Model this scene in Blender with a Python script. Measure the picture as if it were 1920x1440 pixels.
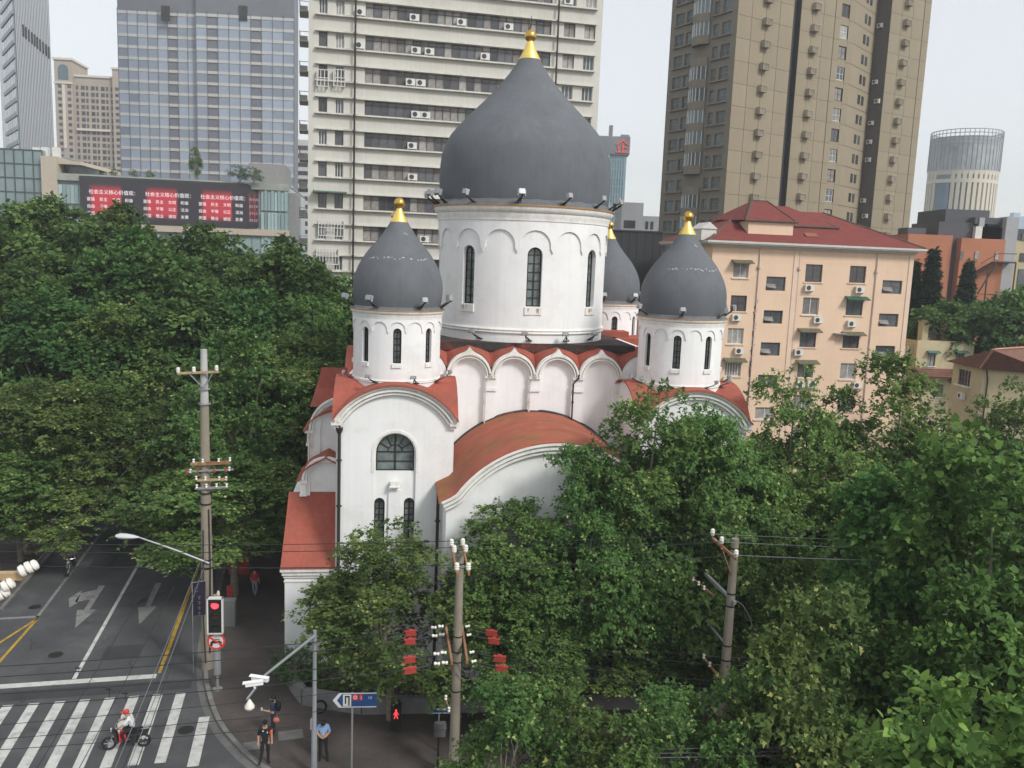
import bpy, bmesh, math, random
import numpy as np
from mathutils import Vector, Matrix
from mathutils.geometry import delaunay_2d_cdt

for _o in list(bpy.data.objects): bpy.data.objects.remove(_o)
SC = bpy.context.scene
COL = SC.collection
PI = math.pi

# ---------------------------------------------------------------- camera
CF, CP, CROLL, CH = 1608.0, math.radians(8.29), math.radians(2.18), 20.0
_F = Vector((0, math.cos(CP), -math.sin(CP)))
_U0 = Vector((0, math.sin(CP), math.cos(CP)))
_R0 = Vector((1, 0, 0))
_CR = math.cos(CROLL) * _R0 + math.sin(CROLL) * _U0
_CU = -math.sin(CROLL) * _R0 + math.cos(CROLL) * _U0
CAM = Vector((0, 0, CH))
cam = bpy.data.cameras.new('camera')
cam.sensor_width = 36.0
cam.lens = 36.0 * CF / 1920.0
cam.clip_start = 0.1
cam.clip_end = 6000
camo = bpy.data.objects.new('camera', cam)
COL.objects.link(camo)
camo.matrix_world = Matrix(((_CR.x, _CU.x, -_F.x, CAM.x), (_CR.y, _CU.y, -_F.y, CAM.y), (_CR.z, _CU.z, -_F.z, CAM.z), (0, 0, 0, 1)))
SC.camera = camo

# ---------------------------------------------------------------- sky, sun, exposure
SUN_EL, SUN_AZ = math.radians(42), math.radians(132)      # azimuth clockwise from +Y: the sun stands right of and behind the camera
w = bpy.data.worlds.new('World')
SC.world = w
w.use_nodes = True
nt = w.node_tree
bg = nt.nodes['Background']
sky = nt.nodes.new('ShaderNodeTexSky')
sky.sky_type = 'NISHITA'
sky.sun_disc = False
sky.sun_elevation = SUN_EL
sky.sun_rotation = SUN_AZ
sky.air_density = 1.2
sky.dust_density = 1.0
sky.ozone_density = 1.0
sky.altitude = 0
hs = nt.nodes.new('ShaderNodeHueSaturation')
hs.inputs['Saturation'].default_value = 0.40
nt.links.new(sky.outputs[0], hs.inputs['Color'])
veil = nt.nodes.new('ShaderNodeMix'); veil.data_type = 'RGBA'      # a thin even overcast veil over the clear sky
veil.inputs['Factor'].default_value = 0.6
veil.inputs['B'].default_value = (4.25, 4.34, 4.40, 1)
nt.links.new(hs.outputs[0], veil.inputs['A'])
nt.links.new(veil.outputs['Result'], bg.inputs['Color'])
bg.inputs['Strength'].default_value = 0.136
sun = bpy.data.lights.new('sun', 'SUN')
sun.energy = 1.95
sun.angle = math.radians(14)
sun.color = (1.0, 0.975, 0.94)
suno = bpy.data.objects.new('sun', sun)
COL.objects.link(suno)
_sd = Vector((math.sin(SUN_AZ) * math.cos(SUN_EL), math.cos(SUN_AZ) * math.cos(SUN_EL), math.sin(SUN_EL)))
suno.rotation_euler = (-_sd).to_track_quat('-Z', 'Y').to_euler()
SC.view_settings.view_transform = 'Standard'
SC.view_settings.look = 'None'
SC.view_settings.gamma = 1
SC.view_settings.use_curve_mapping = False
SC.view_settings.exposure = 0.62
SC.render.engine = 'CYCLES'
SC.cycles.max_bounces = 8
SC.cycles.diffuse_bounces = 5
SC.cycles.glossy_bounces = 2
SC.cycles.transmission_bounces = 5
SC.cycles.transparent_max_bounces = 4
SC.cycles.caustics_reflective = False
SC.cycles.caustics_refractive = False

# ---------------------------------------------------------------- pixel helpers (photo pixels, 1920 x 1440)
def ray(x, y): return _F + (x - 960) / CF * _CR - (y - 720) / CF * _CU
def gp(x, y, z=0.0):
    d = ray(x, y); return CAM + d * ((z - CH) / d.z)
def at(x, y, Y):
    d = ray(x, y); return CAM + d * (Y / d.y)

# ---------------------------------------------------------------- mesh helpers
class MB:
    def __init__(s): s.v = []; s.f = []; s.m = []
    def poly(s, pts, m=0):
        b = len(s.v); s.v += [tuple(p) for p in pts]; s.f.append(tuple(range(b, b + len(pts)))); s.m.append(m); return s
    def mesh(s, vs, fs, m=0):
        b = len(s.v); s.v += [tuple(p) for p in vs]
        for f in fs: s.f.append(tuple(i + b for i in f)); s.m.append(m)
        return s
    def hexa(s, c, m=0):      # 8 corners: bottom 4 ccw, top 4 ccw
        return s.mesh(c, [(3, 2, 1, 0), (4, 5, 6, 7), (0, 1, 5, 4), (1, 2, 6, 5), (2, 3, 7, 6), (3, 0, 4, 7)], m)
    def box(s, x0, x1, y0, y1, z0, z1, m=0):
        return s.hexa([(x0, y0, z0), (x1, y0, z0), (x1, y1, z0), (x0, y1, z0), (x0, y0, z1), (x1, y0, z1), (x1, y1, z1), (x0, y1, z1)], m)
    def tube(s, pts, rad, n=8, m=0, cap=True):
        pts = [Vector(p) for p in pts]
        if not hasattr(rad, '__len__'): rad = [rad] * len(pts)
        b = len(s.v); ref = None
        for i, p in enumerate(pts):
            t = (pts[min(i + 1, len(pts) - 1)] - pts[max(i - 1, 0)])
            if t.length < 1e-9: t = Vector((0, 0, 1))
            t.normalize()
            if ref is None:
                ref = Vector((1, 0, 0)) if abs(t.x) < 0.8 else Vector((0, 1, 0))
            a = (ref - t * ref.dot(t)).normalized(); ref = a
            c = t.cross(a)
            for k in range(n):
                an = 2 * PI * k / n
                s.v.append(tuple(p + (a * math.cos(an) + c * math.sin(an)) * rad[i]))
        for i in range(len(pts) - 1):
            for k in range(n):
                k2 = (k + 1) % n
                s.f.append((b + i * n + k, b + i * n + k2, b + (i + 1) * n + k2, b + (i + 1) * n + k)); s.m.append(m)
        if cap:
            s.f.append(tuple(b + k for k in reversed(range(n)))); s.m.append(m)
            s.f.append(tuple(b + (len(pts) - 1) * n + k for k in range(n))); s.m.append(m)
        return s
    def lathe(s, prof, n=48, c=(0, 0, 0), m=0, cap=False, a0=0.0, a1=2 * PI):
        b = len(s.v); full = abs(a1 - a0 - 2 * PI) < 1e-6; cols = n if full else n + 1
        for r, z in prof:
            for k in range(cols):
                an = a0 + (a1 - a0) * k / n
                s.v.append((c[0] + r * math.sin(an), c[1] - r * math.cos(an), c[2] + z))
        for i in range(len(prof) - 1):
            for k in range(n):
                k2 = (k + 1) % cols
                s.f.append((b + i * cols + k, b + i * cols + k2, b + (i + 1) * cols + k2, b + (i + 1) * cols + k)); s.m.append(m)
        if cap:
            s.f.append(tuple(b + (len(prof) - 1) * cols + k for k in range(cols))); s.m.append(m)
            s.f.append(tuple(b + k for k in reversed(range(cols)))); s.m.append(m)
        return s
    def sphere(s, c, r, n=16, m=0, sq=(1, 1, 1)):
        pr = [(max(r * math.cos(t), 1e-4), r * math.sin(t)) for t in [(-0.5 + i / (n // 2)) * PI for i in range(n // 2 + 1)]]
        b = len(s.v); s.lathe(pr, n, (0, 0, 0), m)
        for i in range(b, len(s.v)):
            x, y, z = s.v[i]; s.v[i] = (c[0] + x * sq[0], c[1] + y * sq[1], c[2] + z * sq[2])
        return s
    def grid(s, fn, nu, nv, m=0):
        b = len(s.v)
        for j in range(nv + 1):
            for i in range(nu + 1): s.v.append(tuple(fn(i / nu, j / nv)))
        for j in range(nv):
            for i in range(nu):
                a = b + j * (nu + 1) + i
                s.f.append((a, a + 1, a + nu + 2, a + nu + 1)); s.m.append(m)
        return s
    def data(s, name, mats, smooth=False, sharp=None):
        me = bpy.data.meshes.new(name)
        me.from_pydata(s.v, [], s.f)
        if not isinstance(mats, (list, tuple)): mats = [mats]
        for mm in mats: me.materials.append(mm)
        if len(mats) > 1: me.polygons.foreach_set('material_index', s.m)
        if smooth:
            me.polygons.foreach_set('use_smooth', [True] * len(me.polygons))
            try: me.set_sharp_from_angle(angle=math.radians(35))
            except Exception: pass
        me.update()
        return me
    def build(s, name, mats, parent=None, smooth=False, loc=None, rotz=None, kind=None):
        return link(name, s.data(name, mats, smooth), parent, loc, rotz, kind)

def link(name, me, parent=None, loc=None, rotz=None, kind=None):
    o = bpy.data.objects.new(name, me); COL.objects.link(o)
    if parent is not None: o.parent = parent
    if loc is not None: o.location = loc
    if rotz is not None: o.rotation_euler = (0, 0, rotz)
    if kind: o['kind'] = kind
    return o
def tag(o, label, cat, group=None, kind=None):
    o['label'] = label; o['category'] = cat
    if group: o['group'] = group
    if kind: o['kind'] = kind
    return o
def thing(name, label, cat, loc=(0, 0, 0), rotz=0.0, group=None):
    o = bpy.data.objects.new(name, None); COL.objects.link(o)
    o.empty_display_size = 0.3
    o.location = loc; o.rotation_euler = (0, 0, rotz)
    return tag(o, label, cat, group)
def struct(o): o['kind'] = 'structure'; return o

def flat(u, z, d): return (u, d, z)
def cyl(cx, cy, r, ph=0.0):
    def f(u, z, d):
        a = u / r + ph
        return (cx + (r - d) * math.sin(a), cy - (r - d) * math.cos(a), z)
    return f
def wall(mb, outline, holes, mapf=flat, depth=0.2, m=0, extra=(), d0=0.0, rim=0.0, mr=None):
    vs = [Vector(p[:2]) for p in outline]; n = len(vs)
    es = [(i, (i + 1) % n) for i in range(n)]
    fs = [list(range(n))]
    for h in holes:
        b = len(vs); vs += [Vector(p) for p in h]; k = len(h)
        es += [(b + i, b + (i + 1) % k) for i in range(k)]
        fs.append([b + i for i in range(k)])
    vs += [Vector(p) for p in extra]
    V, Ed, Fa, *_ = delaunay_2d_cdt(vs, es, fs, 2 if holes else 1, 1e-5)
    mb.mesh([mapf(p.x, p.y, d0) for p in V], [tuple(f) for f in Fa], m)
    mr = m if mr is None else mr
    for h in holes:
        k = len(h)
        for i in range(k):
            a, c = h[i], h[(i + 1) % k]
            mb.poly([mapf(a[0], a[1], d0), mapf(c[0], c[1], d0), mapf(c[0], c[1], d0 + depth), mapf(a[0], a[1], d0 + depth)], mr)
    if rim:
        for i in range(n):
            a, c = outline[i], outline[(i + 1) % n]
            mb.poly([mapf(c[0], c[1], d0), mapf(a[0], a[1], d0), mapf(a[0], a[1], d0 + rim), mapf(c[0], c[1], d0 + rim)], m)
    return mb
def arch(u, z0, wd, zs, n=10):      # ccw outline of an arched opening
    r = wd / 2
    return [(u - r, z0), (u + r, z0)] + [(u + r * math.cos(PI * i / n), zs + r * math.sin(PI * i / n)) for i in range(n + 1)]
def rect(u0, u1, z0, z1): return [(u0, z0), (u1, z0), (u1, z1), (u0, z1)]
def bar(mb, mapf, u0, u1, z0, z1, d0, d1, m=0):      # d0 is the outer face (smaller depth)
    return mb.hexa([mapf(u0, z0, d0), mapf(u1, z0, d0), mapf(u1, z0, d1), mapf(u0, z0, d1), mapf(u0, z1, d0), mapf(u1, z1, d0), mapf(u1, z1, d1), mapf(u0, z1, d1)], m)
def band(mb, path, a, b, d0, d1, mapf=flat, m=0):
    """a solid strip that follows an open path in the wall plane between the offsets a and b (left of travel is +)"""
    n = len(path); q = []
    for i in range(n):
        p0, p1 = path[max(i - 1, 0)], path[min(i + 1, n - 1)]
        tx, tz = p1[0] - p0[0], p1[1] - p0[1]; L = math.hypot(tx, tz) or 1
        nx, nz = -tz / L, tx / L
        q.append([(path[i][0] + nx * o, path[i][1] + nz * o) for o in (a, b)])
    for i in range(n - 1):
        (A, B), (C_, D) = q[i], q[i + 1]
        bb = len(mb.v)
        mb.v += [mapf(*A, d0), mapf(*B, d0), mapf(*D, d0), mapf(*C_, d0), mapf(*A, d1), mapf(*B, d1), mapf(*D, d1), mapf(*C_, d1)]
        fs = [(0, 3, 2, 1), (1, 2, 6, 5), (0, 4, 7, 3)]
        if i == 0: fs.append((0, 1, 5, 4))
        if i == n - 2: fs.append((3, 7, 6, 2))
        for f in fs: mb.f.append(tuple(bb + k for k in f)); mb.m.append(m)
    return mb
def arcpath(u, z, r, a0, a1, n=24):
    return [(u + r * math.cos(a0 + (a1 - a0) * i / n), z + r * math.sin(a0 + (a1 - a0) * i / n)) for i in range(n + 1)]
def gridwall(mb, xs, zs, hole, depth=0.2, m=0, y=0.0, mr=None):
    """flat wall made of cells between the breakpoints xs, zs; hole(i, j) opens a cell with reveals"""
    mr = m if mr is None else mr
    nx, nz = len(xs) - 1, len(zs) - 1
    H = [[hole(i, j) for j in range(nz)] for i in range(nx)]
    vid = {}
    def V(i, j, d):
        k = (i, j, d)
        if k not in vid:
            vid[k] = len(mb.v); mb.v.append((xs[i], y + (depth if d else 0), zs[j]))
        return vid[k]
    def F(q, mm): mb.f.append(q); mb.m.append(mm)
    for j in range(nz):
        for i in range(nx):
            if not H[i][j]:
                F((V(i, j, 0), V(i + 1, j, 0), V(i + 1, j + 1, 0), V(i, j + 1, 0)), m)
            else:
                if i == 0 or not H[i - 1][j]: F((V(i, j, 0), V(i, j + 1, 0), V(i, j + 1, 1), V(i, j, 1)), mr)
                if i == nx - 1 or not H[i + 1][j]: F((V(i + 1, j, 0), V(i + 1, j, 1), V(i + 1, j + 1, 1), V(i + 1, j + 1, 0)), mr)
                if j == 0 or not H[i][j - 1]: F((V(i, j, 0), V(i, j, 1), V(i + 1, j, 1), V(i + 1, j, 0)), mr)
                if j == nz - 1 or not H[i][j + 1]: F((V(i, j + 1, 0), V(i + 1, j + 1, 0), V(i + 1, j + 1, 1), V(i, j + 1, 1)), mr)
    return mb
def many(name, me, places, parent, limit=300, mats=None):
    """copies of one piece that share its mesh: places = (x, y, z[, sx, sy, sz]); past the limit the rest become one part"""
    out = []
    for p in places[:limit]:
        o = bpy.data.objects.new(name, me); COL.objects.link(o); o.parent = parent
        o.location = p[:3]
        if len(p) > 3: o.scale = p[3:6]
        if len(p) > 6: o.rotation_euler = (0, 0, p[6])
        out.append(o)
    rest = places[limit:]
    if rest:
        mb = MB()
        src = [tuple(v.co) for v in me.vertices]; fs = [tuple(p.vertices) for p in me.polygons]; ms = [p.material_index for p in me.polygons]
        for p in rest:
            sx, sy, sz = p[3:6] if len(p) > 3 else (1, 1, 1)
            b = len(mb.v); mb.v += [(p[0] + x * sx, p[1] + y * sy, p[2] + z * sz) for x, y, z in src]
            mb.f += [tuple(i + b for i in f) for f in fs]; mb.m += ms
        mb.build(name + '_field', list(me.materials), parent, kind='stuff')
    return out

# ---------------------------------------------------------------- materials
MATS = {}
def mat(name, col, rough=0.8, metal=0.0, var=0.12, scale=1.5, bump=0.0, bscale=30.0, col2=None, c2amt=0.0, c2scale=0.6, spec=0.3, streak=0.0, rnd=0.0, coat=0.0):
    """procedural material: base colour with noise variation, optional second colour in patches, vertical streaks, per-object variation and fine relief"""
    if name in MATS: return MATS[name]
    M = bpy.data.materials.new(name); M.use_nodes = True; MATS[name] = M
    n = M.node_tree.nodes; L = M.node_tree.links
    p = n['Principled BSDF']
    p.inputs['Roughness'].default_value = rough
    p.inputs['Metallic'].default_value = metal
    p.inputs['Specular IOR Level'].default_value = spec
    if coat: p.inputs['Coat Weight'].default_value = coat
    tc = n.new('ShaderNodeTexCoord')
    no = n.new('ShaderNodeTexNoise'); no.inputs['Scale'].default_value = scale; no.inputs['Detail'].default_value = 6; no.inputs['Roughness'].default_value = 0.65
    L.new(tc.outputs['Object'], no.inputs['Vector'])
    mr = n.new('ShaderNodeMapRange'); mr.inputs['From Min'].default_value = 0.3; mr.inputs['From Max'].default_value = 0.7
    mr.inputs['To Min'].default_value = 1 - var; mr.inputs['To Max'].default_value = 1 + var
    L.new(no.outputs['Fac'], mr.inputs['Value'])
    val = mr.outputs[0]
    def mul(a, b):
        mm = n.new('ShaderNodeMath'); mm.operation = 'MULTIPLY'; L.new(a, mm.inputs[0]); L.new(b, mm.inputs[1]); return mm.outputs[0]
    if streak:
        mp = n.new('ShaderNodeMapping'); mp.inputs['Scale'].default_value = (6, 6, 0.25); L.new(tc.outputs['Object'], mp.inputs['Vector'])
        ns = n.new('ShaderNodeTexNoise'); ns.inputs['Scale'].default_value = 1.0; ns.inputs['Detail'].default_value = 4
        L.new(mp.outputs[0], ns.inputs['Vector'])
        m2 = n.new('ShaderNodeMapRange'); m2.inputs['From Min'].default_value = 0.35; m2.inputs['From Max'].default_value = 0.75
        m2.inputs['To Min'].default_value = 1.0; m2.inputs['To Max'].default_value = 1 - streak
        L.new(ns.outputs['Fac'], m2.inputs['Value']); val = mul(val, m2.outputs[0])
    if rnd:
        oi = n.new('ShaderNodeObjectInfo'); m3 = n.new('ShaderNodeMapRange'); m3.inputs['To Min'].default_value = 1 - rnd; m3.inputs['To Max'].default_value = 1 + rnd
        L.new(oi.outputs['Random'], m3.inputs['Value']); val = mul(val, m3.outputs[0])
    rgb = n.new('ShaderNodeMix'); rgb.data_type = 'RGBA'
    rgb.inputs['A'].default_value = (*col, 1); rgb.inputs['B'].default_value = (*(col2 or col), 1)
    if col2:
        nb = n.new('ShaderNodeTexNoise'); nb.inputs['Scale'].default_value = c2scale; nb.inputs['Detail'].default_value = 8; nb.inputs['Roughness'].default_value = 0.7
        L.new(tc.outputs['Object'], nb.inputs['Vector'])
        mb_ = n.new('ShaderNodeMapRange'); mb_.inputs['From Min'].default_value = 0.5; mb_.inputs['From Max'].default_value = 0.68; mb_.inputs['To Max'].default_value = c2amt
        L.new(nb.outputs['Fac'], mb_.inputs['Value']); L.new(mb_.outputs[0], rgb.inputs['Factor'])
    else: rgb.inputs['Factor'].default_value = 0
    vm = n.new('ShaderNodeVectorMath'); vm.operation = 'SCALE'
    L.new(rgb.outputs['Result'], vm.inputs[0]); L.new(val, vm.inputs['Scale'])
    L.new(vm.outputs[0], p.inputs['Base Color'])
    if bump:
        nbp = n.new('ShaderNodeTexNoise'); nbp.inputs['Scale'].default_value = bscale; nbp.inputs['Detail'].default_value = 5
        L.new(tc.outputs['Object'], nbp.inputs['Vector'])
        bp = n.new('ShaderNodeBump'); bp.inputs['Strength'].default_value = bump; bp.inputs['Distance'].default_value = 0.02
        L.new(nbp.outputs['Fac'], bp.inputs['Height']); L.new(bp.outputs[0], p.inputs['Normal'])
    return M
def emit(name, col, s):
    if name in MATS: return MATS[name]
    M = bpy.data.materials.new(name); M.use_nodes = True; MATS[name] = M
    p = M.node_tree.nodes['Principled BSDF']
    p.inputs['Base Color'].default_value = (*col, 1); p.inputs['Emission Color'].default_value = (*col, 1); p.inputs['Emission Strength'].default_value = s
    return M
WHITE = mat('white_stucco', (0.80, 0.80, 0.79), 0.85, var=0.035, scale=0.7, bump=0.15, bscale=25, col2=(0.62, 0.60, 0.55), c2amt=0.45, c2scale=0.6, streak=0.05)
TRIM = mat('white_moulding', (0.78, 0.77, 0.73), 0.85, var=0.06, scale=3, col2=(0.52, 0.48, 0.40), c2amt=0.5, c2scale=1.2, streak=0.10)
DOME = mat('grey_dome_metal', (0.126, 0.135, 0.147), 0.75, var=0.10, scale=0.8, bump=0.12, bscale=3, spec=0.22, streak=0.10, col2=(0.16, 0.165, 0.17), c2amt=0.3, c2scale=0.5)
SKIRT = mat('grey_dome_skirt', (0.13, 0.14, 0.15), 0.5, var=0.12, scale=2, spec=0.4, streak=0.2)
RED = mat('red_painted_roof', (0.345, 0.090, 0.060), 0.78, var=0.18, scale=1.4, bump=0.25, bscale=10, col2=(0.17, 0.070, 0.045), c2amt=0.75, c2scale=0.7, streak=0.16)
REDWORN = mat('worn_red_vault_roof', (0.335, 0.095, 0.056), 0.8, var=0.18, scale=1.0, bump=0.25, bscale=9, col2=(0.21, 0.125, 0.035), c2amt=0.95, c2scale=0.42)
BITUMEN = mat('black_bitumen', (0.035, 0.032, 0.030), 0.85, var=0.3, scale=2.5, bump=0.4, bscale=8, col2=(0.20, 0.05, 0.035), c2amt=0.8, c2scale=0.9)
GOLD = mat('gilded_metal', (0.88, 0.64, 0.17), 0.36, metal=0.55, var=0.06, scale=3, bump=0.04, bscale=6, spec=0.5)
GOLDB = mat('aged_gold_ball', (0.62, 0.38, 0.09), 0.28, metal=0.9, var=0.12, scale=5, spec=0.5)
COPPER = mat('copper_edge', (0.42, 0.22, 0.07), 0.55, var=0.2, scale=4, metal=0.2)
GLASSD = mat('dark_church_glass', (0.14, 0.17, 0.165), 0.25, var=0.5, scale=2.2, spec=0.5, rnd=0.2)
IRON = mat('dark_iron', (0.022, 0.020, 0.018), 0.6, var=0.2)
PIPE = mat('dark_cast_pipe', (0.035, 0.028, 0.024), 0.55, var=0.2)
PIPEW = mat('white_drain_pipe', (0.62, 0.60, 0.56), 0.6, var=0.15, col2=(0.3, 0.27, 0.22), c2amt=0.6, c2scale=2)
STEELG = mat('galvanised_steel', (0.38, 0.39, 0.40), 0.45, metal=0.5, var=0.15, scale=5)
LAMPM = mat('floodlight_housing', (0.22, 0.23, 0.24), 0.45, metal=0.3, var=0.15)
LAMPG = mat('floodlight_glass', (0.55, 0.58, 0.60), 0.2, var=0.1, spec=0.5)
# ================================================================ the church
CO = Vector((0, 40.2, 0)); CYAW = math.radians(8)
church = thing('orthodox_church', 'white orthodox church with grey onion domes, gold finials and red vaulted roofs', 'church', CO, CYAW)
UC, VC = 1.65, 9.6            # centre of the main drum
TL, TR = -5.42, 9.06          # tower centres

def win_arched(name, mapf, u, z0, wd, zs, d, parent, cols, rows, fan=False, mbw=None):
    g = MB(); g.poly([mapf(a, b, d) for a, b in arch(u, z0, wd, zs, 10)])
    o = g.build(name, GLASSD, parent)
    f = MB(); r = wd / 2; t = 0.028 if wd < 1 else 0.035
    for i in range(1, cols):
        x = u - r + wd * i / cols; top = zs + math.sqrt(max(r * r - (x - u) ** 2, 0))
        bar(f, mapf, x - t, x + t, z0, top, d - 0.05, d)
    for j in range(1, rows + 1):
        z = z0 + (zs - z0) * j / rows
        bar(f, mapf, u - r, u + r, z - t * 0.6, z + t * 0.6, d - 0.045, d)
    bar(f, mapf, u - r, u + r, z0, z0 + 0.05, d - 0.05, d)
    band(f, [(u + r, z0)] + arcpath(u, zs, r, 0, PI, 10) + [(u - r, z0)], 0.0, 0.06, d - 0.05, d, mapf)
    if fan:
        for k in range(1, 6):
            a = PI * k / 6
            band(f, [(u + r * 0.38 * math.cos(a), zs + r * 0.38 * math.sin(a)), (u + r * math.cos(a), zs + r * math.sin(a))], -0.018, 0.018, d - 0.04, d, mapf)
        band(f, arcpath(u, zs, r * 0.38, 0, PI, 12), -0.02, 0.02, d - 0.04, d, mapf)
    f.build('glazing_bars', IRON, o)
    return o

def drum(cu, cv, r, z0, z1, ph, wz0, wzs, ww, az_apex, arch_r, tip, big, skip=None):
    """a round drum with eight arched windows, blind arcade, string courses, cornice, onion dome and gilded finial"""
    mp = cyl(cu, cv, r, ph)
    N = 16; step = 2 * PI / N * r
    holes = [arch(step * 2 * k, wz0, ww, wzs, 8) for k in range(8)]
    holes = [[(u - 1e-9, z) for u, z in h] for h in holes]
    u0, u1 = -step, step * 15
    nn = 96 if big else 64
    ext = []
    for i in range(1, nn):
        for q in range(1, 22):
            z = z0 + (z1 - z0) * q / 22
            u = u0 + (u1 - u0) * i / nn
            if any(abs(u - step * 2 * k) < ww * 0.5 + 0.04 for k in range(8)) and wz0 - 0.04 < z < wzs + ww * 0.5 + 0.04: continue
            ext.append((u, z))
    bot = [(u0 + (u1 - u0) * i / nn, z0) for i in range(nn + 1)]
    top = [(u0 + (u1 - u0) * i / nn, z1) for i in reversed(range(nn + 1))]
    b = MB(); dep = 0.26 if big else 0.17
    wall(b, bot + top, holes, mp, dep, 0, ext)
    dr = b.build('drum', WHITE, church, True)
    # the blind arcade: the wall above the arches stands proud
    s = MB(); pr = 0.09 if big else 0.05
    low = []
    for k in range(-1, N - 1):
        c = step * k
        zs = az_apex - arch_r
        low.append((c - step / 2, tip))
        low.append((c - arch_r, zs - (zs - tip) * 0.35))
        low += [(c - arch_r * math.cos(PI * i / 10), zs + arch_r * math.sin(PI * i / 10)) for i in range(11)]
        low.append((c + arch_r, zs - (zs - tip) * 0.35))
    low.append((step * (N - 2) + step / 2, tip))
    ua, ub = low[0][0], low[-1][0]
    topl = [(ub + (ua - ub) * i / nn, z1) for i in range(nn + 1)]
    wall(s, low + topl, [], mp, 0, 0, [(u, z1 - (z1 - az_apex) * q) for u in [ua + (ub - ua) * i / nn for i in range(1, nn)] for q in (0.5, 0.93)], d0=-pr)
    for i in range(len(low) - 1):
        a, c = low[i], low[i + 1]
        s.poly([mp(a[0], a[1], -pr), mp(a[0], a[1], 0), mp(c[0], c[1], 0), mp(c[0], c[1], -pr)])
    s.build('blind_arcade', WHITE, dr, True)
    # window sills and glass
    for k in range(8):
        sl = MB()
        u = step * 2 * k
        vis = math.cos(u / r + ph)
        h = 0.42 if big else 0.2
        pa = [(u - ww / 2 - 0.06, wz0 - h), (u + ww / 2 + 0.06, wz0 - h)]
        bar(sl, mp, u - ww * 0.56, u + ww * 0.56, wz0 - h, wz0 - 0.02, -0.07, 0.05)
        if vis > -0.15: sl.build('sill', TRIM, dr)
        if big and vis > 0.5:
            rs = MB(); rx = random.Random(k + 2)
            for q in range(3): x_ = u + rx.uniform(-.3, .3); rs.poly([mp(x_ - .03, wz0 - h * .2, -.075), mp(x_ + .03, wz0 - h * .2, -.075), mp(x_ + .015, wz0 - h * rx.uniform(.5, .95), -.075), mp(x_ - .015, wz0 - h * .6, -.075)])
            rs.build('rust_stain', mat('rust_streak', (.45, .27, .14), .9, var=.3, scale=8), dr, kind='stuff')
        if vis > -0.15: win_arched('window', mp, u, wz0, ww, wzs, dep, church, 2, 6 if big else 5)
    # string courses at the foot
    st = MB(); k = 1.0 if big else 0.55
    zs_ = z0 + (0.50 if big else 0.26)
    st.lathe([(r, zs_), (r + 0.07 * k, zs_), (r + 0.09 * k, zs_ + 0.05 * k), (r + 0.05 * k, zs_ + 0.1 * k), (r + 0.05 * k, zs_ + 0.14 * k), (r + 0.10 * k, zs_ + 0.18 * k), (r + 0.07 * k, zs_ + 0.25 * k), (r, zs_ + 0.25 * k)], nn, (cu, cv, 0))
    st.build('string_course', TRIM, dr, True)
    # cornice
    c = MB(); k = 1.0 if big else 0.48
    zc = z1 - 0.06
    R = r + 0.0
    prof = [(R, zc - 0.15 * k), (R + .13 * k, zc - 0.15 * k), (R + .13 * k, zc), (R + .18 * k, zc + .10 * k), (R + .18 * k, zc + .24 * k), (R + .26 * k, zc + .30 * k), (R + .34 * k, zc + .46 * k), (R + .34 * k, zc + .58 * k), (R - 0.1, zc + .58 * k)]
    c.lathe(prof, nn, (cu, cv, 0))
    c.build('cornice', TRIM, dr, True)
    zt = zc + .58 * k
    e = MB(); e.lathe([(R + .36 * k, zt - 0.01), (R + .40 * k, zt + 0.0), (R + .40 * k, zt + 0.05 * k + 0.015), (R + .3 * k, zt + 0.06 * k + 0.015)], nn, (cu, cv, 0))
    e.build('copper_drip_edge', COPPER, dr, True)
    # skirt with facets, then the dome
    q = MB(); q.lathe([(R + .385 * k, zt + 0.055 * k + 0.014), (r * 1.0 + .02, zt + .40 * k)], 24 if big else 16, (cu, cv, 0))
    q.build('dome_skirt', SKIRT, dr)
    return zt + .38 * k

PROF_BIG = [(4.78, 0.0), (4.84, 0.7), (4.86, 1.35), (4.82, 2.0), (4.73, 2.6), (4.56, 3.1), (4.30, 3.6), (3.95, 4.05), (3.55, 4.48), (3.05, 4.98), (2.5, 5.52), (2.0, 6.05), (1.52, 6.6), (1.12, 7.1), (0.80, 7.55), (0.56, 7.95)]
PROF_SM = [(2.10, 0.0), (2.15, 0.30), (2.18, 0.62), (2.18, 0.92), (2.14, 1.25), (2.06, 1.55), (1.94, 1.85), (1.78, 2.15), (1.57, 2.48), (1.32, 2.8), (1.05, 3.10), (0.80, 3.42), (0.58, 3.75), (0.40, 4.05)]
def dome(cu, cv, zb, prof, goldh, ballr, rod, label=None):
    d = MB(); d.lathe(prof, 64, (cu, cv, zb)); do = d.build('onion_dome', DOME, church, True)
    zt = zb + prof[-1][1]; r0 = prof[-1][0]
    g = MB(); g.lathe([(r0 + 0.03, zt - 0.05), (r0 + 0.03, zt), (r0 * 0.62, zt + goldh * 0.5), (r0 * 0.30, zt + goldh), (0.001, zt + goldh)], 32, (cu, cv, 0))
    g.build('gold_cone', GOLD, do, True)
    s = MB(); s.sphere((cu, cv, zt + goldh + ballr * 0.85), ballr, 24); s.build('gold_ball', GOLDB, do, True)
    if rod:
        m = MB(); z = zt + goldh + ballr * 1.8
        m.tube([(cu, cv, z - 0.05), (cu + 0.02, cv, z + rod)], 0.018, 6); m.tube([(cu - 0.1, cv, z + 0.02), (cu - 0.02, cv, z + rod * 0.35)], 0.03, 5)
        m.build('lightning_rod', IRON, do)
    return do

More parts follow.
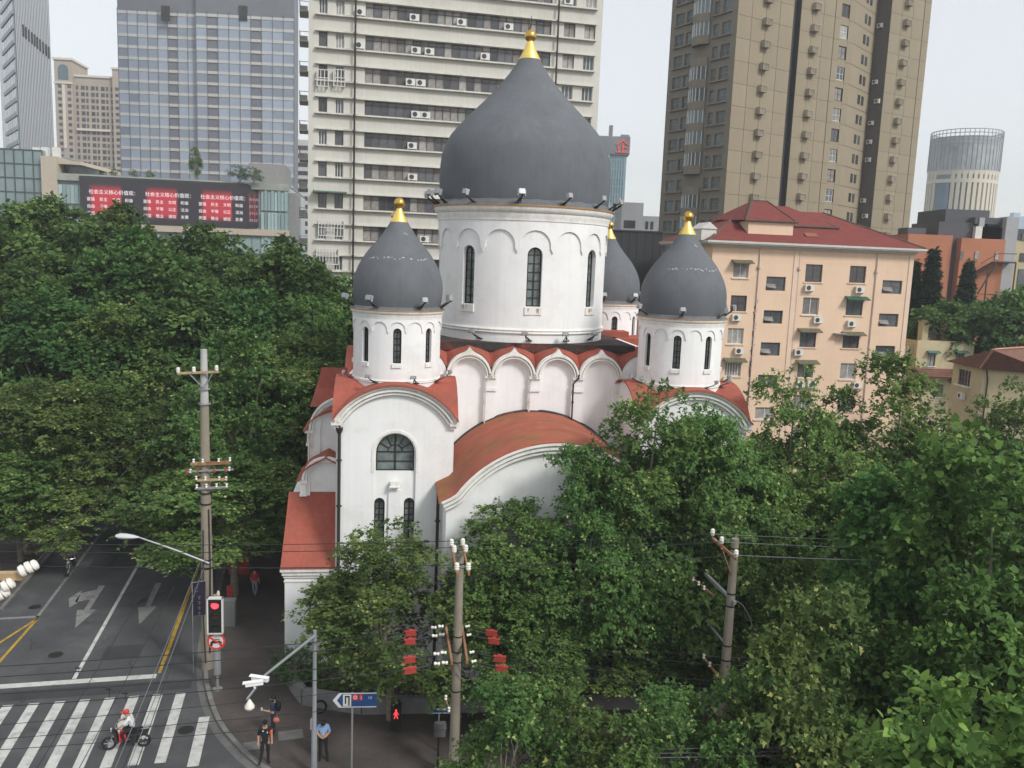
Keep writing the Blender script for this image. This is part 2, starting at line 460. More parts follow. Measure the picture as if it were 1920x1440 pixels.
def paint_wear(cu, cv, zb, prof, spots, parent):
    """a ring of flaked pale paint patches that follows the dome surface"""
    m = MB()
    def rad(z):
        for (r0, z0), (r1, z1) in zip(prof, prof[1:]):
            if z0 <= z <= z1: return r0 + (r1 - r0) * (z - z0) / (z1 - z0)
        return prof[-1][0]
    rr = random.Random(7)
    for a, z, wd, h in spots:
        n = 7
        p = []
        for i in range(n):
            an = 2 * PI * i / n; q = 0.6 + rr.random() * 0.6
            aa = a + math.cos(an) * wd * q; zz = z + math.sin(an) * h * q; R = rad(zz) + 0.006
            p.append((cu + R * math.sin(aa), cv - R * math.cos(aa), zb + zz))
        m.poly(p)
    m.build('flaked_paint', mat('flaked_paint_pale', (0.45, 0.45, 0.43), 0.8, var=0.25, scale=8), parent, kind='stuff')

zb = drum(UC, VC, 4.75, 15.6, 22.2, 0.0, 17.55, 20.25, 0.80, 21.52, 0.80, 20.35, True)
dm = dome(UC, VC, zb, PROF_BIG, 0.95, 0.33, 0.75)
ds = []
for cu, cv, ph in ((TL, 2.75, 0.0), (TR, 2.75, PI / 8), (8.45, 16.4, 0.05), (-5.62, 16.4, 0.0)):
    z = drum(cu, cv, 2.12, 13.7, 17.15, ph, 14.92, 16.38, 0.40, 16.87, 0.36, 16.35, False)
    ds.append(dome(cu, cv, z, PROF_SM, 0.62, 0.27, 0))
    rr = random.Random(int(cu * 10) + 3)
    if cv < 10:
        sp = [(-.9 + 1.9 * i / 26 + rr.uniform(-.03, .03), 2.27 + rr.uniform(-.05, .05), rr.uniform(.02, .05), rr.uniform(.01, .035)) for i in range(26) if rr.random() < .78]
        sp += [(0.3 + rr.uniform(-.2, .2), 3.45 + rr.uniform(-.05, .05), .06, .02) for _ in range(3)]
        paint_wear(cu, cv, z, PROF_SM, sp, ds[-1])

# ---- floodlights on bent arms round the cornices
def floodlight_data():
    a = MB(); a.tube([(0, 0.25, 0.0), (0.03, -0.25, 0.28), (0.05, -0.42, 0.42)], 0.035, 6); a.tube([(-0.16, 0.2, 0.0), (0.03, -0.38, 0.36)], 0.024, 5); a.tube([(0.16, 0.2, 0.0), (0.03, -0.38, 0.36)], 0.024, 5)
    a.box(-0.16, 0.16, 0.12, 0.28, -0.02, 0.04)
    h = MB(); h.hexa([(-.13, -.50, .30), (.13, -.50, .30), (.15, -.33, .24), (-.15, -.33, .24), (-.13, -.46, .50), (.13, -.46, .50), (.15, -.28, .46), (-.15, -.28, .46)])
    h.box(-.17, -.14, -.46, -.36, .22, .44); h.box(.14, .17, -.46, -.36, .22, .44)
    g = MB(); g.hexa([(-.12, -.335, .262), (.12, -.335, .262), (.12, -.325, .26), (-.12, -.325, .26), (-.12, -.29, .45), (.12, -.29, .45), (.12, -.27, .45), (-.12, -.27, .45)])
    h.v = [(x, y - .02, z + .16) for x, y, z in h.v]
    return a.data('floodlight', mat('rusty_lamp_arm', (.045, .036, .030), .7, var=.3, scale=6)), h.data('lamp_head', STEELG), g
FA, FH, _ = floodlight_data()
def floodlight(x, y, z, rz, s=1.0, flip=False):
    o = link('floodlight', FA, church, (x, y, z), rz); o.scale = (s, s, s * (0.8 if flip else 1))
    link('lamp_head', FH, o)
    return o
rr = random.Random(5)
for a in [-88, -78, -66, -40, -12, 15, 41, 60, 72, 82, 92, 105, 130, 180, 230]:
    an = math.radians(a); R = 5.02
    floodlight(UC + R * math.sin(an), VC - R * math.cos(an), 22.72, an + rr.uniform(-.45, .45), rr.uniform(1.1, 1.35))
for cu, cv in ((TL, 2.75), (TR, 2.75), (8.45, 16.4)):
    for a in [-80, -28, 27, 72, 100, 150, 200]:
        an = math.radians(a + (8 if cu > 0 else 0)); R = 2.2
        floodlight(cu + R * math.sin(an), cv - R * math.cos(an), 17.40, an + rr.uniform(-.5, .5), rr.uniform(0.9, 1.1))
    if cv < 10:
        for a in (-75, -28, 22, 60, 85):
            an = math.radians(a); R = 2.35
            o = floodlight(cu + R * math.sin(an), cv - R * math.cos(an), 13.98, an + rr.uniform(-.7, .7), rr.uniform(0.7, .9), True)
for a in (-35, -3, 22, 44):
    an = math.radians(a); floodlight(UC + 4.98 * math.sin(an), VC - 4.98 * math.cos(an), 15.75, an + rr.uniform(-.8, .8), 1.0, True)

# ---- the two front towers with groin-vaulted roofs (and the back ones, half hidden)
AR, ARISE, EZ = 2.86, 1.62, 12.40
ARAD = (AR * AR + ARISE * ARISE) / (2 * ARISE)
ACZ = EZ + ARISE - ARAD
def fz(s): return ACZ + math.sqrt(max(ARAD * ARAD - min(abs(s), AR) ** 2, 0))
def tower(cu, cv, front=True):
    hw = 2.74
    x0, y0 = cu - hw, cv - hw
    # front wall: arched top, deep window bay with a lunette and two slits
    mp = lambda u, z, d: (cu + u, y0 + d, z)
    gable = [(-hw, 0), (hw, 0)] + [(s, fz(s) - 0.06) for s in [hw - 2 * hw * i / 24 for i in range(25)]]
    b = MB()
    if front:
        bay = [(-0.98, 0.4), (0.98, 0.4)] + [(0.98 * math.cos(PI * i / 14), 10.75 + 0.98 * math.sin(PI * i / 14)) for i in range(15)]
        wall(b, gable, [bay], mp, 0.14)
        lun = [(-0.90, 9.84), (0.90, 9.84)] + [(0.90 * math.cos(PI * i / 14), 10.75 + 0.90 * math.sin(PI * i / 14)) for i in range(15)]
        s1, s2 = arch(-0.70, 6.1, 0.50, 8.30, 8), arch(0.70, 6.1, 0.50, 8.30, 8)
        wall(b, bay, [lun, s1, s2], mp, 0.22, d0=0.14)
        bar(b, mp, -0.28, 0.28, 0.4, 8.95, 0.04, 0.16)     # pilaster between the slits
        wo = b.build('tower_wall', WHITE, church)
        L = win_arched('lunette_window', mp, 0, 9.84, 1.80, 10.75, 0.36, church, 2, 2, True)
        win_arched('slit_window', mp, -0.70, 6.1, 0.50, 8.30, 0.36, church, 2, 7)
        win_arched('slit_window', mp, 0.70, 6.1, 0.50, 8.30, 0.36, church, 2, 7)
        f = MB(); bar(f, mp, -0.20, 0.20, 9.17, 9.42, -0.16, 0.06); bar(f, mp, -0.26, 0.26, 9.12, 9.17, -0.2, 0.06)
        f.build('wall_bracket', TRIM, wo)
        h = MB(); band(h, [(0.98, 9.84)] + arcpath(0, 10.75, 0.98, 0, PI, 16) + [(-0.98, 9.84)], -0.12, 0.0, -0.03, 0.06, mp)
        h.build('hood_mould', TRIM, wo)
    else:
        wall(b, gable, [], mp); wo = b.build('tower_wall', WHITE, church)
    s = MB()   # side and back walls follow the same arched top
    for sx in (-1, 1):
        mps = lambda u, z, d: (cu + sx * (hw - 0.004), cv + u, z)
        wall(s, gable, [], mps)
    mpb = lambda u, z, d: (cu + u, cv + hw - 0.004, z)
    wall(s, gable, [], mpb)
    s.build('tower_side_wall', WHITE, church)
    # archivolt: concentric mouldings with a dentil line
    A0 = math.atan2(EZ - ACZ, AR)
    a = MB()
    for ro, ri, dd in ((0.0, 0.12, 0.36), (0.12, 0.20, 0.20), (0.20, 0.30, 0.28), (0.30, 0.36, 0.10), (0.36, 0.46, 0.18)):
        band(a, arcpath(0, ACZ, ARAD, A0, PI - A0, 32), ro, ri, -dd, 0.05, mp)
    bar(a, mp, -AR - 0.10, -AR + 0.34, EZ - 0.30, EZ - 0.0, -0.24, 0.05); bar(a, mp, AR - 0.34, AR + 0.10, EZ - 0.30, EZ - 0.0, -0.24, 0.05)
    bar(a, mp, -AR + 0.02, -AR + 0.30, EZ - 0.45, EZ - 0.30, -0.14, 0.05); bar(a, mp, AR - 0.30, AR - 0.02, EZ - 0.45, EZ - 0.30, -0.14, 0.05)
    a.build('archivolt', TRIM, wo)
    dn = MB(); nd = 44
    for i in range(nd + 1):
        t = A0 + 0.06 + (PI - 2 * A0 - 0.12) * i / nd; r_ = ARAD - 0.47
        u, z = r_ * math.cos(t), ACZ + r_ * math.sin(t)
        bar(dn, mp, u - 0.03, u + 0.03, z - 0.04, z + 0.04, -0.08, 0.03)
    dn.build('dentils', TRIM, wo, kind='stuff')
    # groin vault
    g = MB(); N = 44; R = AR + 0.06
    def P(i, j):
        x = (i * 2 - 1) * R; y = (j * 2 - 1) * (R + 0.26) 
        yy = max(min(y, AR), -AR)
        z = max(fz(x), fz(yy)) + 0.05
        return (cu + x, cv + y, z)
    g.grid(P, N, N)
    for (fi, fj) in [(lambda t: (t, 0)), (lambda t: (t, 1)), (lambda t: (0, t)), (lambda t: (1, t))] and [(0, 0)] : pass
    g.grid(lambda i, j: tuple(Vector(P(i, 0)) - Vector((0, 0, 0.09 * j))), N, 1)
    g.grid(lambda i, j: tuple(Vector(P(0, i)) - Vector((0, 0, 0.09 * j))), N, 1)
    g.grid(lambda i, j: tuple(Vector(P(1, i)) - Vector((0, 0, 0.09 * j))), N, 1)
    g.build('tower_roof', RED, church, True)
    return wo
tower(TL, 2.74)
tower(TR, 2.74)
for cu in (-5.62, 8.45): tower(cu, 16.4, False)
# downpipes
def pipe(pts, r, m=PIPE, brackets=(), hopper=None):
    p = MB(); p.tube(pts, r, 8)
    for z in brackets:
        x, y = pts[-1][0], pts[-1][1]; p.lathe([(r, 0), (r * 1.7, 0), (r * 1.7, 0.06), (r, 0.06)], 8, (x, y, z))
    if hopper:
        x, y, z = hopper; p.lathe([(r, -0.18), (r * 2.1, 0), (r * 2.3, 0.12), (r * 2.0, 0.14)], 10, (x, y, z))
    return p.build('downpipe', m, church, True)
pipe([(TL - 2.62, -0.1, 12.15), (TL - 2.58, -0.13, 11.9), (TL - 2.58, -0.13, 0.2)], 0.075, PIPE, (10.4, 8.2, 6.0, 3.8), (TL - 2.58, -0.13, 11.85))
pipe([(TL - 2.95, -0.15, 12.3), (TL - 2.6, -0.14, 11.95)], 0.05, PIPEW)

# ---- central block: row of kokoshniks between the towers
KV, KP, KU0 = 4.2, 2.325, -2.86
mpk = lambda u, z, d: (u, KV + d, z)
KSP, KIR = 13.95, 0.84
k = MB()
def kok_outer(c, r=1.165, zs=14.0, pk=15.38):
    """ogee outline from the left to the right spring"""
    pts = []
    for i in range(13):
        t = PI - PI * 0.5 * i / 12
        x, z = r * math.cos(t), zs + r * math.sin(t)
        if i >= 9: z += (pk - zs - r) * ((i - 9) / 3.0) ** 2
        pts.append((c + x, z))
    return pts + [(2 * c - x, z) for x, z in reversed(pts[:-1])]
out = [(KU0 - 1.4, 0), (KU0 + 4 * KP + 1.6, 0)]
top = []
for i in range(-1, 5):
    top += kok_outer(KU0 + KP * (i + 0.5))
cut = [(x, z) for x, z in top if KU0 - 1.4 <= x <= KU0 + 4 * KP + 1.6]
outline = out + [(KU0 + 4 * KP + 1.6, 14.6)] + cut[::-1] + [(KU0 - 1.4, 14.6)]
niches = [arch(KU0 + KP * (i + 0.5), 9.6, 1.62, KSP, 12) for i in range(4)]
wall(k, outline, niches, mpk, 0.16)
for nn_ in niches: k.poly([mpk(u, z, 0.16) for u, z in nn_])
kw = k.build('kokoshnik_wall', WHITE, church)
for i in range(4):
    c = KU0 + KP * (i + 0.5)
    a = MB()
    for r, wd, dd in ((1.165, 0.10, 0.26), (1.05, 0.06, 0.13), (0.985, 0.05, 0.20), (0.92, 0.06, 0.08)):
        band(a, arcpath(c, KSP, r, 0, PI, 20), 0, wd, -dd, 0.02, mpk)
    a.mesh([mpk(c + x, z, d) for d in (-.27, 0) for x, z in ((-.46, 15.0), (0, 15.05), (.46, 15.0), (.16, 15.25), (0, 15.45), (-.16, 15.25))], [(0, 1, 4, 5), (1, 2, 3, 4), (2, 8, 9, 3), (3, 9, 10, 4), (4, 10, 11, 5), (5, 11, 6, 0)])
    a.build('kokoshnik_arch', TRIM, kw)
for i in range(5):
    u = KU0 + KP * i
    a = MB()
    bar(a, mpk, u - 0.30, u + 0.30, 13.83, 13.98, -0.16, 0.02); bar(a, mpk, u - 0.27, u + 0.27, 13.30, 13.82, -0.05, 0.02); bar(a, mpk, u - 0.30, u + 0.30, 13.16, 13.29, -0.12, 0.02)
    bar(a, mpk, u - 0.25, u + 0.25, 9.8, 13.16, -0.03, 0.02)
    a.build('pilaster', WHITE, kw)
    if 0 < i < 4 or i == 0:
        pipe([(u - 0.02, KV - 0.30, 14.12), (u - 0.05, KV - 0.22, 13.9), (u - 0.28, KV - 0.14, 13.6), (u - 0.28, KV - 0.14, 11.0)], 0.045, PIPEW if i < 3 else PIPE, (12.6,))
# red roof behind the kokoshniks: scalloped, climbing to the flat bitumen roof round the drum
r = MB()
NU = 120
ua, ub = KU0 - 1.4, KU0 + 4 * KP + 1.6
def ktop(u):
    t = (u - KU0) / KP; f = t - math.floor(t) - 0.5
    x = f * KP; rr_ = 1.2
    z = 14.0 + math.sqrt(max(rr_ * rr_ - x * x, 0.0))
    if abs(x) < 0.5: z += 0.18 * (1 - abs(x) / 0.5) ** 2
    return z + 0.03
r.grid(lambda i, j: (ua + (ub - ua) * i, KV - 0.02 + 1.3 * j, ktop(ua + (ub - ua) * i) * (1 - j) ** 1.2 + 15.52 * (1 - (1 - j) ** 1.2)), NU, 8)
r.grid(lambda i, j: (ua + (ub - ua) * i, KV - 0.03, ktop(ua + (ub - ua) * i) - 0.04 * j), NU, 1)
r.build('kokoshnik_roof', RED, church, True)
fl = MB(); fl.box(UC - 5.3, UC + 5.6, KV + 0.55, KV + 10.3, 15.2, 15.62); fl.build('flat_bitumen_roof', BITUMEN, church)
fl = MB(); fl.box(UC - 6.2, UC + 6.6, KV + 0.75, KV + 11.0, 0.5, 15.35); fl.build('central_block', WHITE, church)
# stepped red roofs behind the right tower
fl = MB(); fl.box(5.6, 12.6, 9.0, 15.5, 13.0, 14.9); fl.box(6.0, 10.5, 12.0, 15.0, 14.9, 15.35); fl.box(6.8, 9.2, 13.0, 15.0, 15.35, 15.7); fl.build('stepped_roof', RED, church)

# ---- front barrel vault of the nave, in front of the kokoshnik wall
BV0, BV1, BC, BHW, BEZ, BTOP = -3.0, KV, 1.75, 5.25, 9.30, 12.02
def bz(s):
    """segmental vault with a flared eave"""
    s = abs(s); hw = 4.55; rise = BTOP - 9.65; R = (hw * hw + rise * rise) / (2 * rise)
    if s <= hw: return BTOP - R + math.sqrt(R * R - s * s)
    return 9.65 - (s - hw) * 0.5
b = MB()
b.grid(lambda i, j: (BC + (i * 2 - 1) * BHW, BV0 - 0.35 + (BV1 - BV0 + 0.35) * j, bz((i * 2 - 1) * BHW) + 0.06), 48, 8)
b.grid(lambda i, j: (BC + (i * 2 - 1) * BHW, BV0 - 0.35, bz((i * 2 - 1) * BHW) + 0.06 - 0.10 * j), 48, 1)
b.grid(lambda i, j: (BC - BHW, BV0 - 0.35 + (BV1 - BV0) * i, bz(BHW) + 0.06 - 0.12 * j), 6, 1)
bo = b.build('vault_roof', REDWORN, church, True)
s = MB()
for v in (-0.6, 1.6):
    for i in range(40):
        u0_, u1_ = BC - 4.5 + 9.0 * i / 40, BC - 4.5 + 9.0 * (i + 1) / 40
        s.poly([(u0_, v, bz(u0_ - BC) + 0.066), (u1_, v, bz(u1_ - BC) + 0.066), (u1_, v + 0.035, bz(u1_ - BC) + 0.072), (u0_, v + 0.02, bz(u0_ - BC) + 0.070)])
s.build('roof_seam', RED, bo, kind='stuff')
fl = MB(); fl.grid(lambda i, j: (BC - BHW + 0.9 + 0.05 * i + 8.6 * 0 + (i) * (2 * BHW - 1.8), KV - 0.10 + 0.12 * j, bz((-BHW + 0.9 + i * (2 * BHW - 1.8))) + 0.07 + 0.10 * j), 40, 1); fl.build('roof_flashing', BITUMEN, bo)
mpb_ = lambda u, z, d: (BC + u, BV0 + d, z)
g = MB()
gab = [(-4.9, 0), (4.9, 0)] + [(x, bz(x) - 0.02) for x in [4.9 - 9.8 * i / 40 for i in range(41)]]
wall(g, gab, [arch(-2.3, 2.0, 0.9, 6.6), arch(0, 2.0, 1.2, 7.4), arch(2.3, 2.0, 0.9, 6.6)], mpb_, 0.3)
g.box(BC - 4.9, BC - 4.7, BV0 + 0.01, 0.2, 0, 9.45); g.box(BC + 4.7, BC + 4.9, BV0 + 0.01, 0.2, 0, 9.45)
go = g.build('nave_gable_wall', WHITE, church)
win_arched('window', mpb_, -2.3, 2.0, 0.9, 6.6, 0.3, church, 2, 6); win_arched('window', mpb_, 0, 2.0, 1.2, 7.4, 0.3, church, 2, 6); win_arched('window', mpb_, 2.3, 2.0, 0.9, 6.6, 0.3, church, 2, 6)
path = [(-x, bz(x)) for x in [-5.15 + 10.3 * i / 48 for i in range(49)]]
a = MB()
for o0, o1, dd in ((0.0, 0.11, 0.36), (0.11, 0.20, 0.20), (0.20, 0.32, 0.28), (0.32, 0.38, 0.10), (0.38, 0.50, 0.18)):
    band(a, path, o0, o1, -dd, 0.03, mpb_)
a.build('archivolt', TRIM, go)
pipe([(BC - 5.12, BV0 + 2.7, 9.2), (BC - 5.12, BV0 + 2.7, 0.2)], 0.075, PIPE, (7.5, 5.5))

# ---- left side: stepped kokoshnik gables and the porch with its steep red roof
def ogee(c, hw, zs, pk, n=14):
    pts = []
    r = hw
    for i in range(n + 1):
        t = PI - PI * 0.5 * i / n
        x, z = r * math.cos(t), zs + (pk - zs) * 0.80 * math.sin(t)
        if i > n * 0.65: z += (pk - zs) * 0.20 * ((i - n * 0.65) / (n * 0.35)) ** 2
        pts.append((c + x, z))
    return pts + [(2 * c - x, z) for x, z in reversed(pts[:-1])]
def gable_block(name, u0, u1, v0, v1, zb_, zs, pk, ridge_v):
    c = (u0 + u1) / 2; hw = (u1 - u0) / 2
    mp = lambda u, z, d: (u, v0 + d, z)
    b = MB(); o = ogee(c, hw, zs, pk)
    wall(b, [(u0, zb_), (u1, zb_)] + o[::-1], [arch(c, zb_ + 0.1, hw * 1.3, zs, 12)], mp, 0.14)
    b.poly([mp(x, z, 0.14) for x, z in arch(c, zb_ + 0.1, hw * 1.3, zs, 12)])
    b.box(u0 + 0.003, u0 + 0.25, v0 + 0.003, v1, zb_, zs)
    w_ = b.build(name, WHITE, church)
    a = MB()
    for r, wd, dd in ((hw * 0.97, 0.1, 0.26), (hw * 0.97 - 0.10, 0.06, 0.10), (hw * 0.97 - 0.16, 0.07, 0.20), (hw * 0.97 - 0.26, 0.07, 0.06)):
        band(a, arcpath(c, zs - 0.05, r, 0, PI, 18), 0, wd, -dd, 0.02, mp)
    for x in (u0, u1):
        bar(a, mp, x - 0.14, x + 0.3, zs - 0.22, zs - 0.06, -0.2, 0.02); bar(a, mp, x - 0.04, x + 0.24, zs - 0.75, zs - 0.22, -0.1, 0.02); bar(a, mp, x - 0.08, x + 0.27, zs - 0.9, zs - 0.75, -0.14, 0.02)
    a.build('archivolt', TRIM, w_)
    r = MB(); oo = [(u0 - 0.22, zs - 0.08)] + [(x, z + 0.05) for x, z in o] + [(u1 + 0.22, zs - 0.08)]
    n = len(oo)
    r.grid(lambda i, j: (oo[round(i * (n - 1))][0], v0 - 0.28 + (v1 - v0 + 0.28) * j, oo[round(i * (n - 1))][1]), n - 1, 3)
    r.grid(lambda i, j: (oo[round(i * (n - 1))][0], v0 - 0.28, oo[round(i * (n - 1))][1] - 0.08 * j), n - 1, 1)
    r.build('gable_roof', RED, w_, True)
    return w_
gable_block('side_gable', -10.0, -7.6, 2.6, 5.2, 5.0, 8.85, 9.95, 0)
gable_block('side_gable', -9.85, -6.3, 4.2, 6.5, 7.5, 11.05, 12.25, 0)
pipe([(-9.75, 4.05, 10.9), (-9.78, 3.98, 10.6), (-9.78, 3.98, 8.7)], 0.05, PIPEW)
b = MB()
b.mesh([(-9.85, 5.2, 12.0), (-7.9, 5.2, 12.0), (-7.9, 6.9, 13.35), (-9.5, 6.9, 13.35), (-9.85, 9, 12.0)], [(0, 1, 2, 3), (0, 3, 4)])
b.mesh([(-9.5, 6.9, 13.35), (-7.9, 6.9, 13.35), (-7.9, 8.6, 13.0), (-9.5, 8.6, 13.0)], [(0, 1, 2, 3)])
b.mesh([(-9.62, 5.9, 11.9), (-8.0, 5.9, 11.9), (-8.0, 6.6, 13.9), (-9.40, 6.6, 13.9)], [(0, 1, 2, 3)])
b.build('transept_roof', RED, church)
b = MB(); b.box(-9.4, -7.6, 6.75, 16, 3, 12.6); b.build('transept_wall', WHITE, church)
# porch
b = MB()
b.grid(lambda i, j: (-10.72 + (0.12 + 2.55 * 1.0) * 1.0 * i * 1.0 + 0.10 * j, 0.22 + 2.5 * j, 5.12 + 3.0 * j + 0.28 * (j * j - j)), 6, 10)
b.grid(lambda i, j: (-10.72 + 2.67 * i, 0.22, 5.12 - 0.1 * j), 2, 1)
b.grid(lambda i, j: (-10.72 + 0.10 * i, 0.22 + 2.5 * i, 5.12 + 3.0 * i + 0.28 * (i * i - i) - 0.12 * j), 8, 1)
b.build('porch_roof', RED, church, True)
b = MB(); b.box(-10.55, -8.1, 0.45, 3.0, 0, 5.0); b.box(-10.5, -8.1, 2.85, 6.5, 0, 7.9)
po = b.build('porch_wall', WHITE, church)
b = MB()
for z0_, z1_, o_ in ((4.86, 5.0, 0.20), (4.66, 4.86, 0.12), (4.52, 4.60, 0.06), (4.3, 4.36, 0.04)):
    b.box(-10.55 - o_, -8.1, 0.45 - o_, 3.0, z0_, z1_)
b.build('porch_cornice', TRIM, po)
# ================================================================ ground, roads, pavements
RD = Vector((-0.228, 0.9737, 0)); RN = Vector((0.9737, 0.228, 0)); RP = gp(297, 1268)
RYAW = math.atan2(0.228, 0.9737)
def rd(s, t, z=0.0): p = RP + RD * s + RN * t; return Vector((p.x, p.y, z))
def asphalt(name, col, dark):
    M = mat(name, col, 0.9, var=0.16, scale=0.5, bump=0.35, bscale=60, col2=dark, c2amt=0.6, c2scale=0.25)
    return M
ASPH = asphalt('asphalt', (0.070, 0.072, 0.074), (0.105, 0.106, 0.105))
GROUNDM = mat('city_ground', (0.075, 0.075, 0.07), 0.95, var=0.2, scale=0.2)
PAINT = mat('worn_white_road_paint', (0.50, 0.50, 0.47), 0.8, var=0.16, scale=2.5, col2=(0.20, 0.20, 0.20), c2amt=0.75, c2scale=1.6)
PAINTG = mat('faded_grey_road_paint', (0.22, 0.22, 0.21), 0.85, var=0.2, scale=2.5, col2=(0.09, 0.09, 0.09), c2amt=0.9, c2scale=1.3)
PAINTY = mat('worn_yellow_road_paint', (0.42, 0.26, 0.035), 0.8, var=0.2, scale=2.5, col2=(0.15, 0.11, 0.05), c2amt=0.8, c2scale=1.5)
KERB = mat('granite_kerb', (0.17, 0.165, 0.155), 0.85, var=0.2, scale=2, bump=0.3, bscale=20, rnd=0.15)
def pavers():
    M = bpy.data.materials.new('brick_pavers'); M.use_nodes = True
    n = M.node_tree.nodes; L = M.node_tree.links; p = n['Principled BSDF']; p.inputs['Roughness'].default_value = 0.85
    tc = n.new('ShaderNodeTexCoord'); mp = n.new('ShaderNodeMapping'); mp.inputs['Rotation'].default_value = (0, 0, RYAW); L.new(tc.outputs['Object'], mp.inputs['Vector'])
    b = n.new('ShaderNodeTexBrick'); b.inputs['Scale'].default_value = 1.0
    b.inputs['Brick Width'].default_value = 0.24; b.inputs['Row Height'].default_value = 0.12; b.inputs['Mortar Size'].default_value = 0.008; b.inputs['Mortar Smooth'].default_value = 0.2
    b.inputs['Color1'].default_value = (0.088, 0.068, 0.060, 1); b.inputs['Color2'].default_value = (0.066, 0.058, 0.054, 1); b.inputs['Mortar'].default_value = (0.045, 0.042, 0.038, 1); b.inputs['Bias'].default_value = -0.1
    L.new(mp.outputs[0], b.inputs['Vector'])
    no = n.new('ShaderNodeTexNoise'); no.inputs['Scale'].default_value = 0.5; no.inputs['Detail'].default_value = 8; L.new(tc.outputs['Object'], no.inputs['Vector'])
    mr = n.new('ShaderNodeMapRange'); mr.inputs['From Min'].default_value = 0.3; mr.inputs['From Max'].default_value = 0.75; mr.inputs['To Min'].default_value = 0.65; mr.inputs['To Max'].default_value = 1.4; L.new(no.outputs['Fac'], mr.inputs['Value'])
    vm = n.new('ShaderNodeVectorMath'); vm.operation = 'SCALE'; L.new(b.outputs['Color'], vm.inputs[0]); L.new(mr.outputs[0], vm.inputs['Scale']); L.new(vm.outputs[0], p.inputs['Base Color'])
    bp = n.new('ShaderNodeBump'); bp.inputs['Strength'].default_value = 0.5; bp.inputs['Distance'].default_value = 0.01; L.new(b.outputs['Fac'], bp.inputs['Height']); bp.invert = True; L.new(bp.outputs[0], p.inputs['Normal'])
    return M
PAVE = pavers()
g = MB(); g.poly([(-3000, -500, -0.02), (3000, -500, -0.02), (3000, 4500, -0.02), (-3000, 4500, -0.02)])
struct(g.build('ground', GROUNDM))
g = MB(); g.poly([(-140, -6, 0), (140, -6, 0), (140, 60, 0), (-140, 60, 0)]); g.poly([rd(10, -30), rd(10, 30), rd(140, 30), rd(140, -30)])
g = MB(); g.poly([(-140, -6, 0), (140, -6, 0), (140, 46, 0), (-140, 46, 0)])
g.poly([rd(5, -14, 0.003), rd(5, 4, 0.003), rd(160, 4, 0.003), rd(160, -14, 0.003)])
road = struct(g.build('road', ASPH))
def mark(name, pts, m, z=0.008):
    b = MB(); b.poly([(p.x, p.y, z) for p in pts]); return b.build(name, m, road)
def strip(name, s0, s1, t0, t1, m, z=0.008): return mark(name, [rd(s0, t0), rd(s0, t1), rd(s1, t1), rd(s1, t0)], m, z)
strip('stop_line', -0.18, 0.24, -14, -0.1, PAINT)
strip('lane_line', 0.3, 46, -3.80, -3.62, PAINT)
strip('lane_line', 7.6, 46, -7.45, -7.29, PAINTG)
strip('edge_line', 0.3, 46, -0.09, 0.10, PAINTY, 0.009)
for k, t in enumerate([-5.82, -4.79, -3.75, -2.74, -1.72, -0.72, 0.28, 1.26]):
    strip('crosswalk_stripe', -7.3, -1.75, t - 0.22, t + 0.20, PAINT)
for t in (-6.85, -7.9, -8.95, -10, -11): strip('crosswalk_stripe', -7.3, -1.75, t - 0.22, t + 0.20, PAINT)
strip('crosswalk_stripe', -7.75, -4.05, 2.30, 2.74, PAINT)
def arrow(t, side):
    b = MB()
    def q(*st): b.poly([tuple(rd(s, tt, 0.009)) for s, tt in st])
    q((8.45, t - .5), (8.45, t + .5), (6.05, t)); q((8.45, t - 0.14), (12.0, t - 0.17), (12.0, t + 0.17), (8.45, t + 0.14))
    if side:
        q((9.9, t - 0.14), (11.4, t - 0.16), (10.9, t - 0.9), (9.6, t - 0.9)); q((8.85, t - 1.0), (9.4, t - 0.75), (11.4, t - 0.95), (10.2, t - 1.35))
    b.build('lane_arrow', PAINTG, road)
arrow(-5.08, True); arrow(-1.95, False)
def yl(p, q, wd=0.15):
    d = (q - p).normalized(); n = Vector((-d.y, d.x, 0)) * wd / 2
    mark('yellow_box_line', [p - n, q - n, q + n, p + n], PAINTY, 0.009)
yl(rd(7.6, -7.3), rd(4.3, -8.4)); yl(rd(7.6, -7.3), rd(1.8, -7.6)); yl(rd(7.7, -9.3), rd(1.2, -8.0)); yl(rd(4.6, -8.2), rd(1.6, -9.2))
strip('lane_line', 7.7, 7.95, -9.3, -7.3, PAINTG)
# manhole covers, repair patches, cracks and oil stains
PATCH = mat('asphalt_patch', (.045, .046, .048), .9, var=.2, scale=1, bump=.3, bscale=50); STAIN = mat('oil_stain', (.040, .040, .040), .6, var=.3, scale=2)
for (s0, s1, t0, t1) in ((15.0, 19.5, -6.6, -5.2), (22, 31, -3.2, -1.0), (-1.4, -0.5, -12, 1.6), (2.2, 3.6, -3.0, -1.3)): strip('asphalt_patch', s0, s1, t0, t1, PATCH, 0.006)
_r = random.Random(8)
for i in range(9):
    s_, t_ = _r.uniform(-9, 14), _r.uniform(-7, 1.2); P_ = [rd(s_, t_, .0068)]
    for q in range(9): s_ += _r.uniform(-.5, .25); t_ += _r.uniform(-.35, .35); P_.append(rd(s_, t_, .0068))
    b = MB()
    for a_, c_ in zip(P_, P_[1:]):
        d_ = (c_ - a_).normalized(); n_ = Vector((-d_.y, d_.x, 0)) * .012; b.poly([a_ - n_, c_ - n_, c_ + n_, a_ + n_])
    b.build('crack', IRON, road)
for i in range(7):
    c_ = rd(_r.uniform(1, 12), (-5.4, -1.9)[i % 2] + _r.uniform(-.4, .4)); b = MB(); b.poly([(c_.x + _r.uniform(.1, .35) * math.cos(a_), c_.y + _r.uniform(.1, .35) * math.sin(a_), .0065) for a_ in [2 * PI * q / 9 for q in range(9)]]); b.build('oil_stain', STAIN, road)
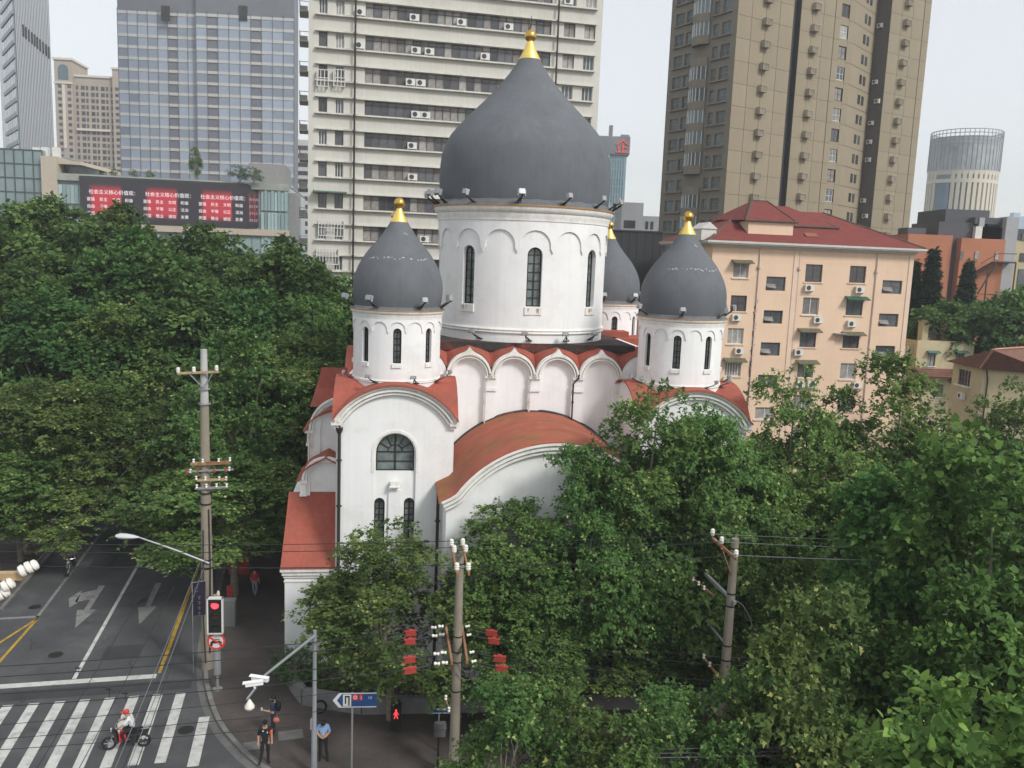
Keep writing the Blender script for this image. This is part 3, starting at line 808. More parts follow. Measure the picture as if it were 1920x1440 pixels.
for (s, t, r) in ((9.2, -7.9, 0.32), (3.0, -5.2, .34), (-5.0, 1.9, .33)):
    b = MB(); c = rd(s, t, 0.010); b.lathe([(0.001, 0.0), (r, 0.0)], 20, c); b.build('manhole_cover', IRON, road)
# kerb line of the corner pavement (photo points on the kerb, then along the cross street)
kp = [rd(150, 2.0), rd(60, 1.75), rd(30, 1.7), rd(14, 1.65), rd(3.66, 1.75), rd(-0.43, 2.16), rd(-3.46, 2.82), rd(-5.3, 3.44), rd(-6.82, 4.21), rd(-8.28, 5.12), Vector((-7.7, 30.0, 0)), Vector((-6.0, 29.5, 0)), Vector((-3.5, 29.5, 0)), Vector((0, 29.85, 0)), Vector((10, 31.1, 0)), Vector((30, 33.9, 0)), Vector((90, 42.3, 0))]
def catmull(P, n):
    out = []
    for i in range(len(P) - 1):
        p0, p1, p2, p3 = P[max(i - 1, 0)], P[i], P[i + 1], P[min(i + 2, len(P) - 1)]
        for k in range(n):
            t = k / n
            out.append(0.5 * ((2 * p1) + (p2 - p0) * t + (2 * p0 - 5 * p1 + 4 * p2 - p3) * t * t + (3 * p1 - p0 - 3 * p2 + p3) * t ** 3))
    return out + [P[-1]]
kc = kp[:4] + catmull(kp[4:14], 5) + kp[14:]
def resample(P, step):
    out = [P[0]]; acc = 0
    for a, b in zip(P, P[1:]):
        L = (b - a).length; pos = step - acc
        while pos <= L: out.append(a + (b - a) * (pos / L)); pos += step
        acc = (acc + L) % step
    return out
pv = MB()
pol = [(p.x, p.y) for p in kc] + [(90, 160), (-40, 160)]
V, Ed, Fa, *_ = delaunay_2d_cdt([Vector(p) for p in pol], [(i, (i + 1) % len(pol)) for i in range(len(pol))], [list(range(len(pol)))], 1, 1e-5)
pv.mesh([(p.x, p.y, 0.12) for p in V], [tuple(f) for f in Fa])
pave = struct(pv.build('pavement', PAVE))
near = [p for p in resample(kc, 0.98) if p.y < 70 and p.x < 20]
kerbmesh = MB(); kerbmesh.box(0.006, 0.972, -0.06, 0.06, 0, 0.135); kerbmesh = kerbmesh.data('kerb_stone', KERB)
for a, b in zip(near, near[1:]):
    d = b - a
    link('kerb_stone', kerbmesh, pave, (a.x, a.y, 0.0), math.atan2(d.y, d.x)).scale = (d.length / 0.98, 1.6, 1)
# gutter: paler concrete strip along the kerb
gm = mat('gutter_concrete', (0.13, 0.128, 0.12), 0.9, var=0.2, scale=1.0, col2=(0.07, 0.07, 0.068), c2amt=0.7, c2scale=0.8)
gt = MB()
for a, b in zip(near, near[1:]):
    d = (b - a).normalized(); n = Vector((d.y, -d.x, 0))
    if n.y > 0 and abs(n.x) < 0.5: n = -n
    n = n if (n.x < 0 or n.y < 0) else -n
    gt.poly([(p.x, p.y, 0.0075) for p in (a, b, b + n * 0.42, a + n * 0.42)])
gt.build('gutter', gm, road)
# far pavement on the left of the road and the near pavement under the camera
b = MB(); q = [rd(9, -9.5), rd(160, -9.5), rd(160, -60), rd(9, -60)]; b.poly([(p.x, p.y, 0.12) for p in q][::-1]); b.poly([(p.x, p.y, z) for p, z in ((q[0], 0.12), (q[0], 0), (q[1], 0), (q[1], 0.12))])
pl = struct(b.build('pavement', PAVE))
for k in range(40):
    a = rd(9 + k * 0.98, -9.5); link('kerb_stone', kerbmesh, pl, (a.x, a.y, 0), math.atan2(RD.y, RD.x)).scale = (1, 1.6, 1)
b = MB(); b.box(-4.5, 80, 4, 26.0, 0.0, 0.12); struct(b.build('pavement', PAVE))
# inspection covers set in the paving
for x, y, sx, sy in ((545, 1378, 0.5, 0.35), (478, 1398, 0.45, 0.3)):
    p = gp(x, y, 0.12); b = MB(); b.box(-sx, sx, -sy, sy, 0, 0.012); link('inspection_cover', b.data('inspection_cover', KERB), pave, (p.x, p.y, 0.121), 0.3)
# ================================================================ buildings behind
def hit(x, y, O, yaw, v=0.0):
    u_ = Vector((math.cos(yaw), math.sin(yaw), 0)); v_ = Vector((-math.sin(yaw), math.cos(yaw), 0)); o = Vector((O[0], O[1], 0))
    d = ray(x, y); t = ((o - CAM).dot(v_) + v) / d.dot(v_); P = CAM + d * t
    return (P - o).dot(u_), P.z
def base(x, y, Y): p = at(x, y, Y); return Vector((p.x, p.y, 0))
GLASS = mat('window_glass_dark', (0.062, 0.070, 0.075), 0.12, var=0.3, scale=1.0, spec=0.6, rnd=0.5)
CURT = mat('curtained_window', (0.235, 0.23, 0.215), 0.3, var=0.35, scale=1.5, spec=0.4, rnd=0.45)
ACW = mat('air_conditioner_casing', (0.62, 0.62, 0.58), 0.5, var=0.08)
ACF = mat('fan_grille_dark', (0.06, 0.06, 0.06), 0.5, var=0.2)
FRAMEW = mat('white_window_frame', (0.62, 0.62, 0.60), 0.5, var=0.08)
FRAMEB = mat('brown_window_frame', (0.12, 0.055, 0.04), 0.6, var=0.2)

def ac_data(name='air_conditioner', s=1.0):
    a = MB(); a.box(-.42 * s, .42 * s, -.32 * s, 0, 0, .58 * s); a.box(-.40 * s, -.36 * s, -.3 * s, 0.05, -.08 * s, 0); a.box(.36 * s, .40 * s, -.3 * s, 0.05, -.08 * s, 0)
    f = MB(); f.lathe([(0.001, 0), (.22 * s, 0)], 14)
    # turn the fan disc to face -y
    f.v = [(x - .1 * s, -.326 * s, y + .29 * s) for x, y, z in f.v]
    fr = MB(); 
    return a.data(name, ACW), f.data('fan_grille', ACF)
AC_B, AC_F = ac_data()
def air_con(parent, x, y, z, rz=0.0, s=1.0):
    o = link('air_conditioner', AC_B, parent, (x, y, z), rz); o.scale = (s, s, s); link('fan_grille', AC_F, o); return o

def winframe(w_, h, cols, rows, fr, gl, t=0.05, depth=0.06):
    """frame and bars of a window, w x h, front at y=0, origin bottom-left"""
    f = MB()
    f.box(0, t, 0, depth, 0, h); f.box(w_ - t, w_, 0, depth, 0, h); f.box(t, w_ - t, 0, depth, 0, t); f.box(t, w_ - t, 0, depth, h - t, h)
    for i in range(1, cols): x = w_ * i / cols; f.box(x - t * .45, x + t * .45, 0.004, depth, t, h - t)
    for j in range(1, rows): z = h * j / rows; f.box(t, w_ - t, 0.008, depth - 0.004, z - t * .35, z + t * .35)
    return f.data('window', fr)
def pane_data(w_, h, gl): p = MB(); p.box(0.02, w_ - 0.02, 0.03, 0.05, 0.02, h - 0.02); return p.data('pane', gl)
_wc = {}
def window(parent, x, y, z, w_, h, cols=2, rows=1, fr=None, gl=None, t=0.06):
    key = (round(w_, 2), round(h, 2), cols, rows, fr.name, gl.name)
    if key not in _wc: _wc[key] = (winframe(w_, h, cols, rows, fr, gl, t), pane_data(w_, h, gl))
    o = link('window', _wc[key][0], parent, (x, y, z)); link('pane', _wc[key][1], o); return o

# ---------------------------------------------------------------- the pale slab block
WY = math.radians(12.9); WO = base(578, 240, 82)
wt = thing('apartment_tower', 'pale cream slab apartment tower with ledges on every floor behind the main dome', 'apartment building', WO, WY)
CREAM = mat('cream_render', (0.56, 0.545, 0.49), 0.85, var=0.06, scale=0.3, col2=(0.40, 0.375, 0.32), c2amt=0.5, c2scale=0.12, streak=0.10)
CREAML = mat('cream_ledge', (0.60, 0.58, 0.52), 0.85, var=0.10, scale=1.5, col2=(0.24, 0.23, 0.20), c2amt=0.6, c2scale=0.4)
WW = hit(1126, 113, WO, WY)[0]
zs0 = hit(592, 331, WO, WY)[1]; FH_ = 2.9
floors = [zs0 + FH_ * k for k in range(-6, 11)]
def wu(x): return hit(x, 250, WO, WY)[0]
wl = [(wu(597), wu(613)), (wu(628), wu(644))]; wr = [(wu(1049), wu(1070)), (wu(1087), wu(1107))]
su0, su1 = wu(683), wu(1026)
NP = 24
pw = (su1 - su0) / NP
xs = [0.0] + [q for p in wl for q in p] + [su0, su1] + [q for p in wr for q in p] + [WW]
zz = [0.0]
for s in floors: zz += [s + 0.06, s + 1.40]
zz.append(floors[-1] + 6)
b = MB(); gridwall(b, xs, zz, lambda i, j: i % 2 == 1 and j % 2 == 1, 0.30)
Hh = zz[-1]
b.box(0.003, WW - 0.003, 14.0, 14.1, 0, Hh); b.poly([(WW, 0, 0), (WW, 14, 0), (WW, 14, Hh), (WW, 0, Hh)]); b.poly([(0, 0, Hh), (WW, 0, Hh), (WW, 14, Hh), (0, 14, Hh)])
b.poly([(0, 14, 0), (0, 0, 0), (0, 0, Hh), (0, 14, Hh)])
b.build('wall', CREAM, wt)
lm = MB(); lm.box(0.6, WW - 0.6, -0.36, 0, -0.09, 0.05); lm = lm.data('ledge', CREAML)
lm2 = MB(); lm2.box(0.6, WW - 0.6, -0.30, 0, 0, 0.12); lm2 = lm2.data('ledge', CREAML)
for s in floors:
    link('ledge', lm, wt, (0, 0, s)); link('ledge', lm2, wt, (0, 0, s + 1.42))
pm = MB(); pm.box(0.03, pw - 0.03, 0.02, 0.05, 0.02, 1.32); pmA = pm.data('pane', GLASS); pm = MB(); pm.box(0.03, pw - 0.03, 0.02, 0.05, 0.02, 1.32); pmB = pm.data('pane', CURT)
BROWNF = mat('red_brown_frame', (0.13, 0.075, 0.06), 0.6, var=0.2, rnd=0.2)
rnd = random.Random(11)
pa, pb = [], []
for s in reversed(floors):
    mm = MB()
    for k in range(NP + 1): mm.box(su0 + pw * k - 0.035, su0 + pw * k + 0.035, 0.16, 0.24, s + 0.06, s + 1.40)
    mm.box(su0, su1, 0.17, 0.23, s + 0.06, s + 0.13); mm.box(su0, su1, 0.17, 0.23, s + 1.0, s + 1.04)
    mm.build('mullions', BROWNF, wt, kind='stuff')
    for k in range(NP):
        (pa if rnd.random() < 0.6 else pb).append((su0 + pw * k, 0.18 + rnd.random() * 0.02, s + 0.06))
pa.sort(key=lambda p: (p[0] > su0 + 12, -p[2])); pb.sort(key=lambda p: (p[0] > su0 + 12, -p[2]))
many('pane', pmA, pa, wt, 150); many('pane', pmB, pb, wt, 150)
for i, s in enumerate(floors):
    for (a, c) in wl + wr:
        fr = FRAMEW if rnd.random() < 0.55 else BROWNF
        window(wt, a, 0.16, s + 0.06, c - a, 1.34, 3 if fr is FRAMEW else 2, 1, fr, GLASS if rnd.random() < 0.6 else CURT)
# window cages and open casements that stand proud on some floors
for (px, py, wpx) in ((605, 148, 20), (636, 148, 20), (621, 428, 46), (614, 481, 40)):
    u, z = hit(px, py, WO, WY); ww_ = wpx / 19.6
    k = MB(); n = max(3, int(ww_ / 0.28))
    for i in range(n + 1): x = -ww_ / 2 + ww_ * i / n; k.box(x - .03, x + .03, -.42, -.36, -.75, .75)
    for z_ in (-.75, 0, .72): k.box(-ww_ / 2 - .03, ww_ / 2 + .03, -.44, -.37, z_, z_ + .06)
    k.box(-ww_ / 2, -ww_ / 2 + .05, -.4, 0, -.75, .75); k.box(ww_ / 2 - .05, ww_ / 2, -.4, 0, -.75, .75)
    link('window_cage', k.data('window_cage', FRAMEW), wt, (u, 0, z))
u, z = hit(617, 361, WO, WY); k = MB(); k.mesh([(-1.4, 0, .15), (1.6, 0, .15), (1.7, -1.0, -.05), (-1.5, -1.0, -.05)], [(0, 1, 2, 3)]); k.box(-1.45, -1.4, -1, 0, -.06, .15); link('window_awning', k.data('window_awning', mat('green_awning', (.06, .13, .10), .6, var=.2)), wt, (u, 0, z))
for px, py in ((674, 94), (676, 10 + 0), (776, 54), (779, 110), (804, 114), (864, 62), (952, 69), (908, 123), (769, 168), (788, 170), (779, 226), (797, 226), (772, 278), (773, 333), (795, 441), (1064, 20)):
    u, z = hit(px, py + 2, WO, WY); z = min(floors, key=lambda f: abs(f + .4 - z)); air_con(wt, u, -0.04, z + 0.14, 0, 1.05)
for px in (664, 1036):
    u = wu(px); k = MB(); k.tube([(u, -0.42, 0), (u, -0.42, Hh)], 0.09, 6); k.build('downpipe', PIPE, wt)
# vertical panel joints
k = MB()
for i in range(9):
    u = su0 + (su1 - su0) * i / 8
    for s in floors: k.box(u - 0.012, u + 0.012, -0.004, 0.01, s + 1.55, s + 2.79)
k.build('panel_joints', PIPEW, wt, kind='stuff')
# balconies on the left end wall
bm_ = MB(); bm_.box(-1.0, 0, 0, 2.6, 0, 0.12)
for i in range(9): bm_.box(-1.0, -0.95, 0.05 + 0.3 * i, 0.09 + 0.3 * i, 0.12, 1.0)
bm_.box(-1.02, -0.93, 0, 2.6, 0.98, 1.04); bm_.box(-1.0, 0, 0, 0.05, 0.96, 1.02); bm_.box(-1.0, -.2, 1.0, 1.9, 0.12, 0.8)
bd = bm_.data('balcony', mat('weathered_balcony', (0.45, 0.43, 0.39), 0.8, var=0.25, scale=3))
wd_ = MB(); wd_.box(-0.02, 0.1, 0, 1.2, 0, 1.4); wd_ = wd_.data('window', GLASS)
for s in floors:
    link('balcony', bd, wt, (0, 8.6, s - 0.6)); link('window', wd_, wt, (0, 2.2, s)); link('window', wd_, wt, (0, 5.6, s))

# ---------------------------------------------------------------- the brown tower
BY = math.radians(32); BO = base(1372, 180, 119)
bt = thing('brown_tower', 'tall brown tiled apartment tower with a dark recessed strip behind the peach block', 'apartment building', BO, BY)
BROWN = mat('brown_tile_panels', (0.272, 0.229, 0.158), 0.75, var=0.05, scale=0.4, rnd=0.035, streak=0.05)
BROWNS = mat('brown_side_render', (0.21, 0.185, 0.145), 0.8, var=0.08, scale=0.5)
JOINT = mat('dark_joint', (0.10, 0.08, 0.055), 0.9, var=0.1)
DSTRIP = mat('dark_facade_strip', (0.045, 0.045, 0.045), 0.6, var=0.15)
def bu(x, y=180): return hit(x, y, BO, BY)[0]
zref = hit(1430, 81, BO, BY)[1]; bf = [zref + 2.9 * k for k in range(-22, 9)]; BH = bf[-1] + 3
Z3 = lambda x, y: (1100 + x * 0.42708, y * 0.42708)
def buz(x, y): p = Z3(x, y); return hit(p[0], p[1], BO, BY)[0]
u_s0, u_s1 = buz(885, 360), buz(917, 360)
u_g, u_w0, u_w1, u_n0, u_n1, u_e0, u_e1 = buz(1065, 360), buz(1093, 360), buz(1128, 360), buz(1152, 360), buz(1308, 360), buz(1450, 360), buz(1480, 360)
b = MB()
for a, c in ((0, u_s0), (u_s1, u_w0), (u_w1, u_n0), (u_n1, u_e1)): b.poly([(a, 0.03, 0), (c, 0.03, 0), (c, 0.03, BH), (a, 0.03, BH)])
ND = 2.5
b.poly([(u_n0, 0.03, 0), (u_n1, ND, 0), (u_n1, ND, BH), (u_n0, 0.03, BH)]); b.poly([(u_n1, ND, 0), (u_n1, 0.03, 0), (u_n1, 0.03, BH), (u_n1, ND, BH)])
b.poly([(u_e1, 0.03, 0), (u_e1, 13, 0), (u_e1, 13, BH), (u_e1, 0.03, BH)]); b.poly([(0, 13, 0), (u_e1, 13, 0), (u_e1, 13, BH), (0, 13, BH)]); b.poly([(0, 0, BH), (u_e1, 0, BH), (u_e1, 13, BH), (0, 13, BH)])
b.build('wall', JOINT, bt)
k = MB(); k.poly([(u_s0, 0.8, 0), (u_s1, 0.8, 0), (u_s1, 0.8, BH), (u_s0, 0.8, BH)]); k.poly([(u_s0, .03, 0), (u_s0, .8, 0), (u_s0, .8, BH), (u_s0, .03, BH)]); k.poly([(u_s1, .03, 0), (u_s1, .8, 0), (u_s1, .8, BH), (u_s1, .03, BH)]); k.build('recessed_strip', DSTRIP, bt)
# tile panels with open joints: four to a bay, one row to a floor
pan = []
vis = [s for s in bf if s > 14]
for a, c in ((0, u_s0), (u_s1, u_g), (u_g + 0.12, u_w0), (u_w1, u_n0), (u_n1, u_e0), (u_e0 + 0.15, u_e1)):
    n = max(1, round((c - a) / 2.6)); w_ = (c - a) / n
    for s in bf:
        for i in range(n): pan.append((a + w_ * i, 0, s, w_, 1, 1))
pan.sort(key=lambda p: abs(p[2] - 35))
pmesh = MB(); pmesh.box(0.012, 0.988, -0.02, 0.04, 0.02, 2.88); pmesh = pmesh.data('tile_panel', BROWN)
many('tile_panel', pmesh, pan, bt, 300)
k = MB()
for s in bf: k.poly([(u_n0 + 0.02, 0, s + .04), (u_n1 - .1, ND - .08, s + .04), (u_n1 - .1, ND - .08, s + 2.86), (u_n0 + 0.02, 0, s + 2.86)])
k.build('notch_cladding', BROWN, bt, kind='stuff')
k = MB(); k.poly([(u_n1 - .03, ND, 0), (u_n1 - .03, .05, 0), (u_n1 - .03, .05, BH), (u_n1 - .03, ND, BH)]); k.build('notch_shade_face', mat('painted_notch_shade', (.10, .095, .085), .8, var=.1), bt)  # right notch wall: its shade is put into a darker colour
# boxed air-conditioner shelves
ab = MB(); ab.box(-.62, .62, -.72, 0, 0, .08); ab.box(-.62, -.56, -.72, 0, .08, .85); ab.box(.56, .62, -.72, 0, .08, .85); ab.box(-.62, .62, -.72, 0, .85, .92)
for i in range(5): ab.box(-.56, .56, -.72, -.68, .16 + .15 * i, .22 + .15 * i)
ab.box(-.5, .5, -.55, 0, .08, .8)
ab = ab.data('air_conditioner_shelf', mat('beige_ac_shelf', (0.34, 0.30, 0.23), 0.7, var=0.15, rnd=0.1))
cols_ = [buz(772, 284), buz(981, 303), buz(1384, 266)]; z_c = [hit(*Z3(772, 295), BO, BY)[1], hit(*Z3(981, 315), BO, BY)[1], hit(*Z3(1384, 277), BO, BY)[1]]
for u, zc in zip(cols_, z_c):
    for i in range(-9, 9):
        link('air_conditioner_shelf', ab, bt, (u, -0.02, zc + 2.9 * i - 0.45))
# window column and windows in the notch
for i, s in enumerate(bf):
    if s < 12 or s > 75: continue
    window(bt, u_w0 + 0.1, 0.12, s + 0.35, u_w1 - u_w0 - 0.2, 1.75, 2, 2, FRAMEW if i % 2 else BROWNF, CURT if i % 3 else GLASS, .08)
    k = link('window', _wc[next(iter(_wc))][0], bt, (0, 0, -50)) if False else None
wb = MB(); wb.box(u_w0, u_w1, 0.3, 0.35, 0, BH)
for s in bf: wb.box(u_w0, u_w1, 0.0, 0.3, s + 2.15, s + 3.2)
wb.build('spandrels', BROWN, bt, kind='stuff')
nw = MB(); nw.box(0, 0.9, -0.03, 0.0, 0, 1.3); nw = nw.data('window', GLASS)
for s in bf:
    if 12 < s < 75:
        for t in (0.45, 0.62):
            o = link('window', nw, bt, (u_n0 + (u_n1 - u_n0) * t, ND * t - .06, s + .8), math.atan2(ND, u_n1 - u_n0))
rnd = random.Random(3)
for s in bf:
    if 14 < s < 75 and rnd.random() < 0.6:
        o = air_con(bt, u_n1 - 0.05, 0.8 + rnd.random() * 1.0, s + 0.5 + rnd.random(), -PI / 2, 1.0)
# left side face: windows, ledges and a rounded bay
bs = thing('side_group', '', 'x') if False else None
SIDE = 12.9
def sp(u, d, z): return (-d if False else d * 0 - 0.0, u, z)
b = MB()
wc_ = [(0.9, 2.7), (3.2, 4.3), (8.6, 9.6), (10.2, 11.9)]
xs = [0] + [q for p in wc_ for q in p] + [SIDE]
zz = [0.0]
for s in bf: zz += [s + 0.75, s + 2.35]
zz.append(BH)
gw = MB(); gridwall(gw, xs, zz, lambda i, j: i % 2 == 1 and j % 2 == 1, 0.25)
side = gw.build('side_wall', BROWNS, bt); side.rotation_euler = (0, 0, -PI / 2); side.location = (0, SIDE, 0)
SW = {}
for (a, c) in wc_:
    for i, s in enumerate(bf):
        if s < 12 or s > 72: continue
        key = round(c - a, 2)
        if key not in SW:
            SW[key] = (winframe(c - a, 1.6, 2 if c - a > 1.4 else 1, 2, mat('grey_window_frame', (0.20, 0.20, 0.19), 0.5, var=0.1), GLASS, .09), pane_data(c - a, 1.6, mat('greenish_window_glass', (0.06, 0.085, 0.085), 0.15, var=0.4, scale=0.6, spec=0.5, rnd=0.6)))
        o = link('window', SW[key][0], bt, (0.18, SIDE - a, s + .75), -PI / 2); link('pane', SW[key][1], o)
lg = MB(); lg.box(0, 1, -.3, 0, 0, .14); lg = lg.data('ledge', BROWNS)
for s in bf:
    if 12 < s < 72:
        for a, c in ((0.8, 4.4), (8.5, 12.0)):
            o = link('ledge', lg, bt, (0, SIDE - a, s + .5), -PI / 2); o.scale = (c - a, 1, 1)
def bay(a, c, z0, z1, pr, mb, m=0):
    n = 6; pts = [(a + (c - a) * i / n, -pr * math.sin(PI * (0.12 + 0.76 * i / n))) for i in range(n + 1)]
    pts[0] = (a, -pr * 0.3); pts[-1] = (c, -pr * 0.3)
    pts = [(a, 0)] + pts + [(c, 0)]
    for (x0, y0_), (x1, y1_) in zip(pts, pts[1:]): mb.poly([(x0, y0_, z0), (x1, y1_, z0), (x1, y1_, z1), (x0, y0_, z1)], m)
    mb.poly([(x, y, z1) for x, y in pts], m); mb.poly([(x, y, z0) for x, y in pts][::-1], m)
by = MB(); bay(4.8, 8.1, 0, 1.15, 1.1, by); by = by.data('bay_parapet', BROWNS)
bg_ = MB(); bay(4.86, 8.04, 1.15, 2.9, 1.02, bg_); bg_ = bg_.data('bay_window', mat('pale_bay_glass', (0.13, 0.17, 0.17), 0.15, var=0.4, scale=0.5, spec=0.5, rnd=0.5))
bb = MB()
for i in range(7): x = 4.9 + 3.1 * i / 6; yy = -1.06 * math.sin(PI * (0.12 + 0.76 * i / 6)) if 0 < i < 6 else -.33; bb.box(x - .05, x + .05, yy - .04, yy + .04, 1.15, 2.9)
bb = bb.data('bay_bars', FRAMEW)
for i, s in enumerate(bf):
    if 10 < s < 75:
        link('bay_parapet', by, bt, (0, SIDE, s), -PI / 2)
        if i % 6 != 3:
            o = link('bay_window', bg_, bt, (0, SIDE, s), -PI / 2); link('glazing_bars', bb, o)

# ---------------------------------------------------------------- the peach block
PY = math.radians(9); PO = base(1336, 475, 78)
pt = thing('peach_apartment_block', 'six storey peach apartment block with red hipped roof right of the church', 'apartment building', PO, PY)
PEACH = mat('peach_render', (0.72, 0.53, 0.38), 0.85, var=0.04, scale=0.4, col2=(0.62, 0.44, 0.315), c2amt=0.4, c2scale=0.3, streak=0.06)
PEACHL = mat('peach_trim', (0.68, 0.52, 0.40), 0.85, var=0.05, scale=1)
Z4 = lambda x, y: (1180 + x * 0.38542, 360 + y * 0.38542)
def ph(x, y): p = Z4(x, y); return hit(p[0], p[1], PO, PY)
PW, _z = ph(1380, 300); PH_ = ph(800, 268)[1]
wins = [ # zoom box of each opening, columns, rows, frame, awning
 (503, 342, 578, 418, 2, 1, 'w'), (490, 503, 568, 580, 2, 2, 'b'), (475, 662, 552, 740, 3, 1, 'w'), (463, 830, 540, 897, 6, 1, 'w'),
 (663, 412, 757, 480, 2, 2, 'g'), (650, 576, 743, 640, 2, 2, 'g'), (636, 732, 730, 796, 2, 2, 'g'), (622, 890, 718, 950, 2, 2, 'g'),
 (853, 352, 935, 438, 2, 3, 'b'), (840, 513, 918, 598, 2, 1, 'w'), (826, 680, 905, 755, 2, 1, 'b'), (815, 830, 892, 905, 2, 1, 'w'),
 (1068, 360, 1147, 442, 2, 3, 'b'), (1050, 518, 1132, 600, 2, 1, 'n'), (1035, 698, 1115, 760, 2, 1, 'b'), (1022, 833, 1100, 912, 2, 1, 'w'),
 (1227, 430, 1323, 495, 2, 2, 'g'), (1210, 592, 1305, 655, 2, 2, 'g'), (1193, 748, 1288, 810, 2, 2, 'g')]
holes = []
for (x0, y0, x1, y1, *_r) in wins:
    a = ph((x0 + x1) / 2, y1); c = ph((x0 + x1) / 2, y0)
    w_ = (ph(x1, (y0 + y1) / 2)[0] - ph(x0, (y0 + y1) / 2)[0])
    holes.append((a[0] - w_ / 2, a[0] + w_ / 2, a[1], c[1]))
for i, (c0, c1, z0, z1) in enumerate(list(holes)):    # lower storeys hidden by trees repeat the grid
    if i in (3, 7, 11, 15): 
        for k in (1, 2):
            if z0 - 3.05 * k > 0.8: holes.append((c0, c1, z0 - 3.05 * k, z1 - 3.05 * k)); wins.append((0, 0, 0, 0, 2, 1, 'w'))
b = MB(); wall(b, [(0, 0), (PW, 0), (PW, PH_), (0, PH_)], [rect(*h) for h in holes], flat, 0.22)
b.poly([(PW, 0, 0), (PW, 12, 0), (PW, 12, PH_), (PW, 0, PH_)]); b.poly([(0, 12, 0), (0, 0, 0), (0, 0, PH_), (0, 12, PH_)]); b.poly([(0, 12, 0), (PW, 12, 0), (PW, 12, PH_), (0, 12, PH_)])
b.build('wall', PEACH, pt)
GREYF = mat('grey_steel_frame', (0.10, 0.09, 0.085), 0.6, var=0.2); GREENF = mat('green_window_frame', (0.03, 0.09, 0.06), 0.6, var=0.2)
fm = {'w': FRAMEW, 'b': mat('maroon_window_frame', (0.10, 0.04, 0.035), 0.6, var=0.2), 'g': GREYF, 'n': GREENF}
sill = MB(); sill.box(-.08, 1.08, -.1, .05, -.1, 0); sill = sill.data('sill', PEACHL)
for h, wn in zip(holes, wins):
    w_ = h[1] - h[0]
    o = window(pt, h[0], 0.14, h[2], w_, h[3] - h[2], wn[4], wn[5], fm[wn[6]], CURT if wn[6] == 'w' else GLASS, .07)
    if wn[6] != 'g': link('sill', sill, pt, (h[0], 0, h[2])).scale = (w_, 1, 1)
    else:
        k = MB(); k.mesh([(0.04, -0.30, 0.30 * 1), (w_ * .5, -0.30, 0.22), (w_ * .5, 0.02, 0.62), (0.04, 0.02, 0.62)], [(0, 1, 2, 3)]); link('open_sash', k.data('open_sash', mat('dusty_sash_glass', (.20, .19, .18), .35, var=.3)), o)
MOSS = mat('mossy_awning', (0.12, 0.115, 0.07), 0.9, var=0.3, scale=3, bump=.3)
for (x0, x1, y, m_) in ((455, 562, 812, MOSS), (818, 925, 668, MOSS), (1030, 1138, 684, MOSS), (1048, 1155, 512, GREENF), (497, 596, 334, MOSS), (808, 912, 822, MOSS)):
    a = ph(x0, y); c = ph(x1, y); k = MB(); w_ = c[0] - a[0]
    k.hexa([(0, -.75, -.22), (w_, -.75, -.22), (w_, 0, -.02), (0, 0, -.02), (0, -.75, -.16), (w_, -.75, -.16), (w_, 0, .12), (0, 0, .12)])
    link('awning', k.data('awning', m_), pt, (a[0], 0, a[1]))
for x, y in ((868, 478), (1113, 487), (910, 634), (1074, 652), (817, 790), (528, 784), (515, 622), (880, 948), (825, 948), (470, 930), (1100, 950)):
    u, z = ph(x, y); air_con(pt, u, -0.04, z - .06, 0, .98)
k = MB(); u, z = ph(1015, 690); k.box(-.5, .5, -.6, 0, 0, .08); k.tube([(-.2, -.5, 0), (-.2, 0, -.7)], .02, 5); k.tube([(.2, -.5, 0), (.2, 0, -.7)], .02, 5); link('wall_shelf', k.data('wall_shelf', STEELG), pt, (u, 0, z))
for x, y0 in ((612, 290), (1180, 300), (805, 300)):
    u = ph(x, 600)[0]; k = MB(); k.tube([(0, -.1, 0.2), (0, -.1, PH_ - .1)], .06 if x != 805 else .035, 6); k.lathe([(.06, -.15), (.16, 0), (.16, .2)], 8, (0, -.1, PH_ - 2.0))
    link('downpipe', k.data('downpipe', mat('pinkish_drain_pipe', (.60, .50, .44), .6, var=.1)), pt, (u, 0, 0))
# shallow piers and cornice line
k = MB()
for x in (790, 1345): u = ph(x, 600)[0]; k.box(u - .22, u + .22, -.06, .05, 0, PH_ - .02)
k.build('pier', PEACHL, pt)
k = MB()
for y in (340, 500, 660, 820): z = ph(800, y)[1]; k.box(0.01, PW - .01, -.012, .02, z, z + .04)
k.build('string_lines', PEACHL, pt, kind='stuff')
crack = MB(); rr = random.Random(2); u0_ = ph(600, 700)[0]
for i in range(40):
    z = PH_ - 5 - i * .25; x = u0_ + rr.uniform(-.12, .1); crack.poly([(x, -.006, z), (x + rr.uniform(.05, .2), -.006, z), (x + rr.uniform(.05, .2), -.006, z + .28), (x - rr.uniform(0, .1), -.006, z + .25)])
crack.build('damp_stain', mat('dark_damp_stain', (.14, .11, .09), .9, var=.3), pt, kind='stuff')
k = MB(); k.box(-.75, PW + .75, -.75, 12.7, PH_, PH_ + .12); k.box(-.85, PW + .85, -.85, 12.8, PH_ + .12, PH_ + .30); k.box(-.3, PW + .3, -.3, 12.3, PH_ - .2, PH_); k.build('eaves', mat('pale_eaves', (.55, .53, .48), .8, var=.1), pt)
ROOFR = mat('red_brown_roof', (0.175, 0.040, 0.034), 0.85, var=0.15, scale=1.5, bump=.3, bscale=6, col2=(.14, .05, .04), c2amt=.6, c2scale=.4)
RIDGE = mat('roof_ridge_cap', (0.10, 0.075, 0.06), 0.9, var=0.2)
r = MB(); zb_ = PH_ + .31; x0, x1, y0, y1 = -.8, PW + .8, -.8, 12.8
zr = ph(850, 90)[1] - 0.4; ra, rb_ = 5.2, PW - 5.2 - 3.0
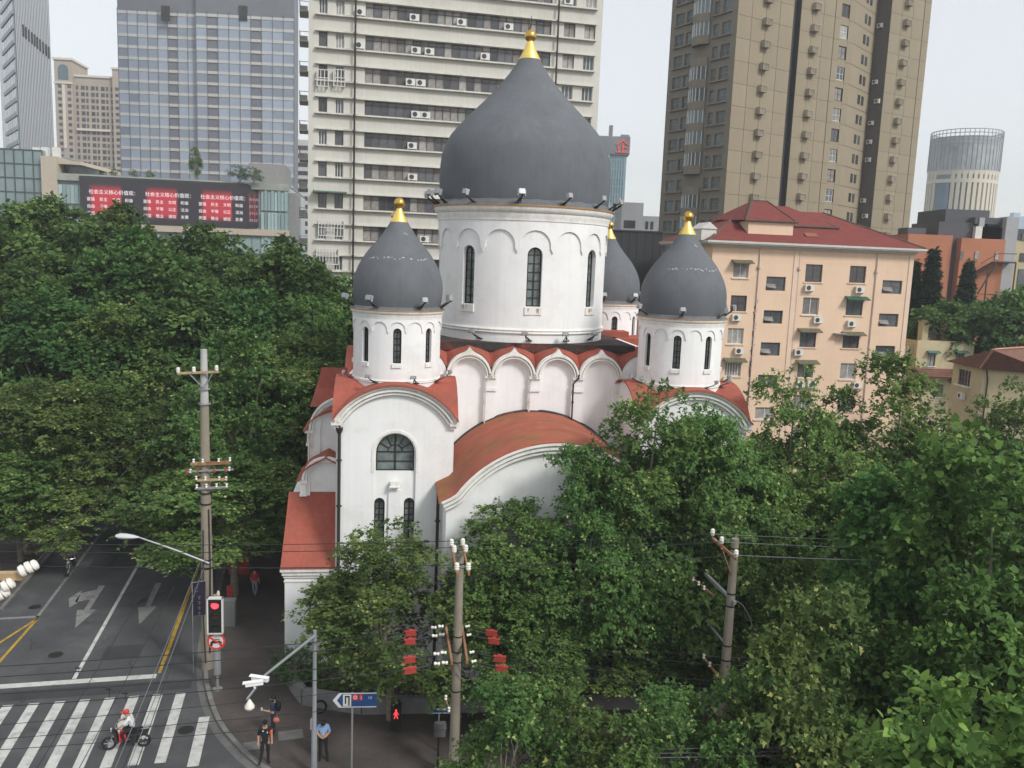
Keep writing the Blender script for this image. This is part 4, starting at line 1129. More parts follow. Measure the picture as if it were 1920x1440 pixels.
r.mesh([(x0, y0, zb_), (x1, y0, zb_), (x1, y1, zb_), (x0, y1, zb_), (ra, 6, zb_ + 3.3), (rb_ + 2, 6, zb_ + 3.3)], [(0, 1, 5, 4), (1, 2, 5), (2, 3, 4, 5), (3, 0, 4)])
# raised front gable roof over the pale dormer box
ga, gb = ph(590, 150)[0] - .2, ph(820, 160)[0] + .2
r.mesh([(ga, .6, zb_ + 1.95), (gb, .6, zb_ + 1.95), (gb - 1.2, 4.6, zb_ + 4.0), (ga + 2.2, 4.6, zb_ + 4.0), (ga - .6, 7.5, zb_ + 2.2), (gb + .6, 7.5, zb_ + 2.2)], [(0, 1, 2, 3), (0, 3, 4), (1, 5, 2), (4, 3, 2, 5)])
r.mesh([(gb + .1, 2.4, zb_ + 1.7), (ph(1085, 190)[0], 2.4, zb_ + 1.7), (ph(1040, 150)[0], 5, zb_ + 2.6), (ph(920, 110)[0], 6.2, zb_ + 3.75), (gb - .4, 6.2, zb_ + 3.75)], [(0, 1, 2, 3, 4)])
r.build('roof', ROOFR, pt)
k = MB()
for p, q in (((x0, y0, zb_), (ra, 6, zb_ + 3.3)), ((x1, y0, zb_), (rb_ + 2, 6, zb_ + 3.3)), ((ga, .6, zb_ + 1.95), (ga + 2.2, 4.6, zb_ + 4.0)), ((gb, .6, zb_ + 1.95), (gb - 1.2, 4.6, zb_ + 4.0)), ((ga + 2.2, 4.6, zb_ + 4.0), (gb - 1.2, 4.6, zb_ + 4.0)), ((gb + .1, 2.4, zb_ + 1.7), (ph(1085, 190)[0], 2.4, zb_ + 1.7)), ((ph(1085, 190)[0], 2.4, zb_ + 1.7), (ph(1040, 150)[0], 5, zb_ + 2.6)), ((ga - .1, .55, zb_ + 1.93), (gb + .1, .55, zb_ + 1.93))): k.tube([p, q], .10, 5)
k.build('ridge_caps', RIDGE, pt, kind='stuff')
k = MB(); k.box(ga + .35, gb - .25, 0.75, 4, zb_ + .1, zb_ + 1.9); k.build('dormer_box', PEACH, pt)
k = MB(); a = ph(905, 218); k.hexa([(a[0] - .6, .55, zb_ + .62), (a[0] + .6, .55, zb_ + .62), (a[0] + .6, 1.2, zb_ + .95), (a[0] - .6, 1.2, zb_ + .95), (a[0] - .6, .5, zb_ + .75), (a[0] + .6, .5, zb_ + .75), (a[0] + .6, 1.15, zb_ + 1.08), (a[0] - .6, 1.15, zb_ + 1.08)]); k.build('roof_hatch', mat('rust_hatch', (.26, .10, .06), .8), pt)
k = MB(); a = ph(385, 170); k.box(a[0] - .5, a[0] + .9, .3, 3, zb_, zb_ + 1.0); k.mesh([(a[0] - .6, .2, zb_ + 1.0), (a[0] + 1, .2, zb_ + 1.0), (a[0] + .2, .2, zb_ + 1.6), (a[0] - .6, 3, zb_ + 1.0), (a[0] + 1, 3, zb_ + 1.0), (a[0] + .2, 3, zb_ + 1.6)], [(0, 1, 2), (0, 2, 5, 3), (1, 4, 5, 2)]); k.build('dormer', mat('white_dormer', (.6, .58, .54), .8), pt)

# ---------------------------------------------------------------- blue glass office tower
def glass_mat(name, col, **kw): return mat(name, col, 0.15, spec=0.7, **kw)
GY = math.radians(4); GO = base(224, 200, 290)
gt_ = thing('glass_office_tower', 'broad blue grey glass office tower with pale floor bands left of the cream slab', 'office tower', GO, GY)
GW = hit(553, 200, GO, GY)[0]; gz0 = hit(300, 300, GO, GY)[1]; GFH = 3.55
GF = [gz0 + GFH * k for k in range(-14, 16)]
split_ = hit(372, 200, GO, GY)[0]
GB = mat('pale_spandrel_band', (0.46, 0.45, 0.43), 0.5, var=0.08, scale=0.2)
GG = mat('grey_metal_cladding', (0.16, 0.165, 0.18), 0.45, var=0.1, scale=0.2, metal=.2)
gtop = hit(300, 18, GO, GY)[1]
b = MB(); b.box(0, split_, 0.4, 6, 0, gtop + 9); b.box(split_, GW, -1.2, 6.0, 0, gtop + 9); b.build('core', GG, gt_)
for s in GF:
    if s > gtop: break
    k = MB(); k.box(0, split_, 0.12, 0.4, s - .45, s + .45); k.box(split_ + .05, GW, -1.5, -1.2, s - .45, s + .45); k.build('floor_band', GB, gt_)
PGL = glass_mat('blue_tower_glass', (0.24, 0.285, 0.35), var=0.30, scale=0.12, rnd=0.28, col2=(.09, .14, .22), c2amt=.5, c2scale=.05)
p = MB(); p.box(0.03, 0.97, -.08, 0.08, 0, 1); p = p.data('glass_panel', PGL)
pl_ = []
rnd = random.Random(9)
n1 = 8; n2 = 9
for s in GF:
    if s + GFH > gtop + 1: break
    for i in range(n1):
        if i == 5: continue
        pl_.append((split_ * i / n1, 0.30, s + .45, split_ / n1, 1, GFH - .9))
    for i in range(n2):
        if i in (1, 5): continue
        pl_.append((split_ + (GW - split_) * i / n2, -1.3, s + .45, (GW - split_) / n2, 1, GFH - .9))
pl_.sort(key=lambda q: -q[2]); many('glass_panel', p, pl_, gt_, 300)
k = MB()
for i in range(n1 * 1 + 1): x = split_ * i / n1; k.box(x - .10, x + .10, .05, .3, 0, gtop)
for i in range(n2 + 1): x = split_ + (GW - split_) * i / n2; k.box(x - .10, x + .10, -1.56, -1.3, 0, gtop)
k.build('mullions', GG, gt_, kind='stuff')
for x in (313, 458): k = MB(); u, z = hit(x, 28, GO, GY); k.box(u - 1.3, u + 1.3, -1.7, -1.15, z - 2.2, z + 2.4); k.build('dark_vent', IRON, gt_)
# glass tower at the left edge with vertical fins
LY = math.radians(38); LO = base(33, 200, 250)
lt = thing('fin_office_tower', 'grey green office tower with vertical fins at the left edge of the view', 'office tower', LO, LY)
LW = hit(98, 180, LO, LY)[0]
b = MB(); b.box(0, LW, 0.02, 30, 0, 130); b.build('core', glass_mat('grey_green_glass', (0.14, 0.17, 0.185), var=.2, scale=.05), lt)
fin = MB(); fin.box(-.14, .14, -.6, .02, 0, 1); fin = fin.data('fin', mat('pale_metal_fin', (.33, .35, .37), .45, var=.08, metal=.2))
zf = hit(60, 290, LO, LY)[1]
for i in range(22): link('fin', fin, lt, (.4 + (LW - .8) * i / 21, 0, zf)).scale = (1, 1, 95)
pb_ = MB(); pb_.box(0.04, .96, -.04, .02, .04, .96); pb_ = pb_.data('glass_panel', glass_mat('pale_green_panel', (.24, .33, .34), var=.3, scale=.1, rnd=.45))
for j in range(26):
    for i in range(5):
        o = link('glass_panel', pb_, lt, (-.02, 22 - i * 4.2, zf + 3.9 * j), -PI / 2); o.scale = (4.2, 1, 2.6)
k = MB()
for j in range(27): k.box(-.3, 0, 0, 22.2, zf + 3.9 * j - 1.2, zf + 3.9 * j - .1)
k.build('spandrel_bands', mat('grey_green_spandrel', (.22, .26, .27), .4, var=.1), lt, kind='stuff')
k = MB()
for i in range(10): u, z = hit(43 + i * 5.3, 58 + i * 4.6, LO, LY); k.box(u - .22, u + .22, -.75, -.6, z - 1.6, z + 1.6)
k.build('dark_louvres', IRON, lt, kind='stuff')
# beige residential tower far behind
HY = math.radians(6); HO = base(104, 200, 430)
ht = thing('beige_residential_tower', 'beige residential tower with arched top windows between the two glass towers', 'apartment building', HO, HY)
HW = hit(240, 200, HO, HY)[0]; hz = hit(150, 128, HO, HY)[1]
HB = mat('beige_stone_render', (0.38, 0.32, 0.26), 0.85, var=.08, scale=.1); HD = mat('far_window_dark', (.05, .055, .06), .3, var=.3, rnd=.4)
a1 = hit(137, 200, HO, HY)[0]; a2 = hit(212, 200, HO, HY)[0]
b = MB(); b.box(0, a1, 0, 20, 0, hz + 4); b.box(a1, a2, 2.5, 20, 0, hz - 3); b.box(a2, HW, 0, 20, 0, hz + 1); b.build('wall', HB, ht)
k = MB(); k.box(-.6, a1 + .6, -.6, 20, hz + 3.4, hz + 4.4); k.box(a1, a2, 1.9, 3, hz - 3.6, hz - 2.6); k.box(a2 - .4, HW, -.5, 1, hz + .4, hz + 1.3); k.box(a1 + 1, a2 - 2, 1.2, 2.5, hz - 29, hz - 28); k.box(a1 * .42, a1 * .58, -.4, 0, hz - 38, hz - 8); k.box(-.4, a1 + .4, -.5, 0, hz - 7.6, hz - 6.8); k.build('cornice', mat('pale_stone_trim', (.60, .55, .46), .8, var=.06), ht)
k = MB(); wall(k, arch(a1 / 2, hz - 5.8, a1 * .6, hz - 1), [], lambda u, z, d: (u, -.06 + d, z)); k.build('arched_window', glass_mat('teal_far_glass', (.06, .11, .13), var=.2), ht)
p = MB(); p.box(0, 1, -.12, .1, 0, 1); p = p.data('window', HD)
ws = []
for j in range(26):
    z = hz - 8 - 3.0 * j
    if z < 18: break
    for u in (a1 * .18, a1 * .72): ws.append((u, 0, z - 1.5, 1.6, 1, 1.5))
    for i in range(8): ws.append((a1 + .7 + (a2 - a1) * i / 8, 2.5, z - 1.6, (a2 - a1) / 8 * (.75 if i % 2 else .45), 1, 1.9))
    ws.append((a2 + 1.2, 0, z - 1.5, 1.6, 1, 1.5))
many('window', p, ws, ht, 300)

# ---------------------------------------------------------------- podium with the LED screen
DY = math.radians(9); DO = base(82, 340, 165)
pd = thing('shopping_podium', 'low glass shopping podium with a roof garden carrying the red screen', 'building', DO, DY)
DW = hit(540, 400, DO, DY)[0]; dz = hit(300, 338, DO, DY)[1]
PODG = mat('podium_green_glass', (0.20, 0.26, 0.265), 0.25, var=.2, scale=.15, spec=.5); PODS = mat('podium_pale_stone', (0.46, 0.40, 0.32), .8, var=.08)
u_s, z_s = hit(155, 334, DO, DY); u_e, _q = hit(466, 352, DO, DY); z_b = hit(430, 424, DO, DY)[1]
b = MB(); b.box(0, DW, 0, 40, 0, dz); b.box(-8.5, -.2, .4, 30, 0, dz + 4.5); b.build('core', PODG, pd)
b = MB()
for i in range(6): b.box(-8.5 + 1.66 * i - .08, -8.5 + 1.66 * i + .08, .25, .4, 0, dz + 4.5)
for i in range(9): b.box(-8.5, -.2, .28, .4, dz + 4.3 - 2.6 * i, dz + 4.5 - 2.6 * i)
b.build('mullions', mat('dark_green_mullion', (.07, .095, .09), .5), pd, kind='stuff')
b = MB(); b.box(-.2, 2.6, -.6, 10, 0, hit(70, 292, DO, DY)[1]); b.build('stone_pier', PODS, pd)
b = MB(); zt = hit(100, 300, DO, DY)[1]; b.mesh([(2.6, 1, zt), (6.5, 1, zt), (11.5, 6, zt - 1.0), (2.6, 6, zt)], [(0, 1, 2, 3)]); b.box(2.6, 6.5, .5, 8, zt - .6, zt); b.hexa([(6.5, .5, zt - .6), (11.5, 5.5, zt - 1.7), (11.5, 8, zt - 1.7), (6.5, 8, zt - .6), (6.5, .5, zt), (11.5, 5.5, zt - 1.0), (11.5, 8, zt - 1.0), (6.5, 8, zt)]); b.build('canopy', PODS, pd)
b = MB(); b.box(2.7, 9, 3, 8, dz, zt - .6); b.build('penthouse', GLASS, pd)
b = MB(); b.box(2.6, DW + .3, -.7, .5, dz - .9, dz + .15); b.box(2.6, DW, -.4, 39, dz + .15, dz + .4); b.build('parapet', mat('mossy_parapet', (.30, .32, .28), .85, var=.2, scale=.5), pd)
p = MB(); p.box(.04, .96, -.1, .05, .02, .98); p = p.data('glass_panel', mat('podium_glass_panel', (.30, .40, .40), .25, var=.15, scale=.2, rnd=.35, spec=.5))
gl = []
u0_ = hit(82, 360, DO, DY)[0]
for i in range(6):
    w_ = (u_s - 2.6) / 6
    gl += [(2.6 + w_ * i, -.25, dz - 5.2, w_, 1, 3.6), (2.6 + w_ * i, -.25, dz - 13.0, w_, 1, 7.0)]
ue2 = u_e + 2.4
for j in range(3):
    w_ = (DW - ue2) / 8
    for i in range(8): gl.append((ue2 + w_ * i, -.25 - .25 * ((i + j) % 2), z_s - 4.6 - 4.2 * j, w_, 1, 4.0))
w_ = (DW - u_s) / 22
for i in range(22): gl.append((u_s + w_ * i, -.2, z_b - 5.2, w_, 1, 3.2))
many('glass_panel', p, gl, pd, 300)
b = MB(); b.box(u_s, DW + .3, -.9, 0, z_b - 1.6, z_b - .4); b.build('soffit_band', PODS, pd)
b = MB(); b.box(DW, DW + 1.2, 3, 14, 0, dz - 1); b.box(DW - 8, DW - 1, 4, 16, dz, dz + 4.5); b.build('service_block', mat('grey_service_wall', (.26, .26, .25), .8, var=.1), pd)
b = MB()
for x in (60, 76, 97): u, z = hit(x, 288, DO, DY); b.box(u - .6, u + .6, 2, 3.2, z - 1.5, z + 1.4)
b.build('roof_vent', ACW, pd)
# the screen: a real panel hung on the podium
def screen_mat(name, dim):
    M = bpy.data.materials.new(name); M.use_nodes = True; n = M.node_tree.nodes; L = M.node_tree.links; p = n['Principled BSDF']
    p.inputs['Base Color'].default_value = (.015, .014, .018, 1); p.inputs['Roughness'].default_value = .5
    tc = n.new('ShaderNodeTexCoord'); sx = n.new('ShaderNodeSeparateXYZ'); L.new(tc.outputs['Object'], sx.inputs[0])
    def m(op, a, b=None):
        q = n.new('ShaderNodeMath'); q.operation = op
        for i, v in enumerate((a, b)):
            if v is None: continue
            if isinstance(v, (int, float)): q.inputs[i].default_value = v
            else: L.new(v, q.inputs[i])
        return q.outputs[0]
    def soft(v, lo, hi, e0, e1):
        a = n.new('ShaderNodeMapRange'); a.interpolation_type = 'SMOOTHSTEP'; a.inputs['From Min'].default_value = lo; a.inputs['From Max'].default_value = lo + e0; L.new(v, a.inputs['Value'])
        c = n.new('ShaderNodeMapRange'); c.interpolation_type = 'SMOOTHSTEP'; c.inputs['From Min'].default_value = hi - e1; c.inputs['From Max'].default_value = hi; c.inputs['To Min'].default_value = 1; c.inputs['To Max'].default_value = 0; L.new(v, c.inputs['Value'])
        return m('MULTIPLY', a.outputs[0], c.outputs[0])
    X = m('FRACT', m('MULTIPLY', sx.outputs[0], 3.0)); Zv = sx.outputs[2]
    core = m('MULTIPLY', soft(X, .12, .72, .10, .04), soft(Zv, .06, .90, .2, .22))
    em = n.new('ShaderNodeMix'); em.data_type = 'RGBA'; em.inputs['A'].default_value = (.018, .014, .018, 1); em.inputs['B'].default_value = (.62, .028, .045, 1); L.new(core, em.inputs['Factor'])
    L.new(em.outputs['Result'], p.inputs['Emission Color']); p.inputs['Emission Strength'].default_value = dim
    return M
SWD, SHT = u_e - u_s, z_s - z_b
sc = thing('led_screen', 'large red and black screen with white slogans on the podium front', 'screen', DO, DY)
b = MB(); b.box(0, 1, -.02, 0, 0, 1); o = link('display', b.data('display', screen_mat('led_display', .55)), sc, (u_s, -1.0, z_b)); o.scale = (SWD, 1, SHT)
b = MB(); b.box(u_s - .3, u_e + .02, -.98, -.1, z_b - .35, z_s + .4); b.build('screen_housing', DSTRIP, sc)
b = MB(); b.box(0, 1, -.02, 0, 0, 1); o2 = link('display', b.data('display', screen_mat('led_display_side', .2)), sc, (u_e + .03, -.98, z_b), math.radians(28)); o2.scale = (2.7, 1, SHT)
b = MB(); b.box(0, 2.75, 0.02, .5, 0, SHT + .4); o3 = link('screen_housing', b.data('screen_housing', DSTRIP), sc, (u_e + .03, -.96, z_b - .2), math.radians(28))
TXT = emit('screen_text_white', (.80, .75, .75), .28)
def text(s, x, y, z, size, parent, m, rz=0.0, ext=0.0, sx=1.0, align='LEFT', rx=PI / 2, name='lettering'):
    c = bpy.data.curves.new(name, 'FONT'); c.body = s; c.size = size; c.align_x = align; c.extrude = ext; c.resolution_u = 2
    c.materials.append(m); o = bpy.data.objects.new(name, c); COL.objects.link(o); o.parent = parent; o.location = (x, y, z); o.rotation_euler = (rx, 0, rz); o.scale = (sx, 1, 1)
    me = bpy.data.meshes.new_from_object(o); r = link(name, me, parent, o.location, None); r.rotation_euler = (rx, 0, rz); r.scale = (sx, 1, 1); bpy.data.objects.remove(o); return r
for k in range(3):
    x0 = u_s + SWD * (k / 3.0 + .03); t = SWD / 3
    text('社会主义核心价值观：', x0 + .04 * t, -1.06, z_b + SHT * .645, t * .088, sc, TXT)
    for j, row in enumerate((('富强', '民主', '文明', '和谐'), ('自由', '平等', '公正', '法治'), ('爱国', '敬业', '诚信', '友善'))):
        for i, wd2 in enumerate(row): text(wd2, x0 + t * (.0 + .225 * i), -1.06, z_b + SHT * (.475 - .17 * j), t * .072, sc, TXT)
TXTD = emit('screen_text_dim', (.4, .33, .35), .22)
for j, row in enumerate(('社会主义核心', '富 民 文 和', '自 平 公 法', '爱 敬 诚 友')):
    text(row, u_e + .25, -.95, z_b + SHT * (.645 - .17 * j), .62, sc, TXTD, math.radians(28), sx=.55)
# ---------------------------------------------------------------- round office tower on the right
rc = at(1808, 300, 290); ro_ = thing('round_office_tower', 'round cream office tower with grey crown behind the orange block', 'office tower', (rc.x, rc.y, 0), 0.0)
RT = at(1812, 250, 290).z; RR = (at(1878, 300, 290) - at(1742, 300, 290)).length / 2 * 0.86
CRM = mat('cream_rib', (.58, .54, .44), .7, var=.06); 
b = MB(); b.lathe([(RR - .5, 0), (RR - .5, RT - 15.5)], 60); b.build('core', glass_mat('grey_band_glass', (.16, .165, .18), var=.3, scale=.08), ro_)
fin = MB(); fin.box(-.55, .55, -RR - .3, -RR + 1, 0, RT - 13); fin = fin.data('rib', CRM)
for a in range(-140, 81, 9):
    if -72 < a < -44: continue
    o = link('rib', fin, ro_, (0, 0, 0), math.radians(a))
b = MB()
for j in range(16): z = RT - 16 - 3.4 * j; b.lathe([(RR - .42, z - .7), (RR - .42, z + .5)], 48)
b.build('floor_bands', mat('grey_floor_band', (.24, .24, .25), .6), ro_, kind='stuff')
b = MB(); b.lathe([(RR + .35, RT - 16.6), (RR + .35, RT - 15.4)], 60); b.lathe([(RR + .2, RT - 14), (RR + .35, RT - 12.6)], 60); b.build('ring_band', CRM, ro_)
b = MB(); b.lathe([(RR + .1, 0), (RR + .1, RT - 12.6)], 6, (0, 0, 0), 0, False, math.radians(-70), math.radians(-46)); b.build('glass_strip', glass_mat('blue_strip_glass', (.12, .19, .26), var=.25, scale=.1), ro_)
b = MB(); b.lathe([(RR + .4, RT - 12.6), (RR + .4, RT - 2.2)], 60); b.build('crown_glass', mat('grey_crown_glass', (.34, .37, .38), .3, var=.25, scale=.3), ro_)
b = MB()
for j in range(5): b.lathe([(RR + .42, RT - 1.1 * j - .12), (RR + .5, RT - 1.1 * j - .12), (RR + .5, RT - 1.1 * j + .12), (RR + .42, RT - 1.1 * j + .12)], 48)
for i in range(48): a = 2 * PI * i / 48; b.tube([((RR + .45) * math.sin(a), -(RR + .45) * math.cos(a), RT - 12.4), ((RR + .45) * math.sin(a), -(RR + .45) * math.cos(a), RT)], .12, 4, cap=False)
b.build('crown_lattice', mat('grey_lattice_steel', (.30, .31, .32), .5, var=.1), ro_)
# ---------------------------------------------------------------- teal tower with a red sign behind the drum
TY = math.radians(0); TO = base(1112, 350, 300)
tt = thing('teal_glass_tower', 'slim teal glass tower with a red rooftop sign right of the main dome', 'office tower', TO, TY)
TW = hit(1172, 350, TO, TY)[0]; TZ = hit(1150, 290, TO, TY)[1]; TZ2 = hit(1150, 256, TO, TY)[1]
b = MB(); b.box(0, TW, 0, 14, 0, TZ); b.build('core', glass_mat('teal_glass', (.22, .34, .37), var=.2, scale=.1), tt)
b = MB()
for i in range(7): b.box(TW * (.45 + .08 * i) - .12, TW * (.45 + .08 * i) + .12, -.3, 0, 0, TZ)
for j in range(18): b.box(0, TW, -.1, 0, TZ - 2 - 2.9 * j, TZ - 1.6 - 2.9 * j)
b.build('mullions', mat('teal_mullion', (.25, .34, .37), .5), tt, kind='stuff')
b = MB(); b.box(TW * .25, TW * .46, -.5, 0, 0, TZ); b.build('pale_strip', mat('pale_tower_panel', (.62, .64, .62), .6), tt)
b = MB(); b.box(-.8, TW + .8, -.8, 14, TZ, TZ2); b.box(TW * .42, TW * .52, -.6, 2, TZ2, TZ2 + 3.6); b.box(TW * .8, TW + .6, 1, 3, TZ2, TZ2 + .9); b.build('crown', mat('grey_tower_crown', (.17, .18, .19), .5, var=.2, scale=.2), tt)
text('企', TW * .62, -1.0, TZ + .9, 5.0, tt, emit('red_sign_light', (.60, .06, .04), .25), ext=.15, name='rooftop_sign')
# grey block and dark hall behind the right tower
o1 = base(1165, 410, 190); gb_ = thing('grey_flat_block', 'small pale grey flat roofed block left of the brown tower', 'building', o1, 0)
w1 = hit(1240, 410, o1, 0)[0]; z1 = hit(1195, 380, o1, 0)[1]; z2 = hit(1220, 405, o1, 0)[1]; s1_ = hit(1206, 400, o1, 0)[0]
b = MB(); b.box(0, s1_, 0, 12, 0, z1); b.box(s1_, w1, 1, 12, 0, z2); b.box(-.3, w1, -.3, 12, z2 - 4.3, z2 - 3.6); b.build('wall', mat('grey_concrete_wall', (.33, .34, .34), .85, var=.1, scale=.2), gb_)
for u, w_ in ((.6, 2.5), (s1_ + .8, .6), (s1_ + 1.9, .6)): b = MB(); b.box(u, u + w_, -.05 if u < s1_ else .9, 2, z2 - 2.8, z2 - 1.1); b.build('window', HD, gb_)
o1 = base(1120, 460, 92); dh = thing('dark_hall', 'dark grey blank walled hall behind the back dome', 'building', o1, math.radians(3))
w1 = hit(1240, 460, o1, math.radians(3))[0]; z1 = hit(1180, 434, o1, math.radians(3))[1]
b = MB(); b.box(0, w1, 0, 12, 0, z1); b.build('wall', mat('dark_hall_cladding', (.035, .036, .038), .6, var=.15, scale=.3), dh)
k = MB()
for i in range(9): k.box(w1 * i / 8 - .03, w1 * i / 8 + .03, -.05, 0, 0, z1)
k.box(-.1, w1 + .1, -.12, 12, z1, z1 + .15); k.build('cladding_ribs', DSTRIP, dh, kind='stuff')
# far white block seen through the gap by the slab
o1 = base(552, 360, 330); fb = thing('far_white_block', 'distant white apartment block in the gap beside the cream slab', 'apartment building', o1, 0)
w1 = hit(580, 360, o1, 0)[0]; z1 = hit(565, 262, o1, 0)[1]
b = MB(); b.box(-1, w1, 0, 15, 0, z1); b.build('wall', mat('far_white_wall', (.62, .62, .60), .8, var=.08, scale=.2), fb)
k = MB(); k.box(0, 1, -.1, 0, 0, 1.5); k = k.data('window_strip', HD)
for j in range(17): link('window_strip', k, fb, (.4, 0, z1 - 3.6 - 3.1 * j)).scale = (w1 - 1, 1, 1)
# hazy low skyline on the far right
rnd = random.Random(4); 
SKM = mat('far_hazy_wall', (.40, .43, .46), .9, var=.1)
for i, (x, y, w_) in enumerate(((1712, 462, 16), (1730, 448, 14), (1748, 456, 22), (1900, 405, 30))):
    o1 = base(x, y, 700); z1 = at(x, y, 700).z; b = MB(); ww_ = w_ / 1608 * 700
    b.box(0, ww_, 0, 20, 0, z1); b.box(ww_ * .2, ww_ * .6, 4, 10, z1, z1 + 3)
    for j in range(10): b.box(.5, ww_ - .5, -.15, 0, z1 - 4 - 5 * j, z1 - 2 - 5 * j)
    o = b.build('far_block', SKM if i < 3 else glass_mat('far_blue_glass', (.30, .42, .52), var=.1), None, loc=o1)
    tag(o, ('low hazy far block nearest the brown tower', 'tallest of the hazy far blocks beside the round tower', 'hazy far block at the foot of the round tower', 'pale blue far block at the right edge of the view')[i], 'building', 'hazy far blocks on the skyline')
# ================================================================ trees
def leaf_mat(name, ramp, trans=0.34):
    M = bpy.data.materials.new(name); M.use_nodes = True; n = M.node_tree.nodes; L = M.node_tree.links
    p = n['Principled BSDF']; p.inputs['Roughness'].default_value = 0.6; p.inputs['Specular IOR Level'].default_value = 0.16
    at_ = n.new('ShaderNodeAttribute'); at_.attribute_name = 'tint'
    oi = n.new('ShaderNodeObjectInfo')
    cr = n.new('ShaderNodeValToRGB'); e = cr.color_ramp.elements
    e[0].position, e[0].color = ramp[0][0], (*ramp[0][1], 1); e[1].position, e[1].color = ramp[-1][0], (*ramp[-1][1], 1)
    for pos, c in ramp[1:-1]: x = e.new(pos); x.color = (*c, 1)
    L.new(at_.outputs['Fac'], cr.inputs['Fac'])
    mr = n.new('ShaderNodeMapRange'); mr.inputs['To Min'].default_value = 0.82; mr.inputs['To Max'].default_value = 1.22; L.new(oi.outputs['Random'], mr.inputs['Value'])
    vm = n.new('ShaderNodeVectorMath'); vm.operation = 'SCALE'; L.new(cr.outputs['Color'], vm.inputs[0]); L.new(mr.outputs[0], vm.inputs['Scale'])
    hsv = n.new('ShaderNodeHueSaturation'); hr = n.new('ShaderNodeMapRange'); hr.inputs['To Min'].default_value = 0.478; hr.inputs['To Max'].default_value = 0.515; hq_ = n.new('ShaderNodeMath'); hq_.operation = 'FRACT'; hm = n.new('ShaderNodeMath'); hm.operation = 'MULTIPLY'; hm.inputs[1].default_value = 7.3; L.new(oi.outputs['Random'], hm.inputs[0]); L.new(hm.outputs[0], hq_.inputs[0]); L.new(hq_.outputs[0], hr.inputs['Value']); L.new(hr.outputs[0], hsv.inputs['Hue']); L.new(vm.outputs[0], hsv.inputs['Color']); vm = hsv
    L.new(vm.outputs[0], p.inputs['Base Color'])
    tr = n.new('ShaderNodeBsdfTranslucent'); L.new(vm.outputs[0], tr.inputs['Color'])
    mx = n.new('ShaderNodeMixShader'); mx.inputs[0].default_value = trans; L.new(p.outputs[0], mx.inputs[1]); L.new(tr.outputs[0], mx.inputs[2])
    L.new(mx.outputs[0], n['Material Output'].inputs['Surface'])
    return M
LEAF = leaf_mat('plane_tree_leaf', [(0.0, (0.062, 0.125, 0.036)), (0.45, (0.115, 0.205, 0.058)), (0.8, (0.18, 0.285, 0.076)), (0.92, (0.29, 0.38, 0.11)), (1.0, (0.52, 0.54, 0.20))])
LEAFD = leaf_mat('park_tree_leaf', [(0.0, (0.050, 0.104, 0.034)), (0.5, (0.090, 0.175, 0.050)), (0.9, (0.15, 0.25, 0.066)), (1.0, (0.21, 0.31, 0.085))])
LEAFB = leaf_mat('broad_vine_leaf', [(0.0, (0.054, 0.120, 0.034)), (0.5, (0.098, 0.200, 0.048)), (0.85, (0.155, 0.285, 0.064)), (1.0, (0.25, 0.40, 0.09))], 0.35)
LEAFC = leaf_mat('redwood_needles', [(0.0, (0.018, 0.040, 0.022)), (0.6, (0.034, 0.070, 0.034)), (1.0, (0.060, 0.105, 0.045))], 0.15)
BARK = mat('mottled_plane_bark', (0.20, 0.175, 0.135), 0.9, var=0.25, scale=3, bump=.5, bscale=12, col2=(0.08, 0.07, 0.05), c2amt=.8, c2scale=2.5)
SHAPES = {
 'plane': np.array([(0, 0), (0.20, 0.12), (0.52, 0.32), (0.26, 0.46), (0.0, 1.0), (-0.26, 0.46), (-0.52, 0.32), (-0.20, 0.12)]),
 'quad': np.array([(0, 0), (0.42, 0.45), (0.0, 1.0), (-0.42, 0.45)]),
 'heart': np.array([(0, 0.08), (0.30, 0.0), (0.50, 0.30), (0.28, 0.72), (0.0, 1.05), (-0.28, 0.72), (-0.50, 0.30), (-0.30, 0.0)]),
 'spray': np.array([(0, 0), (0.28, 0.3), (0.10, 1.0), (-0.16, 0.55)])}
def leaves_mesh(name, pos, axis, nrm, size, tint, shape, m, fold=0.12):
    """one mesh from arrays: position, stem-to-tip axis, surface normal and size of every leaf"""
    sh = SHAPES[shape]; k = len(sh); n = len(pos)
    axis = axis / np.linalg.norm(axis, axis=1)[:, None]
    side = np.cross(nrm, axis); side /= (np.linalg.norm(side, axis=1)[:, None] + 1e-9)
    nn = np.cross(axis, side)
    v = pos[:, None, :] + size[:, None, None] * (side[:, None, :] * sh[None, :, 0:1] + axis[:, None, :] * sh[None, :, 1:2] + nn[:, None, :] * (np.abs(sh[None, :, 0:1]) * fold * 2 - (sh[None, :, 1:2] ** 2) * 0.12))
    me = bpy.data.meshes.new(name)
    me.vertices.add(n * k); me.vertices.foreach_set('co', v.reshape(-1).astype(np.float32))
    me.loops.add(n * k); me.loops.foreach_set('vertex_index', np.arange(n * k, dtype=np.int32))
    me.polygons.add(n); me.polygons.foreach_set('loop_start', np.arange(0, n * k, k, dtype=np.int32)); me.polygons.foreach_set('loop_total', np.full(n, k, dtype=np.int32))
    a = me.attributes.new('tint', 'FLOAT', 'FACE'); a.data.foreach_set('value', tint.astype(np.float32))
    me.materials.append(m); me.update(calc_edges=True); me.validate()
    return me
def unit(v): return v / (np.linalg.norm(v, axis=-1, keepdims=True) + 1e-9)
